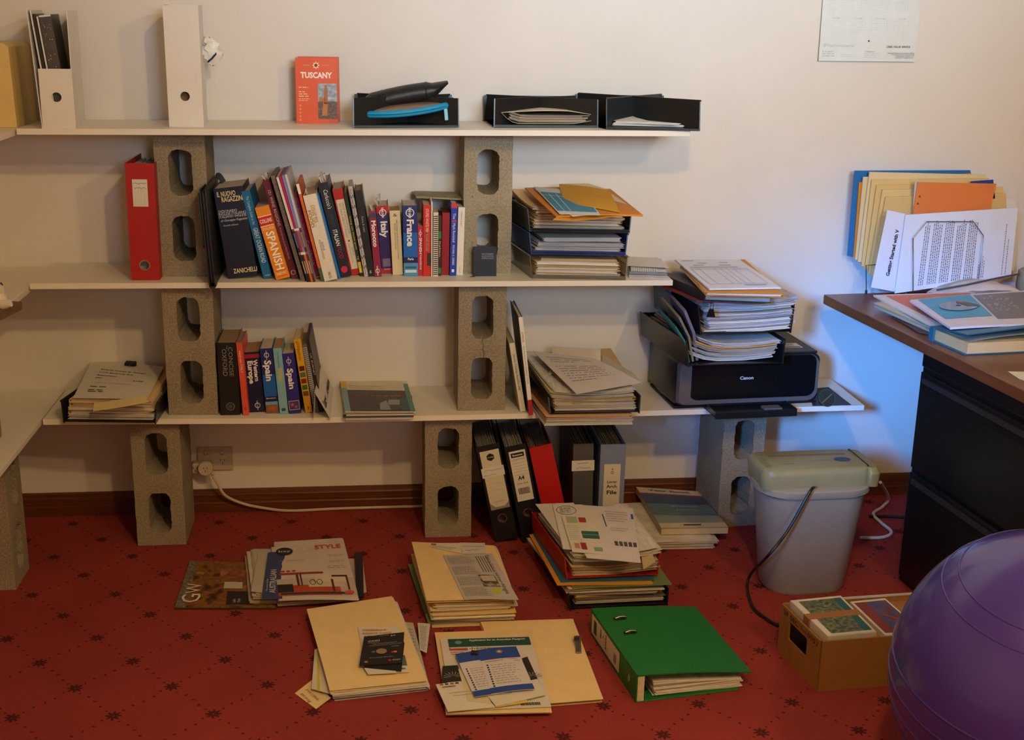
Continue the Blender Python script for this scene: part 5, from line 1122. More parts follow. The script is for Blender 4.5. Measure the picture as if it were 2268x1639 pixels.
zt, _ = pile(shrink(q3, .93, dx=.010), zt+.007, [('folder', .009, 'cfb896', lab3), ('sheaf', .009, 'c9c2b6', lab3), ('folder', .007, 'c9a070', lab3, {'side': 1}), ('sheaf', .009, '8f8a84', lab3), ('sheaf', .007, 'cfc8be', lab3), ('folder', .008, 'd0c2a0', lab3, {'dx': .01}), ('sheaf', .006, 'd6cfc6', lab3)], 65, 'papers in the red tray of the heap', f0=ov, jit=.006, rotj=.04, amp=.002, curl=.006)
zt += .003
flat('brochure', 'dark photo brochure sticking out left under the flyers', 'brochure', [(1262, 1222), (1330, 1220), (1262, 1120), (1198, 1123)], [zt, zt, zt+.016, zt+.016], '4a4440', .002)
flat('brochure', 'pale flyer with small red picture under the cartoon flyer', 'brochure', [(1250, 1205), (1330, 1200), (1270, 1114), (1186, 1117)], [zt+.003, zt+.003, zt+.020, zt+.020], 'cbc4bc', .001)
o, F, w, h, P = flat('invoice', 'white invoice page with row of five grey boxes on the heap', 'paper', [(1300, 1236), (1419, 1247), (1402, 1127), (1230, 1115)], [zt+.006, zt+.010, zt+.024, zt+.022], 'd4cdcd', .001)
ptext(o, P, .62, .92, .70, .92, 5, 'a09aa2', 3, 'printed_text', .35); ptext(o, P, .62, .9, .52, .60, 2, '9a949c', 4, 'printed_text', .3)
for k in range(5): pq(o, P, .62+.075*k, .675+.075*k, .26, .34, '55525a', 'grey_box')
pq(o, P, .955, .985, .78, .88, '2a52b0', 'blue_tab'); pq(o, P, .565, .58, .60, .84, '3a383c', 'fold_mark')
o, F, w, h, P = flat('flyer', 'cartoon flyer with green timetable topmost on the heap', 'flyer', [(1268, 1223), (1345, 1228), (1324, 1145), (1244, 1143)], [zt+.010, zt+.010, zt+.022, zt+.022], 'd6d0c4', .001)
pq(o, P, .42, .9, .38, .58, '2f6a58', 'green_table'); pq(o, P, .42, .9, .475, .482, 'd6d0c4', 'table_rule', .001); pq(o, P, .1, .4, .80, .98, 'a8b48c', 'green_sketch'); pq(o, P, .44, .64, .82, .96, 'a83a34', 'red_sketch'); pq(o, P, .30, .46, .08, .26, '9d2f34', 'red_stamp'); pq(o, P, .12, .26, .10, .24, 'c08a70', 'face_sketch'); pq(o, P, .66, .9, .06, .16, '8aa090', 'pale_sketch'); ptext(o, P, .05, .38, .30, .74, 8, 'b3b8aa', 9, 'printed_text', .4, 8)
flat('flyer', 'yellow and black picture flyer peeping out beside the cartoon flyer', 'flyer', [(1290, 1231), (1366, 1231), (1338, 1187), (1300, 1200)], [zt+.004, zt+.004, zt+.012, zt+.012], '9a9030', .001)
o, F, w, h, P = flat('speech_bubble_page', 'white page with a drawn speech bubble under the cartoon flyer', 'paper', [(1247, 1216), (1300, 1222), (1290, 1118), (1224, 1118)], [zt+.005, zt+.006, zt+.023, zt+.023], 'd2ccc8', .0008)
g = G().tube([P(.42+.34*math.cos(A), .86+.10*math.sin(A), .001) for A in [2*math.pi*k/24 for k in range(24)]], .0007, 4, True).obj('bubble_outline', M('4a4a48', .7), o); ptext(o, P, .2, .64, .80, .93, 3, '6a6a66', 5, 'bubble_text', .4, 6)
flat('buff_folder', 'buff folder corner curling up at the right of the heap', 'folder', [(1425, 1262), (1452, 1245), (1440, 1215), (1415, 1200)], [zt-.03, zt-.012, zt-.005, zt], 'c0a884', .001)

# manila stack with newspaper clipping
fl, fr = onz(955, 1390, 0), onz(1136, 1382, 0)
q = [fl, fr, V((fr.x-.01, fr.y+.36, 0)), V((fl.x-.035, fl.y+.36, 0))]; lab = 'manila folder or papers low in the stack under the newspaper clipping'
sheet('manila_folder', 'thin manila folder peeping out at the front under the clipping stack', 'folder', [V((p.x, p.y-.008, .0005)) for p in shrink(q, .97)], .001, M(MAN[0], .7, .05, 20))
zt, _ = pile(q, .002, [('sheaf', .010, 'cfc8ba', lab, {'sc': .97}), ('mag', .003, '6a8a5a', lab, {'dx': -.01, 'name': 'green_folder', 'cat': 'folder'}), ('sheaf', .010, 'd0c8be', lab, {'dx': .004}), ('folder', .010, MAN[1], lab, {'dx': .004, 'sc': 1.03}), ('folder', .012, MAN[2], lab, {'side': -1, 'dx': -.008}), ('sheaf', .007, 'd3cabc', lab, {'dx': .008}), ('folder', .009, MAN[3], lab, {'dx': .006, 'side': 1})], 71, 'layers of the stack under the clipping', jit=.005, rotj=.04, amp=.0015)
zt += .002
qt = quad([(946, 1335), (1142, 1330), (1094, 1212), (912, 1203)], zt+.004)
folder('flat manila folder on top of the stack, under the newspaper clipping', qt, .006, 'e2c48c', 73, None, None, tab=False)
zt2 = zt+.0115
o, F, w, h, P = flat('newspaper_clipping', 'grey newspaper clipping with photograph on the manila stack', 'clipping', [(1029, 1329), (1149, 1327), (1090, 1226), (981, 1230)], [zt2, zt2+.002, zt2+.001, zt2], 'b7ada6', .0006, lambda s, t: .002*math.sin(5*s)*(1-t))
for k in range(4): ptext(o, P, .05+.0, .58, .06+.235*k, .25+.235*k, 9, '85807a', 20+k, 'column_text', .4, 16)
for k in range(5): pq(o, P, .62+.05*k, .64+.05*k, .58, .94, '6a645e', 'headline_line')
pq(o, P, .48, .80, .26, .52, '4a4038', 'clipping_photo', .0006, 4, PM(('2a221c', '5a4e42', 'b0a490'), 45)); pq(o, P, .52, .78, .38, .50, 'b9ac98', 'photo_highlight', .0009); g = G().disc(P(.68, .17, .0008), .014, 20).obj('yellow_spot', M('b8bc3a', .7), o)
lettering(o, frame(P(.86, .97, .0), P(.86, .03, 0)-P(.86, .97, 0), P(1, .97, 0)-P(.86, .97, 0)), [('Every line a winner Alright', w*.0+h*.45, .0, .011, {'w': h*.86, 'lift': .0016})], '6f6862', 'headline')
o, F, w, h, P = flat('receipt', 'small receipt with red stamp on the top manila folder', 'receipt', [(954, 1212), (1022, 1226), (1019, 1203), (950, 1203)], zt2, 'd8cdbb', .0006); pq(o, P, .05, .22, .55, .85, '8a4a3a', 'red_stamp'); ptext(o, P, .05, .9, .1, .5, 2, '9a9488', 7)
o, F, w, h, P = flat('handwritten_note', 'pale handwritten note beside the red-stamped receipt', 'note', [(1024, 1227), (1077, 1226), (1074, 1203), (1018, 1202)], zt2, 'c9c4bb', .0006); g = G(); scribble(g, F, w*.1, w*.9, h*.65, .008, 4, .0005); scribble(g, F, w*.15, w*.7, h*.3, .008, 5, .0005); g.obj('handwriting', M('7a7886', .7), o)

# manila folder pile with cards
lab = 'papers under the big manila folder with the black card'
qf = quad([(731, 1535), (947, 1511), (871, 1324), (681, 1352)], .026)
zt, _ = pile([V((p.x+.008, p.y+.004, 0)) for p in qf], .0008, [('sheaf', .007, 'b8aeb0', lab, {'sc': .97}), ('sheaf', .006, 'd0c8c4', lab, {'sc': .98, 'dx': .004}), ('sheaf', .006, 'd6cfca', lab, {'sc': 1.0, 'dy': -.008})], 81, 'papers under the big manila folder', jit=.006, rotj=.025, amp=.001)
o, F, w, h, P = flat('white_folder', 'white folder with yellow border sticking out left under the manila folder', 'folder', [(690, 1526), (740, 1540), (720, 1430), (697, 1440)], .012, 'cfc8b8', .002); pq(o, P, .25, .38, 0, 1, 'c8b82c', 'yellow_border')
folder('big flat manila folder carrying a black bank card and booklet', quad([(731, 1535), (947, 1511), (871, 1324), (681, 1352)], zt+.001), .005, 'e4c890', 83, None, lambda s, t: .003*math.sin(3*t), tab=False)
ztf = zt+.0095
for k, (px, c, lab) in enumerate((([(915, 1500), (953, 1528), (915, 1380), (893, 1378)], 'b3aa98', 'clear sleeve with newspaper strip beside the big manila folder'), ([(930, 1440), (945, 1447), (953, 1382), (925, 1380)], 'c8c4b8', 'folded paper strip standing at the right of the big manila folder'))):
    o, F, w, h, P = flat('newspaper_strip', lab, 'clipping', px, .014+.004*k, c, .001); ptext(o, P, .15, .85, .05, .9, 16, '8a8478', 33+k, 'column_text', .45, 6)
o, F, w, h, P = flat('booklet', 'white booklet with yellow bank lettering partly under the black card', 'booklet', [(812, 1492), (905, 1489), (882, 1389), (793, 1391)], ztf, 'd3cac4', .0025)
lettering(o, F, [('COMMBANK', w*.40, h*.91, .0088, {'w': w*.62, 'bold': .04, 'lift': .002}), ('CREDIT CARD', w*.44, h*.835, .0088, {'w': w*.72, 'bold': .04, 'lift': .002})], 'd39a2c', 'yellow_lettering'); lettering(o, F, [('CONDITIONS', w*.44, h*.76, .0085, {'w': w*.68, 'bold': .03, 'lift': .002})], '4c4038', 'dark_lettering')
pq(o, P, .80, 1, .12, .34, '5a6a5a', 'photo_corner'); lettering(o, F, [('AN', w*.88, h*.05, .006, {'w': w*.12, 'bold': .05, 'lift': .002})], '2a2622', 'dark_lettering')
flat('paper_slip', 'small folded white slip below the black card', 'paper', [(815, 1494), (877, 1491), (877, 1484), (806, 1480)], ztf+.003, 'cfc8ba', .002)
flat('card_sleeve', 'second black card sleeve under the top one', 'card', [(806, 1480), (889, 1488), (896, 1424), (808, 1430)], ztf+.004, '1c1b1b', .0016)
o, F, w, h, P = flat('bank_card_pack', 'black prepaid card pack with white lettering on the manila folder', 'card', [(795.5, 1475.7), (891, 1469), (895.4, 1401.4), (806.6, 1411.7)], ztf+.007, '262322', .002, None, .4)
lettering(o, F, [('CASH', w*.26, h*.80, .0065, {'w': w*.28, 'bold': .03}), ('PASSPORT', w*.26, h*.745, .003, {'w': w*.28}), ('$0', w*.72, h*.92, .006, {'w': w*.12}), ('CASH', w*.80, h*.55, .004, {'w': w*.18}), ('Multi-currency Cash Passport', w*.54, h*.69, .0034, {'w': w*.6}), ('Prepaid MasterCard Currency Card', w*.56, h*.635, .0034, {'w': w*.78}), ('8 currencies. One card', w*.50, h*.22, .0036, {'w': w*.55}), ('POST', w*.86, h*.10, .0046, {'w': w*.18, 'bold': .04})], 'c9c2b8', 'white_lettering')
for (cx, cy, rr_, c, nm) in ((.48, .42, .013, '9a7a5e', 'coin_picture'), (.76, .36, .0042, 'b82a20', 'red_circle'), (.82, .36, .0042, 'd08a20', 'orange_circle'), (.70, .10, .0040, 'c02020', 'red_logo'), (.15, .10, .0046, 'a8803c', 'gold_seal'), (.29, .42, .0046, '6a6a6c', 'grey_badge')):
    G().disc(F @ V((w*cx, h*cy, .0006+.0002*(c == 'd08a20'))), rr_, 18).obj(nm, M(c, .5), o)
g = G(); text_geo(g, F, '——', w*.50, h*.955, .002, w=w*.22, bold=.3); g.obj('hang_slot', M('b0a598', .7), o)
o, F, w, h, P = flat('bookmark_note', 'yellow bookmark note with red handwriting at the corner of the pile', 'note', [(653, 1536), (700, 1571), (733, 1546), (694, 1504)], [.001, .001, .006, .006], 'dcc592', .0008)
Fb = frame(P(.5, .5, 0), P(.5, .0, 0)-P(.5, 1, 0), P(1, .5, 0)-P(0, .5, 0))
Fb = frame(P(.5, .5, 0), P(0, .5, 0)-P(1, .5, 0), P(.5, 0, 0)-P(.5, 1, 0))
lettering(o, Fb, [('Book club', -.002, .022, .008, {'lift': .002, 'shear': .2}), ("week's book", 0, .004, .008, {'lift': .002, 'shear': .2}), ('( mark 11', .004, -.016, .008, {'lift': .002, 'shear': .2})], 'b0502c', 'red_handwriting')

# passport application folder
folder('large open manila folder lying right of the passport form', quad([(1152, 1570), (1334, 1555), (1266, 1379), (1062, 1384)], .0008), .010, 'e3c68e', 91, None, None, tab=True, side=-1)
folder('manila folder holding the passport form and notes', quad([(988, 1584), (1222, 1580), (1178, 1396), (965, 1402)], .011), .004, 'dfc08a', 93, None, None, tab=False)
zt = .017
o, F, w, h, P = flat('passport_form', 'white passport application form with dark green heading band', 'form', [(1000, 1575), (1221, 1566), (1174, 1410), (975, 1416)], zt, 'd0c8bc', .002)
pq(o, P, .08, .985, .86, .985, '1f4a40', 'green_band'); lettering(o, F, [('Application for an Australian Passport', w*.62, h*.945, .0085, {'w': w*.62, 'bold': .03, 'lift': .0024})], 'dcd8cc', 'form_title')
G().disc(F @ V((w*.19, h*.925, .0014)), .009, 16).obj('crest', M('6f8a7e', .6), o); pq(o, P, .08, .28, .81, .845, 'b0452a', 'red_panel', .0008); lettering(o, F, [('APPOINTMENTS', w*.18, h*.828, .0055, {'w': w*.17, 'lift': .0026})], 'e6dccb', 'panel_lettering'); ptext(o, P, .30, .72, .82, .845, 1, '5a5248', 4, 'form_text'); ptext(o, P, .09, .26, .74, .80, 2, 'b8653f', 5, 'form_text'); ptext(o, P, .70, .95, .02, .06, 1, '3a3632', 6, 'barcode', .9, 26)
for lab, px in (('dark brochure with wheel picture at the left of the passport form', [(978, 1512), (1024, 1508), (1014, 1474), (980, 1476)]), ('dark brochure with wheel picture at the right of the blue notes', [(1172, 1519), (1196, 1516), (1168, 1455), (1156, 1459)])):
    o, F, w, h, P = flat('picture_brochure', lab, 'brochure', px, zt+.003, '2a2522', .0012, group='wheel picture brochures on the passport form'); c0 = P(.6, .25, .0008); g = G()
    for k in range(9):
        A = k*math.pi/8; g.add([c0+V((.006*math.cos(A-.08), .006*math.sin(A-.08), 0)), c0+V((.024*math.cos(A-.06), .024*math.sin(A-.06), 0)), c0+V((.024*math.cos(A+.06), .024*math.sin(A+.06), 0)), c0+V((.006*math.cos(A+.08), .006*math.sin(A+.08), 0))], [(0, 1, 2, 3)])
    g.obj('wheel_picture', M('8d8578', .6), o)['kind'] = 'stuff'
o, F, w, h, P = flat('airmail_envelope', 'white airmail envelope with striped edge at the front left', 'envelope', [(992, 1577), (1097, 1567), (1045, 1508), (965, 1517)], zt+.0045, 'd4ccbc', .0016)
for k in range(4): pq(o, P, .10+.14*k, .19+.14*k, .93, .98, ('b0452a', '33302e')[k % 2], 'airmail_stripe')
lettering(o, F, [('CONTINENTAL', w*.30, h*.84, .005, {'w': w*.36, 'bold': .05, 'lift': .0022})], '33302e', 'envelope_print'); g = G(); scribble(g, F, w*.2, w*.7, h*.6, .006, 5, .0004, .0022); scribble(g, F, w*.25, w*.75, h*.5, .006, 6, .0004, .0022); g.obj('handwriting', M('a08a70', .7), o)
flat('paper_slip', 'tall white envelope lying slantwise under the blue notes', 'envelope', [(1098, 1565), (1208, 1540), (1190, 1505), (1070, 1530)], zt+.007, 'd2c9b9', .0016)
flat('yellow_slip', 'yellow slip peeping out below the white envelope', 'note', [(1098, 1567), (1170, 1556), (1165, 1548), (1095, 1560)], zt+.0055, 'cdb852', .0008)
flat('squared_paper', 'squared paper leaf under the pair of blue-headed notes', 'paper', [(1035, 1553), (1090, 1560), (1050, 1480), (1015, 1482)], zt+.006, 'cdbf9c', .0006)
for k, (lab, px) in enumerate((('blue-headed checklist note behind, half covered by another', [(1051, 1545), (1134, 1535), (1082, 1441), (1008, 1450)]), ('blue-headed checklist note with pink handwriting on top', [(1088, 1538), (1184, 1527), (1143, 1433), (1057, 1441)]))):
    o, F, w, h, P = flat('checklist_note', lab, 'note', px, zt+.010+.003*k, 'cfc8c4', .001, lambda s, t: .002*math.sin(3*s))
    pq(o, P, 0, 1, .74 if k else .78, 1, '2a4796', 'blue_heading', .0007, 6); pq(o, P, 0, 1, 0, .12, '2a4796', 'blue_footer', .0007, 6)
    for j in range(10): pq(o, P, .10, .145, .60-.052*j, .63-.052*j, '2c3050', 'checkbox', .0008, 1)
    ptext(o, P, .2, .85, .17, .63, 9, 'a39aa0', 40+k, 'note_handwriting', .28, 9); ptext(o, P, .3, .85, .03, .09, 2, 'b8c0d4', 50+k, 'footer_text', .4, 18)
    if k: lettering(o, F, [('CORPORATE', w*.30, h*.69, .0062, {'w': w*.45, 'lift': .0015, 'shear': .2}), ('MAIL-', w*.80, h*.71, .0062, {'w': w*.26, 'lift': .0015, 'shear': .2}), ('OUT', w*.86, h*.655, .0062, {'w': w*.16, 'lift': .0015, 'shear': .2})], 'b84a78', 'pink_handwriting'); g = G(); ringp(g, F, w*.52, h*.89, .005, .009, 20, .0015); g.obj('round_emblem', M('8a6a5a', .6), o); G().disc(F @ V((w*.52, h*.89, .0018)), .0046, 16).obj('emblem_centre', M('b9b4c4', .6), o)
p = onz(1051, 1445, zt+.016); bc = thing('bulldog_clip', 'small silver bulldog clip holding the blue-headed notes', 'clip', p, (0, 0, -.1))
G().box(-.008, .008, -.010, .004, -.004, .004).obj('clip_body', M('3a3836', .35, metal=.6), bc, bevel=.001); G().tube([(-.006, .004, .003), (-.007, .016, .008), (0, .021, .009), (.007, .016, .008), (.006, .004, .003)], .0009, 5).obj('wire_arm', M('b5aea2', .25, metal=1.), bc)
p = onz(1280, 1425, .018); fc = thing('file_fastener', 'silver metal file fastener at the right edge of the manila folder', 'fastener', p, (0, 0, math.radians(-98)))
G().box(-.045, .04, -.006, .008, -.005, -.002).obj('fastener_bar', M('a39c92', .3, metal=.9), fc); G().box(-.03, -.015, -.010, .004, -.002, .002).obj('fastener_catch', M('4a443c', .4, metal=.7), fc); G().tube([(-.04, -.008, -.001), (-.012, -.010, .004), (.006, -.006, -.001)], .0012, 5).obj('fastener_prong', M('c4bcb0', .25, metal=1.), fc)

# green lever arch file lying down
A, B = onz(1408, 1557, 0), onz(1307, 1403, 0); yv = B-A; n = V((yv.y, -yv.x, 0)).normalized(); Lg = yv.length
gr = thing('lever_arch_file', 'green lever arch file lying on the carpet, spine to the left', 'file', A, (0, 0, math.atan2(n.y, n.x)))
gm = M('1a6a2c', .5, .07, 60, bump=.12); Wg = .29; hs, he = .072, .042; t = .0028
G().box(0, Wg-.03, 0, Lg, 0, t).obj('lower_cover', gm, gr, bevel=.0008, seg=1)
up = G().slab([V((0, 0, hs-t)), V((Wg, 0, he)), V((Wg, Lg, he)), V((0, Lg, hs-t))], t, (8, 2), lambda s, tt: .004*math.sin(math.pi*s)).obj('upper_cover', gm, gr)
bm = bmesh.new(); es = []; fr_ = []; rr0 = .011; hx, hz = .055, hs*.5
for lp in ([(0, 0), (Lg, 0), (Lg, hs), (0, hs)], [(hx+rr0*math.cos(2*math.pi*k/20), hz+rr0*1.2*math.sin(2*math.pi*k/20)) for k in range(20)]):
    vs = [bm.verts.new((0, a_, b_)) for a_, b_ in lp]; fr_.append(vs); es += [bm.edges.new((vs[i], vs[(i+1) % len(vs)])) for i in range(len(vs))]
bmesh.ops.triangle_fill(bm, use_beauty=True, edges=es); ff = list(bm.faces); bk = {v: bm.verts.new((t, v.co.y, v.co.z)) for vs in fr_ for v in vs}
for f in ff: bm.faces.new([bk[v] for v in reversed(f.verts)])
for vs in fr_:
    for i in range(len(vs)): bm.faces.new((vs[i], vs[(i+1) % len(vs)], bk[vs[(i+1) % len(vs)]], bk[vs[i]]))
bmesh.ops.recalc_face_normals(bm, faces=bm.faces); me = bpy.data.meshes.new('spine'); bm.to_mesh(me); bm.free(); me.materials.append(gm); put(bpy.data.objects.new('spine', me), gr)
Fs = frame((0, Lg, 0), (0, -1, 0), (0, 0, 1)); g = G(); ringp(g, Fs, Lg-hx, hz, rr0*.95, rr0*1.2, 24, .0008); g.obj('finger_ring', M('b5b0a4', .25, metal=1.), gr)
patch(gr, Fs, [(.012, .225, .010, hs-.008)], 'cbbfae', 'spine_label', .0006)
lettering(gr, Fs, [('MISC', .085, .045, .009, {'rot': 90, 'lift': .001, 'bold': .03}), ('&', .105, .045, .009, {'rot': 90, 'lift': .001}), ('BANKS', .125, .040, .009, {'rot': 90, 'lift': .001, 'bold': .03})], '4a453e', 'label_handwriting'); patch(gr, Fs, [(.03, .052, .018, .055)], '3a3a34', 'label_logo', .0009); patch(gr, Fs, [(.185+.004*k, .187+.004*k, .02, .045) for k in range(5)], '5a5248', 'barcode', .0009)
for yy in (Lg*.58, Lg*.80):
    G().tube([(.052+.004*math.cos(A), yy+.0035*math.sin(A)*1.0, hs+.0012) for A in [2*math.pi*k/14 for k in range(14)]], .0008, 4, True).obj('ring_eyelet', M('c4beb2', .25, metal=1.), gr)
    G().box(.038, .072, yy-.0045, yy+.0045, hs+.0006, hs+.0018).obj('slot_plate', M('171512', .5), gr); G().tube([(.042, yy, hs+.0016), (.054, yy, hs+.0052), (.066, yy, hs+.0042), (.070, yy, hs+.0014)], .0018, 6).obj('ring_arch', M('d8d2c6', .2, metal=1.), gr)
R = random.Random(8); g = G()
for k in range(9): 
    z0 = t+.001+k*.0042; x0 = .045+R.uniform(0, .008); g.slab([V((x0, .012+R.uniform(-.004, .004), z0)), V((Wg-.014-R.uniform(0, .02), .010, z0*.75)), V((Wg-.014, Lg-.02, z0*.75)), V((x0, Lg-.02, z0))], .0028, (5, 2), lambda s, tt, k=k: .004*math.sin(3*s+k)*(k/9))
g.obj('filed_papers', EDGE('d6cfc2'), gr); G().box(t, .02, .002, Lg-.002, t, hs-t*2).obj('inner_lining', M('cbbfa0', .8, .15, 60), gr)

# magazines at the left
o, F, w, h, P = flat('magazine', 'glossy brown GW magazine lying lowest and leftmost on the carpet', 'magazine', [(387, 1350), (612, 1350), (600, 1250), (421, 1246)], .001, '4a3222', .005, None, .35)
pq(o, P, .0, 1, .0, 1, '', 'autumn_photo', .0004, 4, PM(('241a12', '4a3018', '8a5a24', '6a3a1c', '9a7a48'), 26)); pq(o, P, .0, .10, .0, 1, '', 'gravel_strip', .0006, 2, PM(('3a3828', '6a6450', '8a8470'), 120))
pq(o, P, .40, .70, .62, .84, '7a3f26', 'figure', .0007, 4, PM(('5a2c1a', '8a4c30', 'b0774f'), 40)); pq(o, P, .46, .66, .40, .54, 'bdb5a6', 'pale_cloth', .0008); pq(o, P, .50, .78, .06, .34, '2a2422', 'dark_shirt', .0007)
lettering(o, frame(P(.14, .28, 0), P(.14, 1, 0)-P(.14, .3, 0), P(0, .3, 0)-P(.3, .3, 0)), [('G', -.03, -.002, .050, {'w': .05, 'lift': .003}), ('W', .03, -.002, .040, {'w': .06, 'lift': .003})], 'd6cdc0', 'masthead')
lettering(o, frame(P(.62, .2, 0), P(.62, 1, 0)-P(.62, .3, 0), P(0, .3, 0)-P(.3, .3, 0)), [('hello', -.02, .01, .008, {'lift': .003}), ('Days', -.02, -.002, .008, {'lift': .003})], 'c9c2b6', 'cover_lettering')
lab = 'folded newspaper between the two magazines on the carpet'
q = quad([(552, 1338), (640, 1337), (625, 1236), (542, 1236)], .007); zt = .0065
for k, (c, dx, th) in enumerate((('b0a48c', 0, .008), ('a89a80', .012, .006), ('cabfa8', .006, .005), ('b8ad98', .018, .005))):
    o = sheet('newspaper', lab+', '+('lowest one', 'second one up', 'third one up', 'topmost one')[k], 'newspaper', [V((p.x+dx, p.y+.004*k, zt)) for p in q], th, EDGE(c), None, (3, 3), None, 'folded newspapers on the carpet', n=4, seed=k, jit=.004); zt += th+.0005
o, F, w, h, P = flat('grey_folder', 'narrow grey envelope upright among the folded newspapers', 'envelope', [(556, 1310), (580, 1313), (590, 1226), (573, 1222)], zt+.002, 'b6ab98', .0012)
o, F, w, h, P = flat('blue_leaflet', 'blue leaflet with white lettering half hidden under the lifestyle magazine', 'leaflet', [(580, 1326), (640, 1328), (630, 1222), (594, 1224)], zt+.0035, '3a4470', .0012)
lettering(o, frame(P(.30, .05, 0), P(.3, .9, 0)-P(.3, .05, 0), P(0, .3, 0)-P(.5, .3, 0)), [('AUSTRALIAN', h*.30, -.006, .016, {'w': h*.5, 'bold': .04, 'lift': .002}), ('Australia', h*.22, .010, .006, {'w': h*.26, 'lift': .002})], 'b9b8bc', 'leaflet_lettering')
q = quad([(613, 1350), (794, 1337), (762, 1212), (604, 1222)], .0005); lab = 'thick pale magazine under the lifestyle magazine'
z_ = .0005
for k, (th, c) in enumerate(((.008, 'b9a99c'), (.016, 'cdc5bb'))):
    sheet('magazine', ('pinkish magazine at the very bottom under the lifestyle one', lab)[k], 'magazine', [V((p.x, p.y+.006*k, z_+.007)) for p in shrink(q, 1-.015*k)], th, EDGE(c), None, (3, 3), None, None, n=5, seed=k, jit=.002); z_ += th+.0006
sheet('magazine', 'dark magazine with black spine strip sticking out at the right of the lifestyle magazine', 'magazine', quad([(790, 1326), (806, 1325), (803, 1226), (785, 1226)], .020), .004, M('1f2028', .4, .1, 40)); sheet('magazine', 'pale magazine corner at the far right behind the lifestyle magazine', 'magazine', quad([(780, 1322), (812, 1312), (803, 1240), (770, 1240)], .014), .004, EDGE('b8a998'))
zm = z_+.0082
o, F, w, h, P = flat('magazine', 'bay LIFESTYLE magazine with armchair cover, topmost on the pile', 'magazine', [(619, 1331), (795, 1330), (762, 1203), (601, 1214)], zm, 'cdbfb4', .003, lambda s, t: .003*math.sin(3*s)*(1-t), .4)
lettering(o, F, [('STYLE', w*.76, h*.925, .026, {'w': w*.36, 'bold': .03, 'lift': .0016})], 'c94a3a', 'masthead'); lettering(o, F, [('LIFE', w*.43, h*.905, .026, {'w': w*.26, 'lift': .0016})], 'dcd3ca', 'masthead')
g = G().add([F @ V((w*.165+w*.115*math.cos(A), h*.885+h*.078*math.sin(A), .0016)) for A in [2*math.pi*k/28 for k in range(28)]], [tuple(range(28))]).obj('masthead_oval', M('1f242c', .5), o)
lettering(o, F, [('bay', w*.165, h*.885, .014, {'w': w*.16, 'lift': .0022})], 'd8d2cc', 'masthead'); lettering(o, F, [('Start of Interior Style', w*.25, h*.70, .006, {'w': w*.34, 'lift': .0016})], 'b98a78', 'cover_lettering')
ptext(o, P, .74, .97, .74, .79, 2, '9a8c84', 60, 'cover_text', .3, 5); ptext(o, P, .74, .97, .63, .68, 2, '9a8c84', 61, 'cover_text', .3, 5); ptext(o, P, .70, .97, .52, .58, 2, '8a7c74', 62, 'cover_text', .3, 5)
pq(o, P, .0, 1., .06, .36, 'bfae9e', 'floor_picture', .0005, 8); pq(o, P, .03, .62, .435, .47, '8f3a2c', 'red_shelf', .0009); pq(o, P, .0, .80, .06, .24, 'b04a24', 'orange_rug', .0008, 8); pq(o, P, .50, .90, .28, .43, 'd2c4b2', 'sofa', .0009); pq(o, P, .40, .86, .20, .29, 'cbbba8', 'sofa', .0010); pq(o, P, 0, .20, .12, .26, '2a2524', 'black_chair', .0012)
for a_ in ((.26, .29, .22, .44), (.31, .33, .22, .44), (.70, .73, .12, .33), (.90, .925, .15, .40)): pq(o, P, *a_, '5a3024', 'wooden_frame', .0013, 1)
pq(o, P, .72, .92, .37, .40, '5a3024', 'wooden_frame', .0013); pq(o, P, .03, .94, .075, .11, '3a3c44', 'dark_strap', .0014, 8)
for cx in (.10, .17, .245): G().disc(P(cx, .50, .001), .006, 14).obj('red_vase', M('a8452f', .5), o)
G().disc(P(.90, .10, .002), .013, 20).obj('red_button', M('c4503e', .5), o); lettering(o, F, [('FREE!', w*.905, h*.10, .006, {'w': w*.08, 'lift': .003})], 'e0a08a', 'button_lettering')
g = G()
for cx in (.46, .55): g.tube([P(cx+.035*math.cos(A), .28+.045*math.sin(A), .0016) for A in [2*math.pi*k/18 for k in range(18)]], .0009, 4, True)
g.obj('cushion_pattern', M('2f2624', .6), o)['kind'] = 'stuff'
# ------------------------------------------------------------------ desk and cabinet
DZ = .72; E0, E1 = V((1.338, -.13, 0)), V((1.445, -1.158, 0)); ev = (E1-E0).normalized(); en = V((-ev.y, ev.x, 0))
if en.x < 0: en = -en
def dp(a, b, z): return E0+ev*a+en*b+V((0, 0, z))        # a along the left edge toward the viewer, b to the right
wood = bpy.data.materials.new('desk_wood'); wood.use_nodes = True; nt = wood.node_tree; b_ = nt.nodes['Principled BSDF']; nb = NB(nt)
tc = nt.nodes.new('ShaderNodeTexCoord'); mp = nt.nodes.new('ShaderNodeMapping'); mp.inputs['Scale'].default_value = (14, 1.2, 14); nz = nt.nodes.new('ShaderNodeTexNoise'); nz.inputs['Scale'].default_value = 3; nz.inputs['Detail'].default_value = 6
nt.links.new(tc.outputs['Object'], mp.inputs[0]); nt.links.new(mp.outputs[0], nz.inputs['Vector']); nt.links.new(nb.mix(nz.outputs[0], lin('4a2a1a'), lin('85502f')), b_.inputs['Base Color']); b_.inputs['Roughness'].default_value = .3
desk = thing('desk', 'brown wooden office desk along the right edge of the picture', 'desk', E0+V((0, 0, 0)))
Ld, Wd = 1.75, .85
def dl(a, b, z): return dp(a, b, z)-E0
G().hexa([dl(Ld, 0, DZ-.030), dl(Ld, Wd, DZ-.030), dl(0, Wd, DZ-.030), dl(0, 0, DZ-.030)], [dl(Ld, 0, DZ), dl(Ld, Wd, DZ), dl(0, Wd, DZ), dl(0, 0, DZ)]).obj('desk_top', wood, desk, bevel=.003)
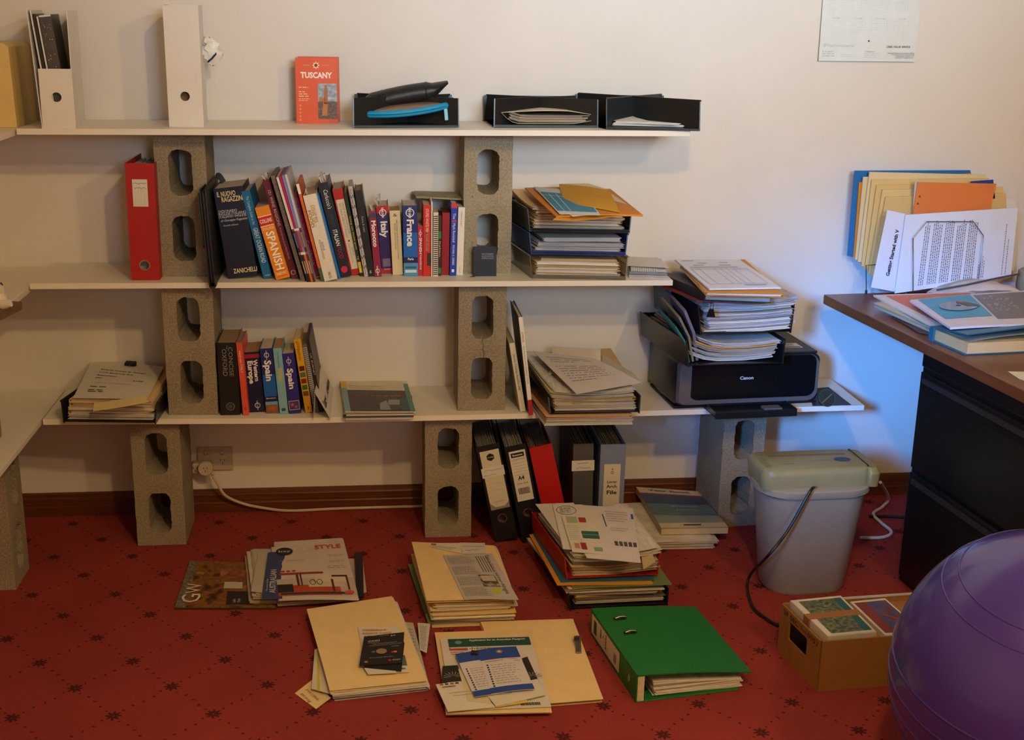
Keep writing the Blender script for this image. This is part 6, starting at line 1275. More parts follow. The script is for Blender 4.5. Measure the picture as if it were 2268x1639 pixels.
for a, b in ((.06, Wd-.06), (Ld-.06, Wd-.06)):
    G().hexa([dl(a+.03, b-.03, 0), dl(a+.03, b+.03, 0), dl(a-.03, b+.03, 0), dl(a-.03, b-.03, 0)], [dl(a+.03, b-.03, DZ-.03), dl(a+.03, b+.03, DZ-.03), dl(a-.03, b+.03, DZ-.03), dl(a-.03, b-.03, DZ-.03)]).obj('leg', M('141416', .4), desk)
cab = thing('filing_cabinet', 'black drawer cabinet under the desk behind the purple ball', 'cabinet', dp(.53, .038, 0))
C0 = dp(.53, .038, 0); cl = lambda a, b, z: ev*a+en*b+V((0, 0, z)); cbm = M('101013', .35, .1, 30, spec=.45)
hx = lambda a0, a1, b0, b1, z0, z1: G().hexa([cl(a1, b0, z0), cl(a1, b1, z0), cl(a0, b1, z0), cl(a0, b0, z0)], [cl(a1, b0, z1), cl(a1, b1, z1), cl(a0, b1, z1), cl(a0, b0, z1)])
hx(0, .60, .006, .45, 0, DZ-.032).obj('carcass', cbm, cab, bevel=.003)
for z0, z1 in ((.025, .335), (.350, .625), (.640, .686)):
    d = hx(.012, .588, -.006, .006, z0, z1).obj('drawer_front', cbm, cab, bevel=.003)
    if z1 < .68:
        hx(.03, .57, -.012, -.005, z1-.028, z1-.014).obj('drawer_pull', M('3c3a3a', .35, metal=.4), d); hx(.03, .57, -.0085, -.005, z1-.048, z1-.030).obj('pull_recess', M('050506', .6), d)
# things on the desk: wire sorter with folders
SY = -.115
def stand(name, label, cat, px, y, th, col, lean=0., rough=.65, edge=None, group=None):
    """upright sheet facing the viewer, four pixel corners tl tr br bl on plane y"""
    P = [ony(*p, y) for p in px]; zb = min(q.z for q in P)
    for q in P: q.y += lean*(q.z-zb)
    c = (P[0]+P[1]+P[2]+P[3])/4; c.z = zb
    lp = [q-c for q in P]; o = G().prism([lp[3], lp[2], lp[1], lp[0]], (0, th, 0)).obj(name, M(col, rough, .05, 15), None); o.location = c; tag(o, label, cat, group)
    F = frame(lp[3], lp[2]-lp[3], lp[0]-lp[3]); return o, F, (lp[2]-lp[3]).length, (lp[0]-lp[3]).length, lp
GS = 'folders in the wire sorter'
stand('blue_folder', 'blue plastic folder rearmost in the wire sorter', 'folder', [(1893, 378), (2149, 377), (2200, 600), (1877, 566)], -.045, .004, '1f6aa8', 0, .35)
R = random.Random(3)
tabs = [(1903, 404, 2150, 384, 1890, 570), (1912, 392, 2160, 386, 1894, 575), (1926, 381, 2183, 387, 1900, 580), (1931, 398, 2190, 395, 1908, 590), (1942, 410, 2200, 405, 1915, 596), (1955, 420, 2222, 414, 1923, 606), (1962, 436, 2228, 428, 1928, 612)]
cols = ['cf8420', 'd9c294', 'dcc594', 'd8b878', 'd6b270', 'd9b87a', 'd4b070']
names = ['bright orange', 'cream', 'tall cream', 'buff', 'mid-buff', 'light buff', 'foremost buff']
for k, (x0, y0_, x1, y1_, xb, yb_) in enumerate(tabs):
    stand('manila_folder', names[k]+' card folder standing in the wire sorter', 'folder', [(x0, y0_), (x1, y1_), (x1+8, 600), (xb, yb_)], -.052-.008*k, .005, cols[k], 0, .7, None, GS)
for k, (px, c, lab) in enumerate((([(1965, 400), (2189, 393), (2200, 600), (1940, 600)], 'cfd2d8', 'white sheet with bold heading high in the wire sorter'), ([(2180, 430), (2252, 443), (2246, 600), (2180, 600)], 'd9d4cc', 'white divider stepping out at the right of the wire sorter'), ([(2180, 412), (2226, 428), (2230, 600), (2180, 600)], 'dcd6cc', 'cream divider corner at the right of the wire sorter'))):
    o, F, w, h, lp = stand('divider_sheet', lab, 'paper', px, -.066-.03*(k == 1)-.012*(k == 2), .002, c)
    if k == 0: lettering(o, F, [('Jan   9', w*.12, h*.93, .008, {'w': w*.12, 'bold': .05})], '2a2826', 'printed_heading')
stand('blue_pen_folder', 'dark blue folder corner poking up at the right of the sorter', 'folder', [(2150, 402), (2200, 398), (2204, 440), (2160, 440)], -.10, .003, '1f3a90')
o, F, w, h, lp = stand('clear_sleeve', 'clear sleeve holding the orange card in the wire sorter', 'sleeve', [(2026, 402), (2040, 402), (2028, 600), (2014, 600)], -.118, .002, 'b9bcae', 0, .25)
o, F, w, h, lp = stand('orange_card', 'plain orange card with two punched holes standing in the sorter', 'card', [(2032.6, 403.7), (2207, 407), (2170, 560), (2010, 560)], -.122, .003, 'd97a3a', 0, .6)
for fx, fy in ((.03, .80), (.015, .70)): G().disc(F @ V((w*fx+.012, h*fy, .0006)), .0035, 14, F.to_3x3() @ V((1, 0, 0)), F.to_3x3() @ V((0, 1, 0))).obj('punched_hole', M('6a4a30', .6), o)
o, F, w, h, lp = stand('started_sheet', 'white sheet reading Getting Started, bending out at the left of the sorter', 'paper', [(1965.6, 465), (2006, 474), (1982, 646), (1929, 636.5)], -.150, .0012, 'd8d8e2', .0)
Fv = frame(lp[3]*.42+lp[2]*.58+V((0, 0, .02)), lp[0]-lp[3], lp[3]-lp[2]); lettering(o, Fv, [('Getting Started with V', h*.40, -.001, .011, {'w': h*.60, 'bold': .05, 'lift': .0016})], '2a2630', 'printed_heading')
o, F, w, h, lp = stand('printed_pages', 'white printed pages in columns, foremost in the wire sorter', 'papers', [(2006, 476), (2255, 460), (2239, 613), (1982, 650)], -.158, .004, 'dadde6', .0)
PP = lambda s, t, l=.0008: lp[3]*((1-s)*(1-t))+lp[2]*(s*(1-t))+lp[1]*(s*t)+lp[0]*((1-s)*t)+V((0, -l, 0))
R = random.Random(9); g = G()
for blk_ in range(5):
    for ln in range(5 if blk_ else 3):
        s = .16+.105*blk_+.017*ln+(.0 if blk_ else .03); t = .06; e = .90-R.random()*.12
        while t < e:
            d = R.uniform(.012, .04); g.add([PP(s, t), PP(s+.008, t), PP(s+.008, t+d), PP(s, t+d)], [(0, 1, 2, 3)]); t += d+.009
g.obj('printed_columns', M('77747e', .7), o)['kind'] = 'stuff'
g = G()
for s, e in ((.70, .25), (.715, .3), (.73, .35), (.745, .28), (.91, .75), (.94, .55)):
    t = .05
    while t < e: d = R.uniform(.012, .035); g.add([PP(s, t), PP(s+.007, t), PP(s+.007, t+d), PP(s, t+d)], [(0, 1, 2, 3)]); t += d+.009
g.obj('printed_footer', M('85828c', .7), o)['kind'] = 'stuff'
ws = thing('wire_sorter', 'chrome wire file sorter on the desk holding the folders', 'file sorter', (0, 0, 0)); chrome = M('a8aab0', .18, metal=1.)
y = -.168; G().tube([ony(2022, 645, y), ony(2022, 527, y), ony(2052, 491, y), ony(2156, 491, y), ony(2178, 522, y), ony(2164, 640, y)], .0016, 6).obj('front_loop', chrome, ws)
pf = onz(1918, 651, DZ); tp = ony(1918, 588, pf.y); G().tube([pf+V((0, 0, .008)), tp, tp+V((.05, .02, .0))], .0015, 6).obj('side_leg', M('3a3a44', .3, metal=.8), ws); G().tube([pf, pf+V((0, 0, .012))], .004, 8).obj('foot', M('18181c', .4), ws)
G().tube([V((1.60, -.165, DZ+.004)), V((1.60, -.04, DZ+.004)), V((1.84, -.04, DZ+.004)), V((1.84, -.165, DZ+.004))], .002, 6, True).obj('base_frame', chrome, ws)
for y_ in (-.135, -.100, -.070): G().tube([V((1.62, y_, DZ+.004)), V((1.62, y_, DZ+.13)), V((1.82, y_, DZ+.13)), V((1.82, y_, DZ+.004))], .0014, 5).obj('divider_loop', chrome, ws)
# crumpled plastic bundle in front of the sorter
R = random.Random(12); c = onz(2160, 648, DZ+.02); rings = []
for i in range(9):
    T = i/8; x = -.13+.26*T; hh = .030*math.sin(math.pi*(.1+.8*T)); rings.append([(x+R.uniform(-.008, .008), .045*math.cos(2*math.pi*j/14)+R.uniform(-.006, .006), max(.001, hh*(1+math.sin(2*math.pi*j/14))*.8+R.uniform(-.004, .004)+.018*T)) for j in range(14)])
o = G().loft(rings).obj('wrapped_bundle', M('cfc2ba', .4, .2, 12), None, smooth=True); o.location = (c.x, c.y+.01, DZ+.001); tag(o, 'crumpled pale plastic bundle in front of the wire sorter', 'bundle')
G().tube([(-.13, -.02, .03), (-.04, -.035, .050), (.06, -.02, .066), (.14, 0, .075)], .003, 6).obj('grey_seam', M('4a4a52', .4), o)
o = G().loft([[(.06*math.cos(2*math.pi*j/16)*s, .05*math.sin(2*math.pi*j/16)*s, zz) for j in range(16)] for s, zz in ((.9, 0), (1, .03), (.95, .075), (.55, .09))]).obj('pale_bag', M('a3a48e', .5, .15, 12), None, smooth=True); c = onz(2290, 652, DZ); o.location = (c.x, c.y, DZ); tag(o, 'pale olive bag cut off by the right edge of the desk', 'bag')
# magazines and ledger pile at the desk edge
def dflat(name, label, cat, px, zs, col, th=.002, n=1, f=None, rough=.45, group=None):
    q = quad(px, zs); o = sheet(name, label, cat, q, th, M(col, rough, .06, 20) if n == 1 else EDGE(col), f, (6, 6), None, group, n=n, seed=len(label), jit=.004)
    c_, a_, lq = local(q); P = lambda s, t, l=.0006: mixq(lq, s, t)+V((0, 0, th+l+(f(s, t) if f else 0))); return o, P
z = DZ+.0005
LG = thing('ledger', 'blue hardback ledger with cream pages lying open-mouthed at the desk edge', 'ledger', (0, 0, 0))
qa = [onz(2136, 787, z), onz(2330, 778, z), onz(2262, 742, z), onz(2058, 753, z)]
lb = M('1f6480', .4, .08, 30)
G().slab(qa, .003, (2, 2)).obj('lower_cover', lb, LG); G().slab([p+V((.004, .0, .003)) for p in shrink(qa, .97)], .028, (3, 3)).obj('page_block', M('cfb888', .8, .22, 25, stretch=(1, 1, 60)), LG)
G().slab([p+V((.0, 0, .036)) for p in qa], .003, (6, 6), lambda s, t: .020*s*(1-t)+.016*(1-t)).obj('upper_cover', lb, LG)
G().prism([qa[3]+V((-.003, 0, 0)), qa[3]+V((.001, 0, 0)), qa[3]+V((.001, 0, .038)), qa[3]+V((-.003, 0, .038))], (qa[0]-qa[3])*.12).obj('spine_edge', lb, LG)
G().slab([p+V((.01, .004, .033)) for p in shrink(qa, .93)], .0012, (6, 6), lambda s, t: .012*s*(1-t)+.006*math.sin(3*s)).obj('raised_leaves', M('9aa39a', .6, .15, 25), LG)
dflat('paper_wad', 'wad of dog-eared papers under the orange magazine on the desk', 'papers', [(2062, 738), (2165, 722), (2050, 668), (1936, 682)], [DZ+.004, DZ+.03, DZ+.02, DZ+.012], 'b8a98c', .016, 6)
dflat('grey_booklet', 'small dark picture booklet poking out at the desk edge', 'booklet', [(2034, 737), (2062, 742), (2010, 700), (1975, 702)], DZ+.002, '4a4240', .003)
o, P = dflat('orange_magazine', 'white magazine with orange sunburst cover on the desk pile', 'magazine', [(2078, 733), (2290, 700), (2150, 650), (1934, 657)], [DZ+.026, DZ+.05, DZ+.035, DZ+.028], 'd0c6c0', .005)
g = G(); n_ = 6
for i in range(n_):
    for j in range(n_):
        s0, s1, t0, t1 = .10+.86*i/n_, .10+.86*(i+1)/n_, .08+.88*j/n_, .08+.88*(j+1)/n_; g.add([P(s0, t0), P(s1, t0), P(s1, t1), P(s0, t1)], [(0, 1, 2, 3)])
g.obj('orange_panel', M('cf6a48', .5), o); g = G()
for k in range(40):
    A = math.pi*k/39; c0 = P(.45, .55, .0012); g.add([P(.45+.12*math.cos(A), .55+.18*math.sin(A), .0012), P(.45+.26*math.cos(A-.015), .55+.38*math.sin(A-.015), .0012), P(.45+.26*math.cos(A+.015), .55+.38*math.sin(A+.015), .0012)], [(0, 1, 2)])
g.obj('sunburst_print', M('dca48c', .5), o)['kind'] = 'stuff'
o, P = dflat('photo_magazine', 'magazine with grey photograph and blue panel topmost on the desk', 'magazine', [(2104, 730), (2330, 722), (2272, 648), (2015, 669)], [DZ+.052, DZ+.058, DZ+.050, DZ+.045], 'd3cdd6', .006, 1, lambda s, t: .003*math.sin(3*s))
def pgrid(o, P, s0, s1, t0, t1, col, nm, l, n_=5):
    g = G()
    for i in range(n_):
        for j in range(n_):
            a, b, c, d = s0+(s1-s0)*i/n_, s0+(s1-s0)*(i+1)/n_, t0+(t1-t0)*j/n_, t0+(t1-t0)*(j+1)/n_; g.add([P(a, c, l), P(b, c, l), P(b, d, l), P(a, d, l)], [(0, 1, 2, 3)])
    return g.obj(nm, M(col, .4, .12, 20), o)
pgrid(o, P, .52, 1, .16, .95, '6f6c74', 'grey_photo', .0007); pgrid(o, P, .06, .50, .26, .98, '3b9cc0', 'blue_panel', .0010)
g = G(); R = random.Random(2)
for k in range(60):
    s, t, d, e = .55+.25*R.random()**1.5, .35+.5*R.random(), R.uniform(.004, .02), R.uniform(.01, .04); g.add([P(s, t, .0012), P(s+d, t, .0012), P(s+d*1.5, t+e, .0012), P(s, t+e, .0012)], [(0, 1, 2, 3)])
g.obj('photo_detail', M('a8a4a6', .5), o)['kind'] = 'stuff'
c0, ax, ay = P(.30, .62, .002), (P(.42, .62, .002)-P(.30, .62, .002)).normalized(), (P(.30, .80, .002)-P(.30, .62, .002)).normalized()
cdd = thing('compact_disc', 'silver compact disc lying on the blue magazine panel', 'disc', (0, 0, 0)); cdd.parent = None
pw = o.location; rot = Matrix.Rotation(o.rotation_euler.z, 3, 'Z'); cw = rot @ c0+pw; axw, ayw = rot @ ax, rot @ ay; cdd.location = cw
g = G(); vs = []
for i in range(33):
    A = 2*math.pi*i/32
    for rr_ in (.009, .06): vs.append(axw*(rr_*math.cos(A))+ayw*(rr_*math.sin(A))+V((0, 0, .0012)))
g.add(vs, [(2*i, 2*i+1, 2*i+3, 2*i+2) for i in range(32)]); g.obj('disc_face', M('9a9c9c', .18, .25, 30, metal=.7), cdd)
g = G(); ringp(g, frame((0, 0, .0014), axw, ayw), 0, 0, .020, .058, 12, .0004, -30, 40); g.obj('disc_print', M('3c5a4a', .4), cdd); g = G(); ringp(g, frame((0, 0, .0014), axw, ayw), 0, 0, .030, .056, 6, .0007, 40, 62); g.obj('disc_print', M('a03038', .4), cdd)
dflat('white_note', 'white note on the desk at the right edge of the picture', 'note', [(2258, 840), (2330, 862), (2330, 825), (2232, 823)], DZ+.0004, 'd8cfb4', .0006)

# ------------------------------------------------------------------ shredder
sh = thing('paper_shredder', 'beige paper shredder on a grey bin between desk and shelf', 'shredder', (1.146, -.648, 0), (0, 0, math.radians(2)))
def sring(w_, d_, z_, r_, dx=0, n=6):
    out = []
    for sx_, sy_, a0 in ((1, -1, -90), (1, 1, 0), (-1, 1, 90), (-1, -1, 180)):
        for k in range(n+1):
            A = math.radians(a0+90*k/n); out.append((dx+sx_*(w_/2-r_)+r_*math.cos(A), sy_*(d_/2-r_)+r_*math.sin(A), z_))
    return out
binm = M('8f887c', .38, .05, 25, spec=.45); headm = M('8f855c', .42, .06, 40)
G().loft([sring(.225, .160, 0, .07), sring(.236, .170, .008, .075), sring(.305, .200, .305, .085)]).obj('bin', binm, sh, smooth=True)
G().loft([sring(.310, .206, .292, .085), sring(.322, .216, .298, .088), sring(.322, .216, .314, .088), sring(.310, .206, .318, .085)]).obj('rim', M('978f7a', .42), sh, smooth=True)
G().loft([sring(.305, .160, .312, .03, -.006), sring(.312, .168, .352, .035, -.008), sring(.306, .158, .366, .030, -.008), sring(.292, .140, .371, .024, -.008)]).obj('cutter_head', headm, sh, smooth=True)
G().loft([sring(.036, .168, .316, .016, .150), sring(.040, .174, .354, .018, .150), sring(.032, .145, .368, .014, .148)]).obj('end_cap', M('837746', .42), sh, smooth=True)
G().box(-.115, .110, .026, .040, .3706, .3716).obj('feed_slot', M('6e6240', .6), sh)
g = G().add([(.085+.024*math.cos(2*math.pi*k/24), -.010+.017*math.sin(2*math.pi*k/24), .3718) for k in range(24)], [tuple(range(24))]).obj('switch', M('2c2a4a', .35), sh)
Fh = frame((0, 0, .3712), (1, 0, 0), (0, 1, 0)); lettering(sh, Fh, [('Fellowes', -.075, -.032, .0065, {'w': .036, 'rot': 180, 'shear': .2, 'lift': .001})], '3a3a6a', 'brand_lettering'); patch(sh, Fh, [(-.10, .05, -.016, -.0148)], '7a6a40', 'printed_line', .001)
for k in range(9): G().box(-.150, -.132, -.050+.011*k, -.048+.011*k, .3705, .3725).obj('grip_rib', M('6d6340', .5), sh)
G().box(.136, .139, -.065, .070, .368, .3722).obj('seam', M('2e2a18', .7), sh)
g = G().disc((.03, -.0935, .19), .0028, 8, (1, 0, 0), (0, -.1, 1)); g.add([(.022, -.090, .165), (.028, -.0905, .163), (.031, -.093, .178), (.027, -.093, .18)], [(0, 1, 2, 3)]); g.obj('scuff', M('3c2a28', .8), sh)['kind'] = 'stuff'
def cord(name, label, pts, rad, col):
    P = [V(p) for p in pts]; out = []
    for i in range(len(P)-1):
        p0, p1, p2, p3 = P[max(0, i-1)], P[i], P[i+1], P[min(len(P)-1, i+2)]
        for k in range(8):
            t = k/8; out.append(.5*((2*p1)+(-p0+p2)*t+(2*p0-5*p1+4*p2-p3)*t*t+(-p0+3*p1-3*p2+p3)*t**3))
    out.append(P[-1]); o = G().tube(out, rad, 8).obj(name, M(col, .4), None, smooth=True); return tag(o, label, 'cord')
pc = cord('power_cord', '', [ony(1803, 1080, -.762), ony(1792, 1092, -.785), ony(1745, 1175, -.80), ony(1700, 1232, -.82), onz(1665, 1268, .05), onz(1655, 1300, .006), onz(1668, 1345, .006), onz(1700, 1372, .006), onz(1724, 1386, .006)], .0042, '1a1a1c'); del pc['category']; pc.parent = sh; pc.matrix_parent_inverse = (Matrix.Translation(sh.location) @ Matrix.Rotation(math.radians(2), 4, 'Z')).inverted()
cord('white_cable', 'white cord looping on the carpet behind the shredder', [ony(1950, 1068, -.30), onz(1968, 1102, .03), onz(1955, 1122, .006), onz(1934, 1138, .006), onz(1952, 1158, .006), onz(1974, 1178, .006), onz(1955, 1190, .006), onz(1905, 1191, .006)], .005, 'c9c6c0')
cord('black_cable', 'short black cable on the carpet leading under the desk cabinet', [onz(1925, 1144, .005), onz(1965, 1144, .005), onz(2040, 1148, .005)], .005, '17141a')

# ------------------------------------------------------------------ cardboard box with postcards
A, Bk, Rt = onz(1808, 1532, 0), onz(1721, 1440, 0), onz(1965, 1519, 0)
vy = (Bk-A); Dl = vy.length; vx = (Rt-A).normalized(); ang = math.atan2(vx.y, vx.x); Lb, Hb = .36, .132
bxr = thing('cardboard_box', 'brown cardboard box with cut-out handle in front of the shredder', 'box', A, (0, 0, ang))
yl = Matrix.Rotation(-ang, 3, 'Z') @ vy; card = M('93642e', .75, .1, 30); t = .004
G().hexa([(0, 0, 0), (Lb, 0, 0), (Lb+yl.x, yl.y, 0), (yl.x, yl.y, 0)], [(0, 0, t), (Lb, 0, t), (Lb+yl.x, yl.y, t), (yl.x, yl.y, t)]).obj('bottom', card, bxr)
G().prism([(0, 0, t), (Lb, 0, t), (Lb, 0, Hb), (0, 0, Hb)], (0, t, 0)).obj('front_wall', card, bxr); G().prism([(yl.x, yl.y-t, t), (Lb+yl.x, yl.y-t, t), (Lb+yl.x, yl.y-t, Hb), (yl.x, yl.y-t, Hb)], (0, t, 0)).obj('back_wall', card, bxr); G().prism([(Lb, 0, t), (Lb+yl.x, yl.y, t), (Lb+yl.x, yl.y, Hb), (Lb, 0, Hb)], (-t, 0, 0)).obj('end_wall', card, bxr)
yd = V((yl.x, yl.y, 0)).normalized(); bm = bmesh.new(); es = []; fr_ = []
def rrect(x0, x1, z0, z1, r_):
    out = []
    for cx, cz, a0 in ((x1-r_, z0+r_, -90), (x1-r_, z1-r_, 0), (x0+r_, z1-r_, 90), (x0+r_, z0+r_, 180)):
        for k in range(5): Ag = math.radians(a0+90*k/4); out.append((cx+r_*math.cos(Ag), cz+r_*math.sin(Ag)))
    return out
for lp in ([(0, t), (Dl, t), (Dl, Hb), (0, Hb)], rrect(Dl*.31, Dl*.76, Hb*.44, Hb*.80, .006)):
    vs = [bm.verts.new(yd*a_+V((0, 0, b_))) for a_, b_ in lp]; fr_.append(vs); es += [bm.edges.new((vs[i], vs[(i+1) % len(vs)])) for i in range(len(vs))]
bmesh.ops.triangle_fill(bm, use_beauty=True, edges=es); ff = list(bm.faces); bk = {v: bm.verts.new(v.co+V((t, 0, 0))) for vs in fr_ for v in vs}
for f in ff: bm.faces.new([bk[v] for v in reversed(f.verts)])
for vs in fr_:
    for i in range(len(vs)): bm.faces.new((vs[i], vs[(i+1) % len(vs)], bk[vs[(i+1) % len(vs)]], bk[vs[i]]))
bmesh.ops.recalc_face_normals(bm, faces=bm.faces); me = bpy.data.meshes.new('handle_wall'); bm.to_mesh(me); bm.free(); me.materials.append(card); put(bpy.data.objects.new('handle_wall', me), bxr)
Fb = frame(yd*Dl, -yd, (0, 0, 1)); lettering(bxr, Fb, [('SP SEC 1-10052', Dl*.52, Hb*.895, .013, {'w': Dl*.86, 'lift': .001})], '3a2614', 'marker_lettering')
G().hexa([(t, t, Hb-.020), (Lb-t, t, Hb-.020), (Lb-t+yl.x, yl.y-t, Hb-.020), (t+yl.x, yl.y-t, Hb-.020)], [(t, t, Hb-.016), (Lb-t, t, Hb-.016), (Lb-t+yl.x, yl.y-t, Hb-.016), (t+yl.x, yl.y-t, Hb-.016)]).obj('inner_flap', M('9a7040', .8, .1, 30), bxr)
G().prism([(yl.x+.04, yl.y-.006, Hb), (Lb+yl.x, yl.y-.006, Hb), (Lb+yl.x, yl.y, Hb), (yl.x+.04, yl.y, Hb)], (0, 0, .004)).obj('tape_strip', M('b7b0a8', .4), bxr)
zp = Hb-.0155
q = quad([(1834, 1410), (1942, 1400), (1862, 1319), (1750, 1330)], zp+.022); q = [V((p.x, p.y, zp)) for p in q]
o = sheet('postcard_stack', 'banded stack of green landscape postcards in the cardboard box', 'postcards', q, .022, M('cfc2a8', .8, .2, 30, stretch=(1, 1, 70)), None, (2, 2)); c_, a_, lq = local(q); P = lambda s, t_, l=.0006, lq=lq: mixq(lq, s, t_)+V((0, 0, .022+l))
pq(o, P, .02, .98, .02, .98, 'd3ccbc', 'white_border', .0005); pq(o, P, .12, .95, .06, .94, '3a4a2c', 'landscape_picture', .0009, 4, PM(('1c2414', '3a4a2c', '6a6a3c', '8a8650'), 90)); pq(o, P, .80, .95, .06, .94, '2a5a54', 'teal_sky', .0012)
g = G(); R = random.Random(6)
for k in range(90):
    s, t_ = R.uniform(.13, .74), R.uniform(.08, .9); d = R.uniform(.008, .03); g.add([P(s, t_, .0013), P(s+d, t_, .0013), P(s+d*.6, t_+d, .0013)], [(0, 1, 2)])
g.obj('foliage_specks', M('8a8650', .6), o)['kind'] = 'stuff'
g = G(); g.hexa([lq[0]*.55+lq[3]*.45+V((-.003, 0, 0)), lq[1]*.55+lq[2]*.45+V((.003, 0, 0)), lq[1]*.40+lq[2]*.60+V((.003, 0, 0)), lq[0]*.40+lq[3]*.60+V((-.003, 0, 0))], [p+V((0, 0, .0235)) for p in (lq[0]*.55+lq[3]*.45+V((-.003, 0, 0)), lq[1]*.55+lq[2]*.45+V((.003, 0, 0)), lq[1]*.40+lq[2]*.60+V((.003, 0, 0)), lq[0]*.40+lq[3]*.60+V((-.003, 0, 0)))]); g.obj('brown_band', M('94633a', .65), o)
q = quad([(1950, 1408), (2040, 1404), (1950, 1325), (1872, 1333)], zp+.012); q = [V((p.x+.012, p.y, zp)) for p in q]
o = sheet('postcard_stack', 'stack of red and blue fairground postcards partly behind the ball', 'postcards', q, .012, M('cfc2a8', .8, .2, 30, stretch=(1, 1, 70)), None, (2, 2)); c_, a_, lq = local(q); P = lambda s, t_, l=.0006, lq=lq: mixq(lq, s, t_)+V((0, 0, .012+l))
pq(o, P, .02, .98, .02, .98, 'd3ccbc', 'white_border', .0005); pq(o, P, .06, .94, .06, .94, '3a446a', 'blue_sky', .0009, 4, PM(('303860', '3f4a74', '6a3a34', '4a5080'), 40)); pq(o, P, .06, .34, .06, .94, '7a3624', 'red_building', .0012); pq(o, P, .34, .94, .06, .2, '7a4030', 'red_building', .0012); g = G(); g.tube([P(.45, .55, .002), P(.80, .72, .002), P(.75, .40, .002)], .0012, 4, True).obj('red_frame', M('a8492f', .6), o)
# ------------------------------------------------------------------ exercise ball
Rb = .30; d = ray(2322, 1512); tt = (Rb-CAM.z)/d.z; cb = CAM+d*tt
ball = thing('exercise_ball', 'large glossy purple exercise ball at the lower right', 'ball', (cb.x, cb.y, 0))
bmm = bmesh.new(); bmesh.ops.create_uvsphere(bmm, u_segments=64, v_segments=40, radius=Rb)
for f in bmm.faces: f.smooth = True
me = bpy.data.meshes.new('ball_skin'); bmm.to_mesh(me); bmm.free(); purple = M('423189', .26, .06, 6, spec=.5, coat=.3); me.materials.append(purple); o = put(bpy.data.objects.new('ball_skin', me), ball); o.location = (0, 0, Rb)
tl = Matrix.Rotation(math.radians(8), 3, 'X') @ Matrix.Rotation(math.radians(-4), 3, 'Y')
for zl_ in (.232, .205, .045, .0, -.045, -.09, -.135, -.18):
    rr_ = math.sqrt(Rb*Rb-zl_*zl_)
    pts = [tl @ V((rr_*math.cos(2*math.pi*k/72), rr_*math.sin(2*math.pi*k/72), zl_))+V((0, 0, Rb)) for k in range(72)]
    G().tube(pts, .0018, 6, True).obj('ridge', purple, ball, smooth=True)
# ------------------------------------------------------------------ calendar and power point
y = -.012; bl, br, tr_, tl_ = ony(1813, 135, y), ony(2027, 137, y), ony(2040, -40, y), ony(1825, -40, y)
wd = (br-bl).length; hc = .42
cal = thing('wall_calendar', 'white wall calendar hanging at the top right', 'calendar', bl, (0, 0, 0))
xd = V(((br-bl).x, 0, (br-bl).z)).normalized(); up = V((-xd.z, 0, xd.x))
G().prism([V((0, 0, 0)), xd*wd, xd*wd+up*hc+V((0, .008, 0)), up*hc+V((0, .008, 0))], (0, .003, 0)).obj('page', PAPER('d9dcdc'), cal)
F = frame((0, 0, 0), xd, up+V((0, .008/hc, 0)))
lettering(cal, F, [('CARE. VALUE. SERVICE', wd*.81, .0435, .0055, {'w': wd*.245, 'bold': .03, 'lift': .001})], '3a3a46', 'slogan'); lettering(cal, F, [('Pharmasave', wd*.20, .046, .009, {'w': wd*.30, 'lift': .001}), ('C', wd*.045, .046, .008, {'w': wd*.02, 'lift': .001})], 'b4bab8', 'brand_lettering')
lettering(cal, F, [('• National Diabetes Service Scheme (NDSS)', wd*.84, .025, .0034, {'w': wd*.28, 'lift': .001}), ('• Passport photos and photo printing', wd*.86, .0205, .0034, {'w': wd*.24, 'lift': .001}), ('• Pharmasave rewards card', wd*.88, .016, .0034, {'w': wd*.19, 'lift': .001}), ('• Medication Dosing Service', wd*.875, .0115, .0034, {'w': wd*.20, 'lift': .001})], '5a5a66', 'services_list')
lettering(cal, F, [('Trading Hours', wd*.52, .029, .0034, {'w': wd*.1, 'lift': .001})], '8a8c94', 'hours_heading')
text_lines(cal, F, wd*.03, wd*.16, .012, .031, 3, 'b9bfbe', .5, 2, 'address_lines', .1); text_lines(cal, F, wd*.22, wd*.35, .012, .022, 2, 'c9cecd', .4, 3, 'address_lines'); text_lines(cal, F, wd*.46, wd*.62, .010, .026, 3, 'c4c9ca', .4, 4, 'hours_lines')
for r_ in range(4):
    for c_ in range(4):
        x0 = wd*(.07+.225*c_); yt = .125+.058*r_; lettering(cal, F, [(('MAY', 'JUNE', 'JULY', 'AUGUST', 'SEPTEMBER', 'OCTOBER', 'NOVEMBER', 'DECEMBER')[((1-min(r_, 1))*4+c_)], x0+wd*.08, yt, .0036, {'lift': .001})], 'bcc4bf', 'month_name')
        g = G(); R = random.Random(r_*4+c_)
        for j in range(6):
            for i in range(7):
                if R.random() < .75: xx, yy = x0+wd*.024*i, yt-.008-.0062*j; g.add([F @ V((xx, yy, .001)), F @ V((xx+.0022, yy, .001)), F @ V((xx+.0022, yy+.0016, .001)), F @ V((xx, yy+.0016, .001))], [(0, 1, 2, 3)])
        g.obj('day_grid', M('c2c8cc', .7), cal)['kind'] = 'stuff'
G().disc(F @ V((wd*.50, .060, .0012)), .0026, 14, xd, up).obj('pin', M('15151f', .4), cal)
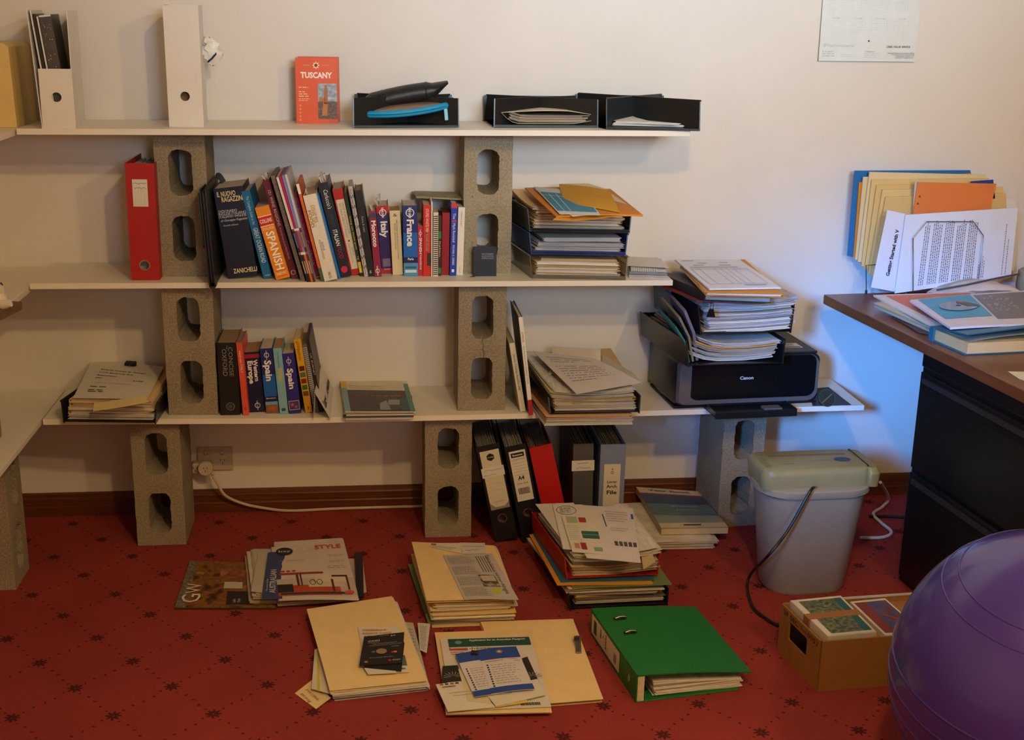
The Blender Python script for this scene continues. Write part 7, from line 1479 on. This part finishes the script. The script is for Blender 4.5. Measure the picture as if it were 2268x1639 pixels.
# double power point
y = -.001; a, b = ony(437, 990, y), ony(517, 1039, y); wv, hv = b.x-a.x, a.z-b.z
pp = thing('power_socket', 'white double wall power socket above the baseboard', 'socket', (a.x, y, b.z)); wp = M('b9aca0', .35, spec=.4)
G().box(0, wv, -.008, 0, 0, hv).obj('face_plate', wp, pp, bevel=.003)
F = frame((0, -.0082, 0), (1, 0, 0), (0, 0, 1)); dk = M('2a2320', .7)
def pins(parent, F, cx, cy, s, l=.0004):
    for k, (ang_, dx, dy) in enumerate(((25, -.0055, .003), (-25, .0055, .003), (0, 0, -.007))):
        g = G(); c, s_ = math.cos(math.radians(ang_)), math.sin(math.radians(ang_)); g.add([F @ V((cx+s*(dx+c*x-s_*y_), cy+s*(dy+s_*x+c*y_), l)) for x, y_ in ((-.0009, -.0033), (.0009, -.0033), (.0009, .0033), (-.0009, .0033))], [(0, 1, 2, 3)]); g.obj('pin_slot', dk, parent)
pins(pp, F, wv*.71, hv*.40, 1.1); 
for cx in (.25, .72):
    G().box(wv*cx-.008, wv*cx+.008, -.010, -.0075, hv*.66, hv*.86).obj('switch_rocker', wp, pp, bevel=.002); g = G(); ringp(g, frame((0, -.0102, 0), (1, 0, 0), (0, 0, 1)), wv*cx, hv*.78, .0055, .0066, 14, .0003, 180, 360); g.obj('switch_mark', dk, pp)
ad = thing('power_adapter', 'white double adapter plugged into the wall socket', 'adapter', (ony(472, 1030, -.02).x, -.009, ony(472, 1030, -.02).z)); am = M('c2b4a0', .35, spec=.4)
G().box(-.062, -.002, -.034, 0, -.020, .014).obj('adapter_body', am, ad, bevel=.006); F = frame((0, -.0345, 0), (1, 0, 0), (0, 0, 1)); pins(ad, F, -.052, -.003, 1.)
pl = thing('plug', 'round white plug pushed into the double adapter', 'plug', (ony(455, 1038, -.06).x, -.044, ony(455, 1038, -.06).z))
G().loft([[(r_*math.cos(2*math.pi*j/28), yy, r_*math.sin(2*math.pi*j/28)) for j in range(28)] for r_, yy in ((.020, 0), (.023, -.004), (.023, -.018), (.021, -.021))]).obj('plug_body', am, pl, smooth=True); pins(pl, frame((0, -.0212, 0), (1, 0, 0), (0, 0, 1)), 0, 0, .95)
G().tube([(.014, -.012, -.012), (.022, -.012, -.018), (.027, -.012, -.022)], [.006, .007, .005], 8).obj('cord_grip', am, pl, smooth=True)
yq = -.055
cord('extension_cord', 'white power cord running from the wall plug along the baseboard', [V((p.x, min(p.y, -.026), p.z)) for p in [ony(470, 1052, yq), ony(482, 1072, yq), ony(500, 1098, -.045), ony(540, 1116, -.035), ony(590, 1126, -.032), onz(645, 1131, .006), onz(760, 1126, .006), onz(930, 1117, .006), onz(1000, 1113, .006)]], .0045, 'c3b29e')
# little figure and plank at the left edge
pk = thing('wooden_plank', 'short brown plank end sticking in at the left edge', 'plank', (0, 0, 0)); z = T2-.012-.050
a, b = ony(48, 668, -.62), ony(-40, 700, -.75)
G().hexa([a+V((-.16, -.13, -.02)), a+V((-.03, -.16, -.02)), a+V((0, 0, -.02)), a+V((-.06, .015, -.02))], [a+V((-.16, -.13, 0)), a+V((-.03, -.16, 0)), a+V((0, 0, 0)), a+V((-.06, .015, 0))]).obj('plank_board', M('6f5638', .6, .25, 20, stretch=(4, 1, 4)), pk)
R = random.Random(5); rings = []; c = a+V((-.055, -.05, .0)) 
for i in range(10):
    T = i/9; rr_ = (.030, .034, .032, .026, .020, .024, .026, .022, .014, .004)[i]; rings.append([(c.x+rr_*math.cos(2*math.pi*j/14)*(1+R.uniform(-.15, .15))+.01*math.sin(4*T), c.y+rr_*math.sin(2*math.pi*j/14), c.z+.001+.075*T) for j in range(14)])
fg = thing('soft_toy', 'small white lumpy soft toy with purple trim at the left edge', 'toy', (0, 0, 0)); tm = M('d6cec2', .9, .12, 90, bump=.5)
G().loft(rings).obj('toy_body', tm, fg, smooth=True)
G().tube([c+V((.018, -.02, .012)), c+V((.035, -.025, .008)), c+V((.05, -.028, .014))], [.012, .012, .009], 10).obj('toy_paw', tm, fg, smooth=True)
G().tube([c+V((.022*math.cos(A), .022*math.sin(A), .052)) for A in [2*math.pi*k/16 for k in range(16)]], .006, 6, True).obj('purple_trim', M('5a2058', .7), fg, smooth=True)
